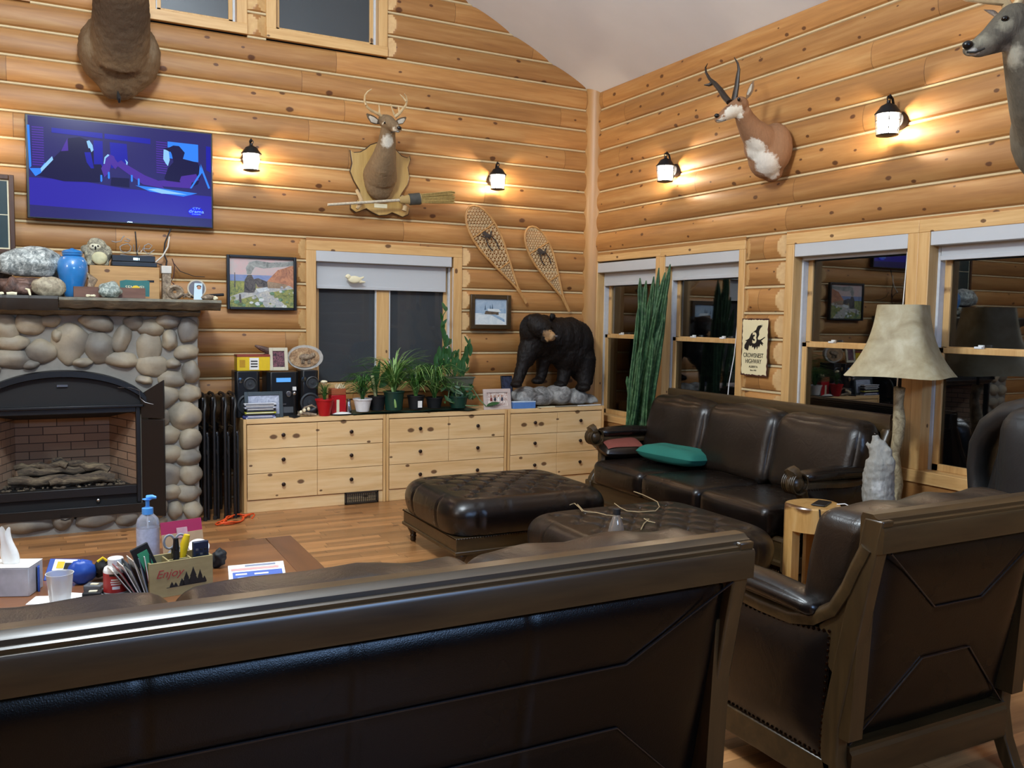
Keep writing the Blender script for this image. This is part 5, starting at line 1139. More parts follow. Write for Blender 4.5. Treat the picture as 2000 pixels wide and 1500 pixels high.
for i, (x, y, tl, lb) in enumerate(((-3.965, -.42, 0, 'folded black padded chair leaning closest to the stone fireplace'), (-3.888, -.40, 0, 'folded black padded chair, second from the fireplace'), (-3.811, -.43, 0, 'folded black padded chair, third from the fireplace'), (-3.735, -.41, 0, 'folded black padded chair next to the pine dresser'))): folded_chair(x, y, tl, lb)
mb = MB(); cx, cy = -3.76, -.72
pts = []
for q in range(60): a = q/59*2*pi*2.6; r_ = .09+.045*sin(q*.53); pts.append((cx+cos(a)*r_*1.5, cy+sin(a*1.07)*r_*1.1, .008+.02*max(0, sin(q*.9))))
mb.tube(pts, .006, 6); solo(mb, 'extension_cord', M_orange, 'bright orange extension cord coiled on the floor by the folded chairs', 'cord', smooth=60)
# ------------------------------------------------------------ on the dressers
ZD = .7755
def pm(c): return FPX/((Vector(c)-CC).dot(CF))     # pixels per metre there
def DP(px, y, z=ZD):       # point on the dresser top below pixel column px at depth y
    c = BP(px, 800, y); c.z = z; return c
def bxw(px0, px1, y): a, b = DP(px0, y), DP(px1, y); return a.x, b.x
def ht(px, py0, py1, y): return BP(px, py0, y).z-BP(px, py1, y).z
# stereo
Mst = plain('stereo_shell', '#15171a', .3); Mcone = plain('speaker_cone', '#2a2d30', .5); Mch = plain('chrome_blue', '#8fa7b8', .15, 1)
def speaker(px0, px1, label):
    x0, x1 = bxw(px0, px1, -.36); t = thing('speaker', label, 'speaker', ((x0+x1)/2, -.26, ZD), 0, 'stereo speakers'); h = .385
    build(MB().prism([(x0, -.35), (x0+.02, -.37), (x1-.02, -.37), (x1, -.35), (x1-.01, -.15), (x0+.01, -.15)], lambda u, v_, tt: V(u, v_, tt), ZD, ZD+h), 'cabinet', Mst, t, bevel=.006)
    cx = (x0+x1)/2; w_ = (x1-x0)
    for zz, rr in ((.11, .085), (.28, .055)):
        build(MB().lathe([(rr, 0), (rr, .006), (rr*.85, .010), (rr*.8, .002), (rr*.3, -.006), (rr*.25, .006), (.001, .008)], 28, M=Matrix.Translation((cx+(.02 if zz > .2 else 0), -.371, ZD+zz)) @ Matrix.Rotation(R(90), 4, 'X')), 'speaker_cone', Mcone, t, smooth=60)
    build(MB().lathe([(.022, 0), (.022, .008), (.001, .010)], 18, M=Matrix.Translation((cx-.055, -.371, ZD+.31)) @ Matrix.Rotation(R(90), 4, 'X')), 'tweeter', Mch, t)
speaker(459, 508, 'black stereo speaker at the far left end of the dresser, under the yellow box'); speaker(588, 622, 'black stereo speaker right of the stereo unit, beside the red pot')
x0, x1 = bxw(522, 584, -.36); t = thing('stereo', 'black stereo unit with silver knob and blue display between two speakers', 'stereo', ((x0+x1)/2, -.26, ZD)); h = .375
build(MB().prism([(x0, -.34), (x0+.03, -.375), (x1-.03, -.375), (x1, -.34), (x1, -.15), (x0, -.15)], lambda u, v_, tt: V(u, v_, tt), ZD, ZD+h), 'body', Mst, t, bevel=.006)
cx = (x0+x1)/2; build(MB().bb((cx-.06, -.379, ZD+.29), (cx+.06, -.3755, ZD+.325)), 'display', emis('stereo_display', (.1, .35, .8), 1.2), t)
build(MB().lathe([(.024, 0), (.024, .014), (.02, .018)], 20, M=Matrix.Translation((cx+.04, -.376, ZD+.19)) @ Matrix.Rotation(R(90), 4, 'X')), 'knob', M_silver, t); build(MB().bb((cx-.06, -.379, ZD+.10), (cx+.02, -.3755, ZD+.108)), 'tray', M_silver, t); build(MB().bb((cx-.08, -.378, ZD+.03), (cx+.08, -.3755, ZD+.08)), 'cassette_door', M_grey, t)
zs = ZD+.386
x0, x1 = bxw(462, 526, -.30); t = thing('yellow_box', 'yellow card box with a white label on top of the left speaker', 'box', ((x0+x1)/2, -.27, zs)); build(MB().bb((x0, -.34, zs), (x1, -.21, zs+.13)), 'carton', M_yel, t, bevel=.003); build(MB().bb((x0-.001, -.342, zs+.115), (x1+.001, -.208, zs+.134)), 'lid', plain('box_red', '#8c3a28', .5), t, bevel=.002)
build(MB().bb((x0+.10, -.342, zs+.008), (x0+.175, -.3405, zs+.108)), 'label_patch', M_paper, t)
for q in range(3): build(MB().bb((x0+.11, -.3432, zs+.03+.022*q), (x0+.165, -.3425, zs+.040+.022*q)), 'print_line', M_ink, t)
build(MB().bb((x0+.02, -.342, zs+.03), (x0+.065, -.3405, zs+.09)), 'print_patch', plain('ochre', '#b98c10', .5), t)
mb = MB(); random.seed(6)
a = BP(505, 690, -.24); mb.tube([BP(498, 675, -.25), BP(510, 680, -.25), BP(525, 686, -.25), BP(545, 690, -.25), BP(555, 684, -.25)], [.008, .022, .03, .022, .005], 8); mb.ell(BP(520, 697, -.25), (.03, .02, .035)); mb.ell(BP(534, 700, -.26), (.035, .02, .035))
for p in mb.v: p.z = max(p.z, zs+.135)
solo(mb, 'antler_ornament', M_brock, 'reddish brown carved ornament lying on the yellow box', 'ornament', loc=None)
def pframe(label, px0, px1, y, z, h, mf, mp, fw=.02, leanb=.03, name='framed_photo', extra=None, fwb=None):
    x0, x1 = bxw(px0, px1, y); t = thing(name, label, 'photo frame', ((x0+x1)/2, y, z)); fy = lambda zz: y+leanb*(zz-z)/h
    def bar(xa, xb, za, zb, th0, th1): return MB().loft([[V(xa, fy(zz)+th0, zz), V(xb, fy(zz)+th0, zz), V(xb, fy(zz)+th1, zz), V(xa, fy(zz)+th1, zz)] for zz in (za, zb)])
    mb = MB()
    for q in ((x0, x0+fw, z, z+h), (x1-fw, x1, z, z+h), (x0+fw, x1-fw, z, z+fw), (x0+fw, x1-fw, z+h-fw, z+h)): b = bar(*q, -.012, .006); mb.add(b.v, b.f)
    build(mb, 'frame', mf, t, bevel=.002); build(bar(x0+fw*.9, x1-fw*.9, z+fw*.9, z+h-fw*.9, -.004, .002), 'picture', mp, t)
    build(bar((x0+x1)/2-.02, (x0+x1)/2+.02, z, z+h*.6, .008, .012), 'stand', M_blackm, t)
    if extra: extra(t, x0, x1, fy)
    return t
Mph1 = paint('photo_dark', '#1d1a22', '#8a5560', 40); Mph2 = paint('photo_grey', '#8d93a6', '#c3c8d6', 20); Mph3 = paint('photo_people', '#9c6f62', '#efe6dc', 45); Mph4 = paint('photo_night', '#111525', '#3a3f58', 20)
pframe('small cream frame with a dark photo on top of the stereo', 527, 563, -.33, zs+.0, .19, plain('bone_frame', '#c9c1a8', .5), Mph1, .028)
x0, x1 = bxw(563, 632, -.30); cx = (x0+x1)/2; t = thing('wood_slice_art', 'oval birch slice with a carved wildlife scene on top of the stereo', 'ornament', (cx, -.28, zs)); a_ = (x1-x0)/2
build(MB().tube([V(0, .02, 0), V(0, -.015, 0)], 1, 36, M=Matrix.Translation((cx, -.27, zs+.105)) @ Matrix.Diagonal((a_, 1, .105, 1))), 'bark_rim', plain('birch_bark', '#b9b4ab', .7, var=.25), t, disp=(.008, .03)); build(MB().tube([V(0, -.016, 0), V(0, -.021, 0)], 1, 36, M=Matrix.Translation((cx-.01, -.27, zs+.105)) @ Matrix.Diagonal((a_*.86, 1, .085, 1))), 'carved_face', mottle('carved_scene', '#6b5238', '#a98560', '#cdb58c', 30), t)
mb = MB(); mb.ell((cx-.0, -.298, zs+.11), (.06, .018, .028)); mb.ell((cx+.06, -.298, zs+.125), (.022, .016, .022)); 
for q in (-.035, -.02, .02, .035): mb.tube([V(cx+q, -.298, zs+.10), V(cx+q, -.298, zs+.055)], .007, 6)
build(mb, 'carved_animal', mottle('carved_scene', '#6b5238', '#a98560', '#cdb58c', 30) if 0 else M_wooddr, t)
solo(MB().bb((DP(548, -.36).x, -.30, zs+.195), (DP(560, -.36).x, -.29, zs+.24)), 'paper_tag', M_cream, 'small cream paper tag sticking up behind the cream photo frame', 'paper tag') if 0 else None
# leaning picture frame and stack of cases
pframe('grey framed empty-looking picture leaning behind the stack of disc cases', 478, 553, -.42, ZD, .215, plain('slate_frame', '#3c4548', .4), Mph2, .03)
random.seed(12); z = ZD+.0005; cols = ['#c9cddd', '#5d63a0', '#22242a', '#c8c63a', '#3d3f4c', '#2a2224', '#cfd3df', '#2b3038', '#dfe2e8']
names = ['pale blue', 'indigo', 'black', 'yellow edged', 'dark grey', 'dark brown', 'silver', 'black and white', 'white topmost']
for i in range(9):
    th = .0135; x0, x1 = bxw(480+random.uniform(-4, 3), 537+random.uniform(-2, 2), -.47); pos = 'lowest of' if i == 0 else ('top of' if i == 8 else 'in')
    t = thing('disc_case', '%s disc case, %s the stack before the grey frame' % (names[i], ['lowest in', 'second from bottom of', 'third from bottom of', 'fourth from bottom of', 'middle of', 'fourth from top of', 'third from top of', 'second from top of', 'uppermost of'][i]), 'disc case', ((x0+x1)/2, -.46, z), 0, 'stack of disc cases')
    Mx = plain('case_%d' % i, cols[i], .25)
    build(MB().bb((x0, -.495, z), (x1, -.435, z+th)), 'case', Mx, t, bevel=.001); build(MB().bb((x0+.01, -.4958, z+.004), (x1-.02, -.4952, z+th-.004)), 'spine', M_paper if i % 2 else M_blackm, t); z += th+.0006
solo(rbox(MB(), DP(473, -.47).x, DP(483, -.47).x-.004, -.495, -.455, ZD+.001, ZD+.03, .012, n=8), 'blue_pouch', plain('navy_pouch', '#2d3570', .6), 'small navy pouch at the left foot of the stack of disc cases', 'pouch')
# small stand, antler cluster
c = DP(575, -.46); t = thing('desk_microphone', 'slim black stand with a silver ball and cube on top', 'microphone', c); build(MB().lathe([(.045, 0), (.045, .006), (.03, .014), (.008, .02)], 20, c), 'base', M_black, t); build(MB().tube([c+V(0, 0, .015), c+V(0, 0, .19)], .007, 8), 'stem', M_black, t); build(MB().ell(c+V(0, 0, .20), .016), 'ball', M_silver, t); build(MB().bb(c+V(-.014, -.01, .225), c+V(.014, .01, .255)), 'cube', M_white, t); build(MB().tube([c+V(0, 0, .21), c+V(0, 0, .228)], .004, 6), 'neck', M_silver, t)
t = thing('driftwood_ornament', 'small driftwood piece with white shells left of the red pot', 'ornament', DP(600, -.46)); mb = MB(); c = DP(602, -.46)
mb.tube([c+V(-.09, 0, .012), c+V(-.05, 0, .03), c+V(.0, .0, .02), c+V(.07, 0, .014)], [.01, .016, .018, .008], 8); mb.tube([c+V(-.06, .0, .03), c+V(-.03, 0, .075), c+V(.03, 0, .095), c+V(.07, .0, .07)], [.010, .01, .009, .004], 7); mb.tube([c+V(-.08, 0, .02), c+V(-.085, 0, .05)], [.008, .003], 6); build(mb, 'wood', M_wooddr, t)
for dx, dz in ((-.035, .055), (0, .065), (-.065, .04)): build(MB().ell(c+V(dx, -.012, dz), (.014, .012, .016)), 'shell', M_cream, t)
# pots and plants
def pot(t, c, r0, r1, h, mat, rim=.006, soil=True, nm='pot'):
    build(MB().lathe([(r0*.9, 0), (r0, .002), (r1, h-.012), (r1+rim, h-.012), (r1+rim, h), (r1-.004, h), (r1-.008, h-.015)], 28, c), nm, mat, t, smooth=50)
    if soil: build(MB().lathe([(r1-.006, h-.018), (.001, h-.012)], 20, c), 'soil', plain('soil', '#1c130c', .95), t)
def strap(mb, c, ang, L, rise, w_, droop=1.0, n_=8, th=.0012):
    d = V(cos(ang), sin(ang), 0); pts = []; rings = []
    for i in range(n_+1):
        s_ = i/n_; p = c+d*(L*(s_**1.1))*(.35+.65*s_)+V(0, 0, rise*sin(min(1, s_*1.0)*pi*.5*(1+.55*droop))); ww = w_*(1-s_**2)*.5+.0008; sd = V(-d.y, d.x, 0)
        rings.append([p-sd*ww+V(0, 0, ww*.4), p+V(0, 0, -th), p+sd*ww+V(0, 0, ww*.4), p+V(0, 0, th*.3)])
    mb.loft(rings)
def spider(t, c, z, n_, L, rise, w_, mats, seed, droop=1):
    random.seed(seed); mbs = [MB() for _ in mats]
    for i in range(n_):
        a = random.uniform(0, 2*pi); strap(random.choice(mbs), c+V(random.uniform(-.01, .01), random.uniform(-.01, .01), z), a, L*random.uniform(.5, 1.3), rise*random.uniform(.4, 1.15), w_*random.uniform(.7, 1.2), droop*random.uniform(.6, 1.2))
    for mb, m_ in zip(mbs, mats): build(mb, 'foliage', m_, t, smooth=60)
def leafb(mb, a, b, w_, nrm=V(0, -1, .2), bend=.0):
    a, b = Vector(a), Vector(b); d = (b-a); L = d.length; d.normalize(); sd = d.cross(nrm).normalized(); up = sd.cross(d).normalized(); rings = []
    for i in range(8):
        s_ = i/7; p = a+d*L*s_+up*bend*sin(pi*s_); ww = w_*sin(pi*min(.98, s_*.92+.06))**.8*.5; rings.append([p-sd*ww+up*ww*.25, p-up*.001, p+sd*ww+up*ww*.25, p+up*.001])
    mb.loft(rings)
c = DP(634, -.45); t = thing('potted_plant', 'bright red pot of short green grass with a yellow flower', 'potted plant', c, 0, 'potted plants on the dressers'); pot(t, c, .045, .075, .145, M_red); spider(t, c, .13, 90, .06, .13, .004, [M_leafd, M_leaf], 1, .1); build(MB().ell(c+V(-.005, 0, .29), (.03, .02, .014), None, 12, 6, amp=.3), 'flower', M_cream, t); build(MB().tube([c+V(0, 0, .13), c+V(-.005, 0, .285)], .003, 6), 'flower_stem', M_leafd, t)
x0, x1 = bxw(652, 674, -.38); t = thing('red_canister', 'red box with cream strip and tan top behind the red pot', 'box', ((x0+x1)/2, -.36, ZD)); build(MB().bb((x0-.03, -.41, ZD), (x1, -.31, ZD+.17)), 'body', M_red, t, bevel=.004); build(MB().bb((x0-.03, -.41, ZD+.171), (x1, -.31, ZD+.225)), 'upper_band', plain('rust_band', '#a0522c', .5), t, bevel=.004); build(MB().bb((x0+.015, -.412, ZD+.02), (x0+.04, -.4105, ZD+.13)), 'label_strip', M_cream, t)
mb = MB(); random.seed(3)
for i in range(16): p = V(random.uniform(x0, x1), random.uniform(-.39, -.33), ZD+.22); mb.tube([p, p+V(random.uniform(-.02, .02), 0, random.uniform(.02, .045))], .004, 5)
setp(build(mb, 'matchsticks', M_cream, t), kind='stuff')
c = DP(681, -.40); t = thing('salt_shaker', 'small silver shaker between the red box and the white pot', 'shaker', c); build(MB().lathe([(.022, 0), (.026, .04), (.02, .09), (.016, .11)], 18, c), 'body', M_silver, t, smooth=60); build(MB().lathe([(.018, .111), (.018, .125), (.008, .135)], 18, c), 'cap', M_silver, t)
t = thing('dish', 'white folded napkin dish with a dark rim on the dresser edge', 'dish', DP(668, -.46)); c = DP(668, -.46); build(MB().lathe([(.06, 0), (.085, .006), (.085, .010), (.05, .006)], 24, c, sx=1.15, sy=.5), 'plate', M_blackm, t); build(MB().lathe([(.06, .011), (.075, .013), (.04, .026), (.001, .03)], 9, c, sx=1.15, sy=.45), 'napkin', M_paper, t)
# green plastic tray sheet
Mtray = plain('green_sheet', '#1d4a40', .35, var=.2, scale=12); a, b = DP(690, -.5), DP(935, -.5)
def tr(u, v_): x = a.x+(b.x-a.x)*u; y = -.508+.37*v_; e = min(u, 1-u, v_*.5+.0); return V(x, y+.008*sin(u*19)*(1-v_), ZD+.006+.006*(mnoise.noise(Vector((u*9, v_*4, 1)))+.6)+(.012 if v_ < .08 else 0)*abs(sin(u*7))-(.016 if v_ == 0 else 0)*0)
mb = MB().grid(tr, 60, 14); g2 = MB().grid(lambda u, v_: tr(u, v_)-V(0, 0, .0045), 60, 14); mb.add(g2.v, g2.f)
solo(mb, 'plant_tray', Mtray, 'crumpled dark green plastic tray sheet under the potted plants', 'tray', smooth=60)
ZT = ZD+.024
def plant(label, px, y, r0, r1, h, mat, n_=0, **k):
    c = DP(px, y, ZT); t = thing('potted_plant', label, 'potted plant', c, 0, 'potted plants on the dressers'); pot(t, c, r0, r1, h, mat); return t, c
t, c = plant('white plastic pot with fine green grass, at the left end of the tray', 708, -.44, .055, .078, .115, M_white); spider(t, c, .10, 170, .20, .20, .006, [M_leaf, M_leafd], 4, .8)
t, c = plant('black pot with a pale bare stem and dark leaves behind the white pot', 736, -.38, .06, .075, .13, M_blackm); 
build(MB().tube([c+V(-.02, -.02, .11), c+V(-.035, -.03, .20), c+V(-.05, -.02, .31)], [.013, .012, .016], 8), 'stem', plain('pale_stem', '#c5c48e', .6), t)
mb = MB()
for dx, dz, ex, ez, w_ in ((-.02, .2, -.02, .40, .07), (.03, .22, .10, .37, .05), (0, .22, -.12, .33, .03), (.02, .2, .12, .28, .05), (-.02, .2, .02, .45, .04), (.0, .15, -.06, .24, .05)): leafb(mb, c+V(dx, 0, dz), c+V(ex, -.02, ez), w_)
build(mb, 'leaves', M_leafd, t); mb = MB(); mb.tube([c+V(0, 0, .1), c+V(0, 0, .22), c+V(.05, 0, .32)], .005, 6); mb.tube([c+V(-.02, 0, .1), c+V(-.03, 0, .3), c+V(-.13, 0, .40), c+V(-.2, 0, .39)], [.004, .004, .003, .001], 6); build(mb, 'branches', M_leafd, t)
t, c = plant('green pot of tall arching spider plant in the middle of the tray', 769, -.42, .075, .09, .17, M_green); spider(t, c, .15, 150, .36, .28, .011, [M_leafl, M_leaf, M_leaf], 7, .5)
random.seed(17); mb = MB()
for i in range(16): strap(mb, c+V(0, 0, .15), random.uniform(-.5, 1.0), random.uniform(.12, .34), random.uniform(.28, .40), .011, .0)
build(mb, 'tall_leaves', M_leafl, t); build(MB().tube([c+V(-.01, -.08, .03), c+V(-.02, -.07, .12), c+V(-.03, -.03, .2)], [.010, .012, .010], 8), 'shoot', M_leafl, t)
t, c = plant('black pot with a white price tag and trailing striped leaves', 812, -.40, .06, .075, .125, M_blackm); spider(t, c, .11, 150, .30, .26, .010, [M_leafl, M_leaf, M_leafd], 9, 1.0); build(MB().bb((c.x-.01, c.y-.078, c.z+.02), (c.x+.03, c.y-.076, c.z+.08)), 'price_tag', M_paper, t)
for q in range(4): build(MB().bb((c.x-.004+.008*q, c.y-.0775, c.z+.03), (c.x-.001+.008*q, c.y-.0772, c.z+.055)), 'tag_print', M_ink, t)
t, c = plant('low dark pot of mixed pale leaves right of the tagged black pot', 848, -.36, .06, .075, .10, M_blackm); spider(t, c, .09, 150, .30, .28, .010, [M_leaf, M_leafd, M_leafl], 10, .9)
# raised rectangular trough with christmas-cactus like stems
x0, x1 = bxw(868, 920, -.24); t = thing('planter', 'grey rectangular planter with dark upright leafy stems on a black pot', 'planter', ((x0+x1)/2, -.22, ZT), 0, 'potted plants on the dressers'); c = V((x0+x1)/2, -.22, ZT)
build(MB().lathe([(.07, 0), (.085, .12), (.09, .13), (.08, .14)], 24, c), 'lower_pot', M_green, t)
build(MB().loft([[V(x0+d, -.30+d, z_), V(x1-d, -.30+d, z_), V(x1-d, -.14-d, z_), V(x0+d, -.14-d, z_)] for z_, d in ((ZT+.141, .02), (ZT+.26, .0), (ZT+.262, -.008), (ZT+.275, -.008))]), 'trough', plain('grey_trough', '#5d5f50', .6), t)
random.seed(21); mb = MB(); zb = ZT+.27
stems = [[(876, 735), (872, 705), (868, 675), (862, 640), (866, 615), (872, 606)], [(880, 735), (874, 700), (870, 680)], [(890, 735), (882, 700), (871, 662)], [(895, 735), (893, 700), (890, 690)], [(900, 735), (905, 705), (912, 680), (918, 672)], [(905, 735), (913, 715), (917, 700)], [(885, 735), (862, 705), (848, 700)], [(878, 730), (865, 712), (855, 720)], [(898, 735), (896, 710), (888, 688)]]
for s_ in stems:
    pts = [BP(px, py, -.24) for px, py in s_]
    build(MB().tube(pts, [.005]*(len(pts)-1)+[.002], 6), 'stem', M_leafd, t)
    for q in range(len(pts)-1):
        for r_ in range(2): p = pts[q].lerp(pts[q+1], random.random()); leafb(mb, p, p+V(random.uniform(-.05, .06), random.uniform(-.03, .03), random.uniform(.04, .09)), random.uniform(.022, .04))
for px, py in ((878, 690), (866, 690), (884, 710), (905, 700), (912, 690), (867, 655), (864, 640), (850, 705), (900, 712), (856, 690), (888, 725), (871, 668), (918, 685), (890, 700), (895, 715), (870, 700), (874, 720), (860, 700), (852, 712), (905, 718)): p = BP(px, py, -.25); leafb(mb, p+V(0, 0, -.05), p+V(random.uniform(-.02, .02), 0, .07), .045)
build(mb, 'leaves', M_leafd, t)
t, c = plant('dark green pot with long drooping stems trailing over the dresser edge', 895, -.42, .07, .085, .11, M_green); c0 = c+V(0, 0, .10)
for pts in ([(0, 0, 0), (.03, -.02, .10), (.12, -.03, .09), (.2, -.04, -.03), (.26, -.05, -.09), (.33, -.05, -.09)], [(0, 0, 0), (-.05, 0, .13), (-.1, -.01, .05), (-.12, -.03, -.03), (-.02, -.05, -.07), (.1, -.06, -.08), (.18, -.06, -.08)], [(.0, 0, 0), (.04, 0, .13), (-.02, -.02, .14), (-.04, -.03, .02), (.02, -.05, -.05)]):
    build(MB().tube([c0+Vector(p) for p in pts], [.006]*(len(pts)-1)+[.003], 7), 'trailing_stem', mottle('stem_green', '#3d5a3a', '#6b8458', '#8a9a72', 30), t)
mb = MB(); random.seed(31)
for i in range(60): p = c0+V(random.uniform(-.16, .16), random.uniform(-.05, .02), random.uniform(-.04, .12)); leafb(mb, p, p+V(random.uniform(-.06, .06), random.uniform(-.05, .02), random.uniform(-.06, .03)), random.uniform(.02, .04))
for i in range(0): pass
leafb(mb, c0+V(.27, -.05, -.085), c0+V(.40, -.06, -.06), .055, nrm=V(0, -.5, 1)); build(mb, 'leaves', M_leafd, t)
# photo frames, blue box
def ppl(t, x0, x1, fy):
    for i, (q, cl) in enumerate(((.28, '#7c2f2c'), (.42, '#222633'), (.55, '#e8e4de'), (.68, '#2c3346'))):
        x = x0+(x1-x0)*q; build(MB().ell((x, fy(ZD+.1)-.006, ZD+.085), (.012, .002, .03), None, 10, 8), 'printed_person', plain('print_%d' % i, cl, .6), t); build(MB().ell((x, fy(ZD+.13)-.006, ZD+.125), (.008, .002, .010), None, 10, 8), 'printed_person', plain('portrait_skin', '#b07d5e', .6), t)
pframe('pale framed group photo at the left foot of the bear rock', 945, 998, -.46, ZD, .19, plain('pale_frame', '#c9b7ae', .45), Mph3, .034, .03, extra=ppl)
pframe('dark photo print standing between the group photo and the bear', 981, 1003, -.30, ZD, .30, M_black, Mph4, .006, .05)
x0, x1 = bxw(1001, 1043, -.46); t = thing('blue_box', 'small blue and white cardboard box in front of the bear rock', 'box', ((x0+x1)/2, -.45, ZD)); build(MB().bb((x0, -.49, ZD), (x1, -.42, ZD+.060)), 'carton', M_blue, t, bevel=.002); build(MB().bb((x0-.001, -.491, ZD+.0605), (x1+.001, -.419, ZD+.068)), 'lid', plain('pale_blue', '#c6d8ea', .5), t)
for i, (p0, p1, m_, lb) in enumerate(((1050, 1082, M_cream, 'cream envelope lying flat at the foot of the bear rock'), (1084, 1126, plain('feather', '#8d8577', .7), 'grey feather lying on the dresser before the bear rock'), (1128, 1172, M_white, 'white paper strip lying on the right end of the dressers'))):
    x0, x1 = bxw(p0, p1, -.46); solo(MB().box(((x0+x1)/2, -.465, ZD+.006+.001*i), (x1-x0, .035, .008), (0, 0, .05)), ['envelope', 'feather', 'paper'][i], m_, lb, ['envelope', 'feather', 'paper'][i])
# ------------------------------------------------------------ black bear on a faux rock
Rb = V(-.50, -.30, ZD); t = thing('display_rock', 'long grey sculpted rock under the black bear on the dressers', 'display rock', Rb); mb = MB()
for px, py, y, r_ in ((1025, 775, -.33, (.14, .13, .10)), (1055, 775, -.34, (.15, .12, .10)), (1090, 772, -.32, (.16, .15, .11)), (1120, 778, -.33, (.16, .14, .10)), (1145, 784, -.30, (.16, .13, .075)), (1075, 780, -.25, (.30, .14, .085))): mb.ell(BP(px, py, y), r_, None, 20, 12)
for p in mb.v: p.z = max(p.z, ZD+.02); p.y = min(p.y, -.10); p.x = min(p.x, -.16)
build(mb, 'rock', mottle('bear_rock', '#4d4b48', '#858380', '#aeaca6', 9, .8, .8), t, remesh=.014, smo=2, disp=(.03, .09))
RTb = tuple(BP(1090, 750, -.3)); t = thing('bear_mount', 'full body black bear mount with tan muzzle standing on the grey rock', 'bear mount', RTb); mb = MB(); yb_ = -.30
for px, py, y, r_ in ((1128, 672, -.28, (.165, .17, .235)), (1134, 700, -.28, (.14, .16, .24)), (1112, 664, -.29, (.17, .17, .23)), (1095, 662, -.30, (.17, .17, .215)), (1078, 660, -.30, (.17, .17, .21)), (1060, 657, -.31, (.16, .16, .215)), (1042, 658, -.33, (.13, .14, .225)), (1040, 645, -.35, (.13, .13, .16)), (1105, 690, -.30, (.16, .15, .19)), (1085, 682, -.30, (.14, .15, .15)), (1120, 690, -.29, (.17, .16, .22)), (1030, 688, -.34, (.09, .11, .15))): mb.ell(BP(px, py, y), r_, None, 20, 14)
mb.tube([BP(1027, 690, -.35), BP(1021, 715, -.36), BP(1014, 735, -.37), BP(1010, 748, -.39)], [.085, .065, .056, .055], 14); mb.ell(BP(1008, 751, -.41), (.055, .08, .035))
mb.tube([BP(1062, 695, -.28), BP(1060, 718, -.27), BP(1056, 740, -.27)], [.085, .062, .052], 14); mb.ell(BP(1050, 744, -.29), (.07, .07, .035))
mb.tube([BP(1105, 700, -.30), BP(1103, 725, -.31), BP(1098, 748, -.32)], [.11, .075, .06], 14); mb.ell(BP(1094, 752, -.34), (.065, .08, .04))
mb.tube([BP(1140, 700, -.33), BP(1143, 730, -.36), BP(1142, 752, -.38)], [.13, .095, .075], 14); mb.ell(BP(1138, 757, -.41), (.075, .09, .045))
mb.ell(BP(1056, 640, -.47), (.115, .10, .105)); mb.ell(BP(1048, 634, -.42), (.115, .12, .11)); mb.tube([BP(1064, 648, -.52), BP(1074, 655, -.58), BP(1082, 660, -.63)], [.066, .050, .037], 14); mb.tube([BP(1060, 660, -.52), BP(1073, 666, -.58)], [.05, .027], 12)
for px, py in ((1036, 622), (1079, 618)): mb.ell(BP(px, py, -.44), (.036, .022, .040))
pp = [(BP(1076, 658, -.62), .065, '#b08a5e', .012), (BP(1067, 652, -.60), .045, '#8a6a48', .02), (BP(1084, 660, -.66), .045, '#b99870', .01)]
build(mb, 'body', fur('bear_fur', '#1c1411', '#050403', pp, RTb, (60, 60, 14), .55, bs=1), t, remesh=.012, smo=9, disp=(.014, .022))
for px, py, y in ((1064, 641, -.592), (1079, 640, -.55)): build(MB().ell(BP(px, py, y), (.008, .008, .008)), 'eye', M_eye, t)
build(MB().ell(BP(1087, 657, -.665), (.018, .014, .013)), 'nose', plain('bear_nose', '#4a4a4c', .3), t)
# ------------------------------------------------------------ tall cactus behind the sofa corner
cc = V(-.33, -1.30, 0); t = thing('potted_cactus', 'tall clump of green columnar cactus in the window corner', 'cactus', cc); build(MB().lathe([(.13, 0), (.14, .01), (.18, .42), (.195, .42), (.195, .46), (.17, .46), (.165, .44)], 28, cc), 'pot', plain('clay_pot', '#2c2724', .6), t); build(MB().lathe([(.17, .43), (.001, .44)], 20, cc), 'soil', plain('soil', '#1c130c', .95), t)
Mcac = mottle('cactus_skin', '#1b3a22', '#2f5430', '#587a52', 18, .5); random.seed(14)
tops = [(1309, 516, -.20), (1299, 532, -.24), (1287, 523, -.26), (1277, 540, -.25), (1262, 548, -.30), (1250, 543, -.33), (1256, 560, -.30), (1292, 575, -.22), (1270, 575, -.34), (1247, 600, -.36), (1302, 560, -.20), (1283, 600, -.32), (1295, 620, -.24), (1240, 650, -.36), (1262, 620, -.38), (1275, 660, -.36), (1225, 735, -.40), (1252, 690, -.42)]
for i, (px, py, x) in enumerate(tops):
    tp_ = RP(px, py, x); a = i*2.4; b_ = cc+V(cos(a)*.10*random.random()**.5, sin(a)*.12, .43); rings = []; r0 = random.uniform(.020, .027); n_ = 14
    for q in range(n_+1):
        s_ = q/n_; p = b_.lerp(tp_, s_)+V(.008*sin(q*.4+i), .014*sin(q*.35+i*2), 0)*(1-s_)*s_*3
        rr = r0*(1.15-.3*s_)*(1 if q < n_ else .25)*(1+.05*sin(q*2.2+i)); rings.append([p+V(cos(k*pi/6)*rr*(1 if k % 2 else .55), sin(k*pi/6)*rr*(1 if k % 2 else .55), 0) for k in range(12)])
    build(MB().loft(rings), 'cactus_column', Mcac, t, smooth=0)
mb = MB(); random.seed(15)
for i in range(60): px, py = random.uniform(1232, 1290), random.uniform(560, 790); p = RP(px+18*(700-py)/200, py, -.40); mb.ell(p, (.004, .004, .007), None, 5, 4)
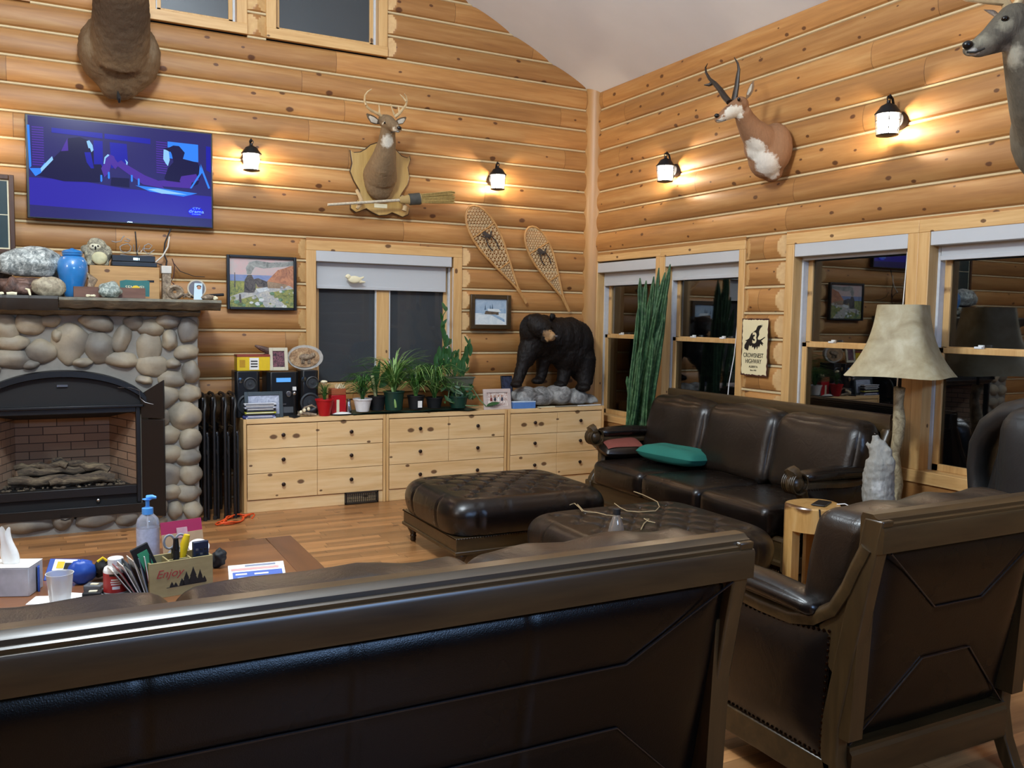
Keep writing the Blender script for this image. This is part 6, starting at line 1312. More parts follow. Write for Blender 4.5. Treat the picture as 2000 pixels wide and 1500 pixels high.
# ------------------------------------------------------------ floor lamp, wolf, log stool, black chair
lx, ly = -.30, RP(1757, 760, -.30).y; t = thing('floor_lamp', 'rustic branch floor lamp with a square bell hide shade, unlit', 'floor lamp', (lx, ly, 0))
Mbr = mottle('lamp_branch', '#6a5a40', '#9a8b6a', '#bcae8c', 14, .7, .8); zs0 = RP(1757, 728, -.30).z; zs1 = RP(1757, 601, -.30).z
pts = [V(lx+.012*sin(q*1.3), ly+.014*cos(q*1.7), zs0*.93*q/12) for q in range(13)]
build(MB().tube(pts, [.034+.006*sin(q*2.1) for q in range(13)], 14), 'pole', Mbr, t, smooth=60, disp=(.012, .06))
mb = MB(); 
for q in (3, 5, 8, 10): mb.ell(pts[q]+V(.0, -.03 if q % 2 else .03, 0), (.016, .018, .012))
build(mb, 'branch_knots', Mbr, t); build(MB().lathe([(.15, 0), (.16, .01), (.15, .035), (.05, .05)], 24, (lx, ly, 0)), 'base', Mbr, t)
build(MB().tube([pts[-1], V(lx, ly, zs1-.02)], .009, 8), 'stem', M_blackm, t)
Mhide = NT('hide_shade'); f = Mhide.noise(Mhide.obj(), 9, 5, .6, .3); Mhide = Mhide.col(Mhide.ramp(f, [(.3, '#8e7f5e'), (.5, '#a39675'), (.7, '#b3a98c')]), .6, bump=f, bs=.3, bd=.01)
mb = MB(); rings = []; hh = zs1-zs0+.03
for q in range(17):
    s_ = q/16; hw = .135+.04*(1-s_)+.115*(1-s_)**2.6; rr = []
    for k in range(32):
        a = 2*pi*k/32+R(22); ce = 1/(abs(cos(a-R(22)))**5+abs(sin(a-R(22)))**5)**.2; fl = 1+.04*(ce-1)*(1-s_); rr.append(V(lx+cos(a)*hw*ce*fl, ly+sin(a)*hw*ce*fl, zs0-.015-.03*(ce-1)*(1-s_)+hh*s_))
    rings.append(rr)
mb.loft(rings, cap=False); inner = [[V(lx+(p.x-lx)*.975, ly+(p.y-ly)*.975, p.z+.002) for p in r_] for r_ in rings]; mb.loft(inner, cap=False); build(mb, 'lamp_shade', Mhide, t, smooth=60)
mb = MB()
for k in range(4): a = k*pi/2; mb.tube([V(lx, ly, zs1-.03), V(lx+cos(a+R(22))*.13, ly+sin(a+R(22))*.13, zs1-.02)], .003, 5)
build(mb, 'shade_spider', M_blackm, t)
RTw = tuple(RP(1718, 1000, -.62)); wx = -.62; RTw = (wx, RTw[1], 0); t = thing('wolf_statue', 'pale grey howling wolf statue standing beside the floor lamp', 'statue', RTw); mb = MB(); W_ = lambda px, py, dx=0: RP(px, py, wx+dx)
mb.tube([W_(1719, 900), W_(1716, 930), W_(1715, 960), W_(1717, 1000), W_(1718, 1040)], [.078, .090, .092, .088, .085], 16)
mb.tube([W_(1720, 905), W_(1720, 890), W_(1718, 877)], [.078, .064, .056], 16); mb.ell(W_(1717, 876), (.055, .058, .056)); mb.tube([W_(1714, 872), W_(1711, 861), W_(1710, 850)], [.040, .027, .019], 12); mb.tube([W_(1709, 884), W_(1700, 874), W_(1692, 865)], [.032, .018, .012], 12)
mb.tube([W_(1725, 870), W_(1735, 882), W_(1741, 897)], [.02, .026, .006], 10); mb.tube([W_(1728, 885), W_(1738, 905), W_(1743, 925)], [.03, .035, .01], 10)
bz = .42
for s_ in (-1, 1): mb.tube([V(wx-.05, RTw[1]+s_*.05, bz+.1), V(wx-.07, RTw[1]+s_*.055, bz-.1), V(wx-.08, RTw[1]+s_*.055, .04)], [.05, .04, .034], 10); mb.ell(V(wx-.09, RTw[1]+s_*.055, .06), (.05, .04, .03)); mb.ell(V(wx+.05, RTw[1]+s_*.05, .13), (.09, .06, .09))
mb.ell(V(wx+.05, RTw[1], .18), (.10, .09, .15)); mb.tube([V(wx, RTw[1], .20), W_(1717, 1000)], [.09, .088], 14)
build(mb, 'body', fur('wolf_fur', '#a9a79f', '#6a675f', [(W_(1716, 955, -.1), .07, '#cfcfca', .04)], RTw, (60, 60, 18)), t, remesh=.008, smo=2, disp=(.014, .028)); build(MB().lathe([(.14, .0), (.15, .012), (.14, .035), (.09, .045)], 24, (wx, RTw[1], 0)), 'base', M_wooddr, t)
build(MB().ell(W_(1710, 848), (.013, .012, .010)), 'nose', M_eye, t); build(MB().tube([W_(1711, 876, -.0), W_(1705, 868, -.0)], [.022, .012], 8), 'open_mouth', plain('mouth_red', '#6b3530', .5), t)
mb = MB(); mb.tube([W_(1744, 990, .1), W_(1748, 978, .1), W_(1750, 965, .1)], [.05, .045, .01], 10); mb.ell(W_(1745, 1000, .1), (.06, .05, .08)); 
sc_ = FP(1589, 984, .60); t = thing('log_stool', 'varnished pale log stool with a cut-out underneath beside the sofa arm', 'stool', (sc_.x, sc_.y, 0)); rS = .156
M_stl = wood('stool_log', [(.25, '#9c7138'), (.5, '#bb8f52'), (.75, '#cfa86c')], 2, grain=(2, 16), rough=.25, knots=.35, kscale=5, coat=.5)
def sr(a): return rS*(1+.05*sin(2*a+1)+.035*sin(3*a))
ring = lambda z, k=1: [V(sc_.x+cos(a)*sr(a)*k, sc_.y+sin(a)*sr(a)*k, z) for a in [i*2*pi/40 for i in range(40)]]
build(MB().loft([ring(.46), ring(.47, 1.0), ring(.592), ring(.60, .97)]), 'seat', M_stl, t, smooth=30)
for a0 in (R(150), R(30), R(270)):
    aa = [a0+R(-32)+R(64)*i/10 for i in range(11)]
    build(MB().loft([[V(sc_.x+cos(a)*sr(a)*.995, sc_.y+sin(a)*sr(a)*.995, z) for a in aa]+[V(sc_.x+cos(a)*sr(a)*.62, sc_.y+sin(a)*sr(a)*.62, z) for a in aa[::-1]] for z in (0, .4595)]), 'leg', M_stl, t, smooth=30)
build(MB().tube([V(sc_.x+cos(R(235))*rS*1.0, sc_.y+sin(R(235))*rS*1.0, .60), V(sc_.x+cos(R(237))*rS*1.0, sc_.y+sin(R(237))*rS*1.0, .54), V(sc_.x+cos(R(232))*rS, sc_.y+sin(R(232))*rS, .47)], .005, 6), 'crack', M_blackm, t)
p = sc_+V(.03, -.03, 0); t = thing('phone', 'black smartphone charging on the log stool', 'phone', (p.x, p.y, .6005)); build(MB().box((p.x, p.y, .606), (.075, .15, .009), (0, 0, R(-62))), 'body', M_black, t, bevel=.003)
e = p+V(.06, -.055, 0); solo(MB().tube([V(e.x-.0, e.y, .606), V(e.x+.03, e.y-.03, .612), V(e.x+.045, e.y-.06, .60), V(e.x+.05, e.y-.085, .50), V(e.x+.05, e.y-.09, .38), V(e.x+.05, e.y-.09, .2)], .003, 6), 'charging_cable', M_white, 'white charging cable hanging over the edge of the log stool', 'cable')
RTc = RP(1970, 985, -.62); t = thing('recliner', 'black padded chair with an arching arm at the right photo edge', 'chair', (RTc.x, RTc.y, 0)); X_ = lambda px, py, dx=0: RP(px, py, -.62+dx)
Mbp = leather('black_padding', '#0c0d0f', '#1c1e20', .45, .4)
build(MB().tube([X_(1932, 985), X_(1917, 950), X_(1915, 910), X_(1922, 868), X_(1942, 832), X_(1975, 810), X_(2015, 803), (X_(2070, 815))], [.06, .055, .055, .06, .065, .07, .075, .08], 14, flat=1.6, up=(1, 0, 0)), 'arching_arm', Mbp, t, smooth=80)
build(MB().tube([X_(1992, 860), X_(1985, 890), X_(1975, 920), X_(1958, 955), X_(1948, 995)], [.07, .075, .075, .06, .065], 14, flat=1.4, up=(1, 0, 0)), 'inner_pad', Mbp, t, smooth=80)
q = X_(2040, 900); build(rbox(MB(), q.x-.25, q.x+.2, q.y-.35, q.y+.12, .35, q.z+.25, .1, .03, 3, 14, .03), 'backrest', Mbp, t, smooth=80); build(rbox(MB(), q.x-.3, q.x+.25, q.y-.35, q.y+.3, .06, .45, .08, .02, 5, 12, .02), 'seat', Mbp, t, smooth=80)
build(MB().bb((q.x-.25, q.y-.3, 0), (q.x+.2, q.y+.25, .06)), 'base', M_blackm, t)
# ------------------------------------------------------------ pillows and odds on the seating
def pillow(label, c, sx, sy, th, rot, mat, seed, name='pillow'):
    t = MB(); n_ = 26
    for s_ in (1, -1):
        t.grid(lambda u, v_: V((u-.5)*sx*(1-.10*(2*v_-1)**2*0-.08*((2*u-1)**2)*((2*v_-1)**2)), (v_-.5)*sy*(1-.08*((2*u-1)**2)*((2*v_-1)**2)), s_*th*((1-(2*u-1)**4)*(1-(2*v_-1)**4))**.5*(1+.12*mnoise.noise(Vector((u*4, v_*4, seed))))), n_, n_)
    M_ = Matrix.Translation(c) @ Euler(rot).to_matrix().to_4x4(); t.v = [M_ @ p for p in t.v]
    return t
c = FP(1322, 888, .572); setp(build(pillow('', c, .58, .40, .068, (R(3), R(-2), R(106)), None, 1), 'pillow', plain('teal_velvet', '#1c6c5e', .85, var=.12, scale=5), loc=c, smooth=80), 'plump teal green pillow lying on the far sofa seat', 'pillow')
c = FP(1205, 868, .575); t = thing('pillow', 'brown leather pillow with a terracotta patch by the carved sofa arm', 'pillow', c); build(pillow('', c, .46, .40, .07, (0, R(-12), R(80)), None, 2), 'cushion', M_leatherw, t, smooth=80)
build(MB().grid(lambda u, v_: (Matrix.Translation(c) @ Euler((0, R(-12), R(80))).to_matrix().to_4x4()) @ V(-.20+.17*u, -.15+.32*v_, .0+.072*((1-(2*(.07+.37*u)-1)**4)*(1-(2*(.12+.8*v_)-1)**4))**.5+.004), 10, 12), 'patch', plain('terracotta', '#7c3f34', .8), t, smooth=80) 
# bottle and string on the ottoman
c = FP(1203, 1068, .49); t = thing('bottle', 'clear bottle with a black cap standing on the brown ottoman', 'bottle', c); Mcl = glass('clear_bottle', (.86, .88, .88), .35, .02, ((.45, .42, .38), .22))
s_ = 1/pm(c); zt = BP(1197, 994, c.y).z
build(MB().lathe([(.036, 0), (.042, .01), (.042, (zt-c.z)*.40), (.032, (zt-c.z)*.62), (.018, (zt-c.z)*.80), (.015, (zt-c.z)-.03)], 28, c), 'glass_body', Mcl, t, smooth=60); build(MB().lathe([(.019, zt-c.z-.03), (.019, zt-c.z-.002), (.017, zt-c.z)], 20, c), 'cap', M_blackm, t)
Mstr = plain('jute_string', '#a58f6a', .8)
def strg(pts, lb, z=.487): return solo(MB().tube([FP(x, y, z+.004*sin(i*2.3)) for i, (x, y) in enumerate(pts)], .0030, 5), 'string', Mstr, lb, 'string', 'tangled strings on the brown ottoman')
strg([(1113, 986), (1122, 983), (1130, 990), (1138, 999), (1135, 993), (1128, 985), (1140, 998), (1150, 1000), (1165, 1001), (1185, 1006), (1205, 1008), (1216, 1012)], 'looped tan string on the ottoman, left of the bottle')
strg([(1200, 983), (1212, 992), (1225, 998), (1250, 1000), (1280, 998), (1288, 990), (1284, 980), (1270, 973), (1255, 966), (1238, 960)], 'long tan string curving behind the bottle toward the far sofa')
strg([(1252, 1034), (1258, 1022), (1268, 1014), (1258, 1013), (1266, 1018), (1280, 1021)], 'short knotted tan string on the ottoman, right of the bottle')
# ------------------------------------------------------------ coffee table and what lies on it
ZC = .50
M_tab = wood('table_top', [(.25, '#5f3a20'), (.55, '#7d4f2c'), (.8, '#93633a')], 0, grain=(1.5, 12), rough=.28, knots=.2, kscale=5, coat=.4, depth=2); M_tabd = wood('table_border', [(.25, '#4a2b17'), (.7, '#6b4124')], 1, grain=(1.5, 14), rough=.28, knots=0, coat=.4)
tx0, tx1, ty0, ty1 = -5.65, -3.93, -4.62, -3.32
t = thing('coffee_table', 'dark wood coffee table behind the foreground sofa, with a bordered top', 'table', ((tx0+tx1)/2, (ty0+ty1)/2, 0))
build(MB().bb((tx0+.13, ty0+.13, ZC-.035), (tx1-.13, ty1-.13, ZC)), 'tabletop', M_tab, t)
for a, b in (((tx0, ty0), (tx0+.129, ty1)), ((tx1-.129, ty0), (tx1, ty1)), ((tx0+.13, ty0), (tx1-.13, ty0+.129)), ((tx0+.13, ty1-.129), (tx1-.13, ty1))): build(MB().bb((*a, ZC-.045), (*b, ZC-.001)), 'border_board', M_tabd, t, bevel=.003)
mb = MB(); mb.bb((tx0+.06, ty0+.06, ZC-.13), (tx1-.06, ty1-.06, ZC-.046)); build(mb, 'apron', M_tabd, t)
for x in (tx0+.1, tx1-.1):
    for y in (ty0+.1, ty1-.1): build(MB().bb((x-.04, y-.04, 0), (x+.04, y+.04, ZC-.046)), 'leg', M_tabd, t, bevel=.004)
def TP(px, py, z=ZC+.0005): return FP(px, py, z)
def up(c, px, py): return BP(px, py, c.y).z-c.z         # height of pixel (px, py) above c
yaw = math.atan2(CR.y, CR.x)
# pump bottle
c = TP(290, 1106); S_ = 1/pm(c); t = thing('pump_bottle', 'clear hand sanitizer pump bottle with a light blue pump', 'bottle', c); H_ = up(c, 289, 968)
Mhs = glass('sanitizer_plastic', (.90, .92, .96), .3, .03, ((.75, .78, .85), .22)); r_ = 21*S_
build(MB().lathe([(r_*.95, 0), (r_, .008), (r_, H_*.62), (r_*.9, H_*.68), (r_*.5, H_*.745), (r_*.4, H_*.76)], 28, c, sy=.75), 'body', Mhs, t, smooth=60)
build(MB().lathe([(r_*1.01, H_*.12), (r_*1.01, H_*.55)], 28, c, sy=.76), 'wrap_label', plain('clear_label', '#b9bfd2', .4, var=.2, scale=60), t)
Mp = plain('pump_blue', '#4f9be6', .35); build(MB().lathe([(r_*.5, H_*.745), (r_*.5, H_*.83), (r_*.3, H_*.84), (r_*.18, H_*.85), (r_*.18, H_*.93)], 18, c), 'collar', Mp, t); mb = MB(); mb.tube([c+V(0, 0, H_*.93), c+V(0, 0, H_*.955)], [.010, .022], 14); mb.tube([c+V(0, 0, H_*.965), c+V(.02, -.01, H_*.985), c+V(.035, -.018, H_*.975)], [.014, .010, .006], 10); build(mb, 'pump_head', Mp, t); build(MB().tube([c+V(0, 0, .01), c+V(0, 0, H_*.75)], .004, 6), 'dip_tube', M_white, t)
# wooden caddy ENJOY
L0, R0 = TP(293, 1172), TP(416, 1150); S_ = 1/pm(L0); ax = (R0-L0).normalized(); nb = V(-ax.y, ax.x, 0); Wc = (R0-L0).length; Hc = up(L0, 291, 1103)
t = thing('desk_caddy', 'wooden caddy box reading Enjoy with black pine trees', 'caddy', L0+ax*Wc/2); Mcd = wood('caddy_wood', [(.3, '#8f8056'), (.7, '#a99a6c')], 0, grain=(2, 18), rough=.5, knots=.1); Dc = .13
def cb_(u0, u1, d0, d1, z0, z1): return MB().loft([[L0+ax*u+nb*d+V(0, 0, z) for u, d in ((u0, d0), (u1, d0), (u1, d1), (u0, d1))] for z in (z0, z1)])
mb = MB()
for q in ((0, Wc, 0, .009, 0, Hc), (0, Wc, Dc-.009, Dc, 0, Hc), (0, .009, .009, Dc-.009, 0, Hc), (Wc-.009, Wc, .009, Dc-.009, 0, Hc), (.009, Wc-.009, .009, Dc-.009, 0, .008), (Wc*.33, Wc*.33+.006, .009, Dc-.009, .008, Hc*.95), (Wc*.68, Wc*.68+.006, .009, Dc-.009, .008, Hc*.95), (Wc*.33, Wc*.68, .06, .066, .008, Hc*.93)): b = cb_(*q); mb.add(b.v, b.f)
build(mb, 'box', Mcd, t)
Mf = Matrix(((ax.x, 0, -nb.x, 0), (ax.y, 0, -nb.y, 0), (0, 1, 0, 0), (0, 0, 0, 1)))
def front(u, z): return Matrix.Translation(L0+ax*u-nb*.0012+V(0, 0, z)) @ Mf
text('Enjoy', 'lettering', .045, plain('enjoy_red', '#a03a34', .6), front(Wc*.30, Hc*.66), t, .0006, shear=.35, sx=1.05)
for q, (u, w_, h_) in enumerate(((.34, .018, .022), (.40, .016, .018), (.50, .022, .030), (.57, .030, .055), (.68, .036, .07), (.79, .026, .055), (.86, .018, .026))):
    tr_ = [(0, 0)]; 
    pts = [(-w_/2, 0), (-w_*.45, h_*.2), (-w_*.5, h_*.22), (-w_*.3, h_*.45), (-w_*.36, h_*.47), (-w_*.15, h_*.75), (0, h_), (w_*.15, h_*.75), (w_*.36, h_*.47), (w_*.3, h_*.45), (w_*.5, h_*.22), (w_*.45, h_*.2), (w_/2, 0)]
    build(MB().prism(pts, lambda a, b, tt: L0+ax*(Wc*u+a)-nb*(.0006+tt)+V(0, 0, Hc*.26+b), 0, .0008), 'pine_silhouette', M_ink, t, smooth=0)
build(MB().prism([(-.10, 0), (.055, 0), (.055, .004), (-.10, .002)], lambda a, b, tt: L0+ax*(Wc*.66+a)-nb*(.0006+tt)+V(0, 0, Hc*.25+b), 0, .0008), 'ground_silhouette', M_ink, t, smooth=0)
def incad(u, d, z=.0085): return L0+ax*u+nb*d+V(0, 0, z)
def slabobj(name, label, cat, c, w_, th, h_, tilt, mat, extra=None, lean_=0):
    t = thing(name, label, cat, c); M_ = Matrix.Translation(c) @ Matrix.Rotation(math.atan2(ax.y, ax.x), 4, 'Z') @ Matrix.Rotation(tilt, 4, 'Y') @ Matrix.Rotation(lean_, 4, 'X')
    build(MB().add(*(lambda b: (b.v, b.f))(MB().bb((-w_/2, -th/2, 0), (w_/2, th/2, h_))), M=M_), 'body', mat, t, bevel=.003)
    if extra:
        for nm, a, b, m_ in extra: build(MB().add(*(lambda q: (q.v, q.f))(MB().bb(a, b)), M=M_), nm, m_, t)
    return t
slabobj('calculator', 'black device with a green screen leaning in the left of the caddy', 'calculator', incad(Wc*.20, .035, .012), .07, .012, .215, R(-22), M_blackm, [('screen', (-.018, -.0075, .06), (.022, -.006, .19), plain('green_lcd', '#3c9a6f', .4))])
slabobj('remote_control', 'navy keypad remote standing in the right of the caddy', 'remote control', incad(Wc*.84, .03), .062, .02, .19, 0, plain('navy_plastic', '#16243c', .4), [('button', (-.022+.017*i, -.0125, .10+.018*j), (-.012+.017*i, -.010, .108+.018*j), M_blackm if (i+j) % 3 else M_grey) for i in range(3) for j in range(4)])
c = incad(Wc*.45, .03); t = thing('marker_pen', 'thick black marker pen standing in the middle of the caddy', 'pen', c); build(MB().tube([c, c+V(0, 0, .17)], [.011, .012], 10), 'barrel', M_blackm, t); build(MB().tube([c+V(0, 0, .171), c+V(0, 0, .215)], [.013, .009], 10), 'cap', M_black, t)
c = incad(Wc*.62, .09); t = thing('screwdriver', 'yellow handled tool standing in the caddy behind the marker', 'tool', c); build(MB().tube([c+V(0, 0, .10), c+V(.01, 0, .17), c+V(.02, 0, .21)], [.008, .018, .012], 10), 'handle', M_yel, t); build(MB().tube([c, c+V(0, 0, .10)], .004, 6), 'shaft', M_silver, t)
c = incad(Wc*.52, .10, .009); t = thing('scissors', 'grey ringed scissors standing in the caddy behind the marker pen', 'scissors', c)
for s_ in (-1, 1): build(MB().tube([c+V(s_*.022+cos(a)*.02, 0, .185+sin(a)*.028) for a in [i*pi/8 for i in range(16)]], .005, 6, closed=True), 'handle_ring', plain('scissor_grey', '#8a8d94', .4), t); build(MB().tube([c+V(s_*.012, 0, .158), c+V(0, 0, .01)], [.006, .003], 6), 'blade', M_silver, t)
# crimson folder, white tub, dark pouch behind the caddy
c = TP(362, 1116); d = -.0
a0, a1 = TP(322, 1118), TP(402, 1104); hF = up(a0, 322, 1026); dr = (a1-a0).normalized(); nf = V(-dr.y, dr.x, 0)
def leanq(u0, u1, z0, z1, off, th=.003): return MB().loft([[a0+dr*u+nf*(.05*z/hF+o)+V(0, 0, z) for u, o in ((u0, off), (u1, off), (u1, off+th), (u0, off+th))] for z in (z0, z1)])
wF = (a1-a0).length
t = thing('gift_card_stand', 'crimson and tan card standing behind the Enjoy caddy', 'card', (a0+a1)/2); build(leanq(0, wF, 0, hF, 0), 'backing', plain('crimson_card', '#9c1d4a', .5, var=.05), t); build(leanq(0, wF*1.0, 0, hF*.75, -.003), 'pocket', plain('kraft_tan', '#a98a68', .6), t); build(leanq(wF*.36, wF*.62, hF*.66, hF*.86, -.007), 'sticker', plain('sticker_pink', '#c79aa0', .5, var=.3), t)
c = TP(352, 1124); t = thing('disc', 'clear blueish disc leaning behind the caddy', 'disc', c); rr = .065; M_ = Matrix.Translation(c+V(0, 0, rr*.97)) @ Matrix.Rotation(yaw, 4, 'Z') @ Matrix.Rotation(R(78), 4, 'X'); build(MB().lathe([(.009, 0), (rr, 0), (rr, .0015), (.009, .0015)], 36, M=M_), 'disc_body', glass('disc_plastic', (.7, .8, .95), .5, .05, ((.5, .62, .8), .5)), t); build(MB().lathe([(.018, .0017), (.024, .0019)], 20, M=M_), 'hub', M_silver, t)
c = TP(388, 1122); hT = up(c, 390, 1048); c2 = c; t = thing('white_tub', 'white round tub with a yellow lid centre tilted behind the caddy', 'tub', c2)
M_ = Matrix.Translation(c2+V(0, 0, hT*.60)) @ Matrix.Rotation(yaw, 4, 'Z') @ Matrix.Rotation(R(28), 4, 'X') @ Matrix.Rotation(R(14), 4, 'Y')
build(MB().lathe([(.036, -.10), (.040, -.09), (.040, .015)], 26, M=M_), 'tub_body', M_white, t, smooth=50); build(MB().lathe([(.043, .016), (.043, .036), (.040, .038)], 26, M=M_), 'lid', M_white, t); build(MB().lathe([(.028, .0385), (.027, .040)], 22, M=M_), 'lid_label', plain('amber_label', '#e0a33c', .5), t)
c = TP(424, 1108); solo(MB().ell(c+V(0, 0, .032), (.035, .03, .032), None, 14, 10, amp=.5, seed=3).ell(c+V(.01, -.01, .055), (.03, .028, .03), None, 14, 10, amp=.5, seed=5), 'pouch', M_blackm, 'small black fabric pouch right of the caddy', 'pouch', remesh=.005, smo=1)
# fanned brochures left of the caddy
mats = [plain('brochure_%d' % i, cl, .5, var=.15, scale=40) for i, cl in enumerate(('#d9d4c8', '#8a3c3c', '#e4e0d6', '#30353f', '#cfcac0', '#6f7c8c', '#e9e6df', '#23282f'))]
for i in range(8):
    s_ = i/7; b0 = TP(262+4*s_*8, 1166-.6*i); t_ = thing('brochure', ['cream', 'dark red', 'white', 'charcoal', 'ivory', 'slate blue', 'bright white', 'black'][i]+' folded brochure, '+['leftmost of', 'second from left of', 'third from left of', 'fourth from left of', 'fifth from left of', 'sixth from left of', 'seventh from left of', 'rightmost of'][i]+' the bunch beside the caddy', 'brochure', b0, 0, 'bunch of brochures')
    tl = R(-34+30*s_); M_ = Matrix.Translation(b0) @ Matrix.Rotation(yaw+R(38), 4, 'Z') @ Matrix.Rotation(tl, 4, 'Y')
    build(MB().add(*(lambda q: (q.v, q.f))(MB().bb((-.0015, -.05, 0), (.0015, .05, .155+.02*s_))), M=M_), 'sheet', mats[i], t_); build(MB().add(*(lambda q: (q.v, q.f))(MB().bb((-.0028, -.049, .02), (-.0018, .049, .13))), M=M_), 'printed_panel', mats[(i+3) % 8], t_)
# red and white supplement bottle on a coaster
c = TP(227, 1163); S_ = 1/pm(c); t = thing('glass_dish', 'round clear glass dish under the red pill bottle', 'dish', c); build(MB().lathe([(27*S_, 0), (30*S_, .006), (31*S_, .022), (29*S_, .022), (27*S_, .008)], 32, c), 'dish_body', glass('dish_glass', (.85, .9, .95), .4, .02, ((.6, .66, .72), .3)), t, smooth=50)
c = c+V(0, 0, .0085); H_ = up(c, 231, 1088); t = thing('pill_bottle', 'white pill bottle with a red label on a glass dish', 'bottle', c); r_ = 22.5*S_
build(MB().lathe([(r_*.9, 0), (r_, .006), (r_, H_*.66), (r_*.92, H_*.74), (r_*.6, H_*.80)], 30, c), 'body', M_white, t, smooth=50); build(MB().lathe([(r_*.62, H_*.80), (r_*.64, H_*.98), (r_*.58, H_)], 30, c), 'cap', M_white, t); build(MB().lathe([(r_*1.01, H_*.10), (r_*1.01, H_*.62)], 30, c), 'wrap_label', plain('label_red', '#a8201f', .4, var=.1), t)
fv = (CC-c); fv.z = 0; fv.normalize(); sdv = V(-fv.y, fv.x, 0)
for z, w_, h_, m_ in ((.56, .024, .008, M_ink), (.44, .018, .006, M_white), (.38, .020, .005, M_white), (.32, .018, .005, M_white), (.20, .014, .012, M_white)): build(MB().loft([[c+fv*(r_*1.01*cos(a))+sdv*(r_*1.015*sin(a))+fv*(r_*.01)+V(0, 0, H_*z+q) for a in [(-1+2*i/8)*w_/r_ for i in range(9)]] for q in (0, h_)], closed=False, cap=False), 'label_print', m_, t)
# plastic cup, napkins, tissue box, packets
c = TP(118, 1187); S_ = 1/pm(c); H_ = up(c, 118, 1119); t = thing('plastic_cup', 'frosted plastic cup standing on white napkins', 'cup', c); build(MB().lathe([(17*S_, .012), (18*S_, .014), (24*S_, H_-.004), (25.5*S_, H_), (24*S_, H_), (17.5*S_, .018), (.001, .016)], 32, c), 'cup_body', glass('cup_plastic', (.92, .93, .95), .3, .08, ((.78, .78, .78), .38)), t, smooth=50)
for i, (px, py, w_, h_, r__, lb) in enumerate(((95, 1172, .13, .10, 8, 'white napkin under the plastic cup, left one'), (140, 1168, .11, .12, -6, 'white folded napkin behind the plastic cup'), (20, 1200, .16, .08, 4, 'white paper sheet at the lower left edge of the table'), (118, 1184, .17, .12, 0, 'white napkin directly beneath the plastic cup'))):
    q = TP(px, py, ZC+.002+.003*i); solo(MB().box(q, (w_, h_, .0025), (0, 0, yaw+R(r__))), 'napkin' if i != 2 else 'paper_sheet', M_paper, lb, 'napkin' if i != 2 else 'paper', None if i == 2 else 'napkins around the cup')
c = TP(18, 1166); S_ = 1/pm(c); t = thing('tissue_box', 'white and grey tissue box with a tissue pulled up', 'tissue box', c); Mtb = plain('tissue_card', '#b9b9c0', .5, var=.3, scale=14)
M_ = Matrix.Translation(c) @ Matrix.Rotation(yaw+R(6), 4, 'Z'); hb = .115
build(MB().add(*(lambda q: (q.v, q.f))(MB().bb((-.10, 0, 0), (.075, .13, hb-.001))), M=M_), 'box', Mtb, t, bevel=.003); build(MB().add(*(lambda q: (q.v, q.f))(MB().bb((-.10, 0, hb), (.075, .13, hb+.002))), M=M_), 'lid', M_paper, t)
random.seed(5); mb = MB(); rings = []
for q in range(9):
    s_ = q/8; rings.append([M_ @ V(-.02+.03*cos(a)*(1-.3*s_+.4*sin(a*3)*.3)*(1+.5*sin(q*.8)*.4)-.025*s_, .065+.02*sin(a)*(1+.4*cos(a*2)), hb+.003+.135*s_+.012*cos(a*3)*s_) for a in [i*2*pi/18 for i in range(18)]])
mb.loft(rings, cap=False); build(mb, 'tissue', M_paper, t, smooth=80)
c = TP(130, 1135); t = thing('snack_pack', 'blue and white packet with a yellow patch behind the cup', 'packet', c); M_ = Matrix.Translation(c) @ Matrix.Rotation(yaw, 4, 'Z') @ Matrix.Rotation(R(-38), 4, 'X'); Mblu = plain('packet_blue', '#1f4aa0', .4)
q_ = lambda a, b: MB().add(*(lambda q: (q.v, q.f))(MB().bb(a, b)), M=M_)
build(q_((-.10, 0, 0), (.03, .03, .10)), 'packet', Mblu, t, bevel=.004); build(q_((-.075, -.002, .045), (.02, -.0005, .095)), 'white_patch', M_paper, t); build(q_((-.06, -.003, .055), (-.03, -.0021, .085)), 'yellow_patch', M_yel, t); build(q_((-.028, -.003, .05), (.0, -.0021, .08)), 'dark_patch', M_blackm, t)
c = TP(65, 1150); t = thing('booklet', 'upright dark booklets beside the tissue box', 'booklet', c)
for i in range(3): q = c+CR*(.012*i); build(MB().bb((q.x-.004, q.y-.04, ZC+.001), (q.x+.004, q.y+.05, ZC+.10)), 'cover', [M_grey, M_blackm, plain('packet_blue', '#1f4aa0', .4)][i], t)
c = TP(160, 1140); t = thing('blue_pouch', 'round royal blue pouch with yellow and black bits behind the pill bottle', 'pouch', c); build(MB().ell(c+V(0, 0, .05), (.055, .035, .05), None, 18, 12, amp=.2), 'body', Mblu, t, smooth=80); build(MB().ell(c+V(.075, .01, .055), (.03, .03, .035), None, 14, 10, amp=.5, seed=4), 'dark_clip', M_blackm, t); build(MB().tube([c+V(.06, 0, .085), c+V(.08, 0, .10), c+V(.095, 0, .085)], .006, 6), 'yellow_strap', M_yel, t)
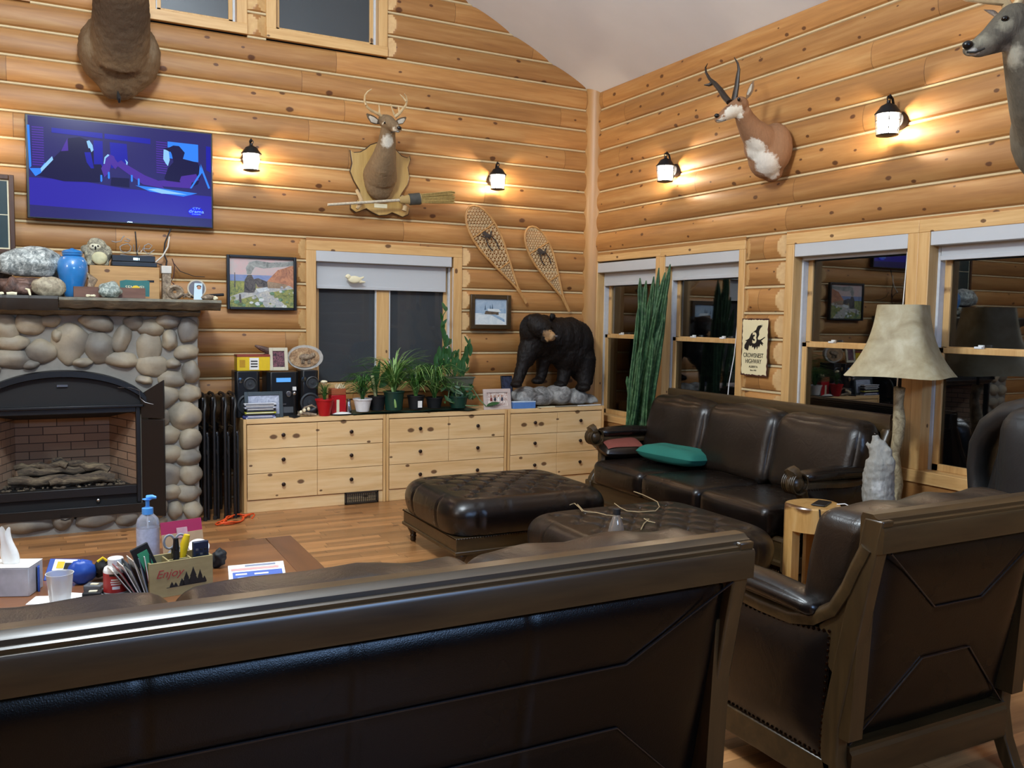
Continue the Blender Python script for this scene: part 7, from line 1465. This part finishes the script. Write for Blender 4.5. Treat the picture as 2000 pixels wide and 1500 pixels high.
for i, (px, py, m_, lb) in enumerate(((185, 1152, M_grey, 'grey gadget left of the pill bottle on the table'), (182, 1168, M_blackm, 'black and white packet near the glass dish, closest to the sofa'), (196, 1130, M_white, 'white plastic case behind the pill bottle'))):
    q = TP(px, py); t = thing('gadget', lb, 'gadget', q); build(MB().box(q+V(0, 0, .013+.003*i), (.07, .05, .024), (0, 0, yaw+.2*i)), 'case', m_, t, bevel=.004); build(MB().box(q+V(0, -.01, .027+.0035*i), (.03, .015, .004), (0, 0, yaw+.2*i)), 'marking', M_cream if i != 2 else M_grey, t)
# flyer on the table
a, b = TP(444, 1104), TP(556, 1098); t = thing('flyer', 'white and blue printed flyer lying at the right of the table', 'flyer', TP(500, 1110)); P4 = [TP(445, 1106), TP(553, 1096), TP(560, 1132), TP(448, 1142)]
build(MB().loft([[p+V(0, 0, z) for p in P4] for z in (0, .002)]), 'sheet', M_paper, t)
def fl(u, v_, z=.0025): return P4[0].lerp(P4[1], u).lerp(P4[3].lerp(P4[2], u), v_)+V(0, 0, z)
for i, (u0, v0, u1, v1, cl) in enumerate(((.07, .42, .95, .95, '#4f6cb8'), (.05, .22, .9, .34, '#d8a6a4'), (.3, .06, .85, .15, '#8c93a8'), (.12, .52, .32, .6, '#e6e8ee'), (.45, .55, .7, .63, '#e6e8ee'), (.15, .72, .8, .78, '#9fb4e0'))): build(MB().face([fl(u0, v0, .0026+.0003*i), fl(u1, v0, .0026+.0003*i), fl(u1, v1, .0026+.0003*i), fl(u0, v1, .0026+.0003*i)]), 'printed_block', plain('flyer_%d' % i, cl, .6), t, smooth=0)
# cream bird on the blind
c = BP(690, 545, -.02); t = thing('bird_ornament', 'cream bird ornament on the grey blind behind the plants', 'ornament', c+V(0, 0, -.03)); mb = MB()
mb.ell(BP(692, 546, -.025), (.062, .016, .034)); mb.ell(BP(680, 540, -.028), (.024, .014, .022)); mb.tube([BP(676, 540, -.03), BP(673, 540, -.03)], [.008, .001], 8); mb.tube([BP(700, 546, -.025), BP(711, 541, -.025)], [.02, .008], 8, flat=.4, up=(0, 1, 0)); mb.tube([BP(702, 550, -.025), BP(714, 551, -.025)], [.016, .006], 8, flat=.4, up=(0, 1, 0)); build(mb, 'body', M_cream, t, remesh=.004, smo=2)
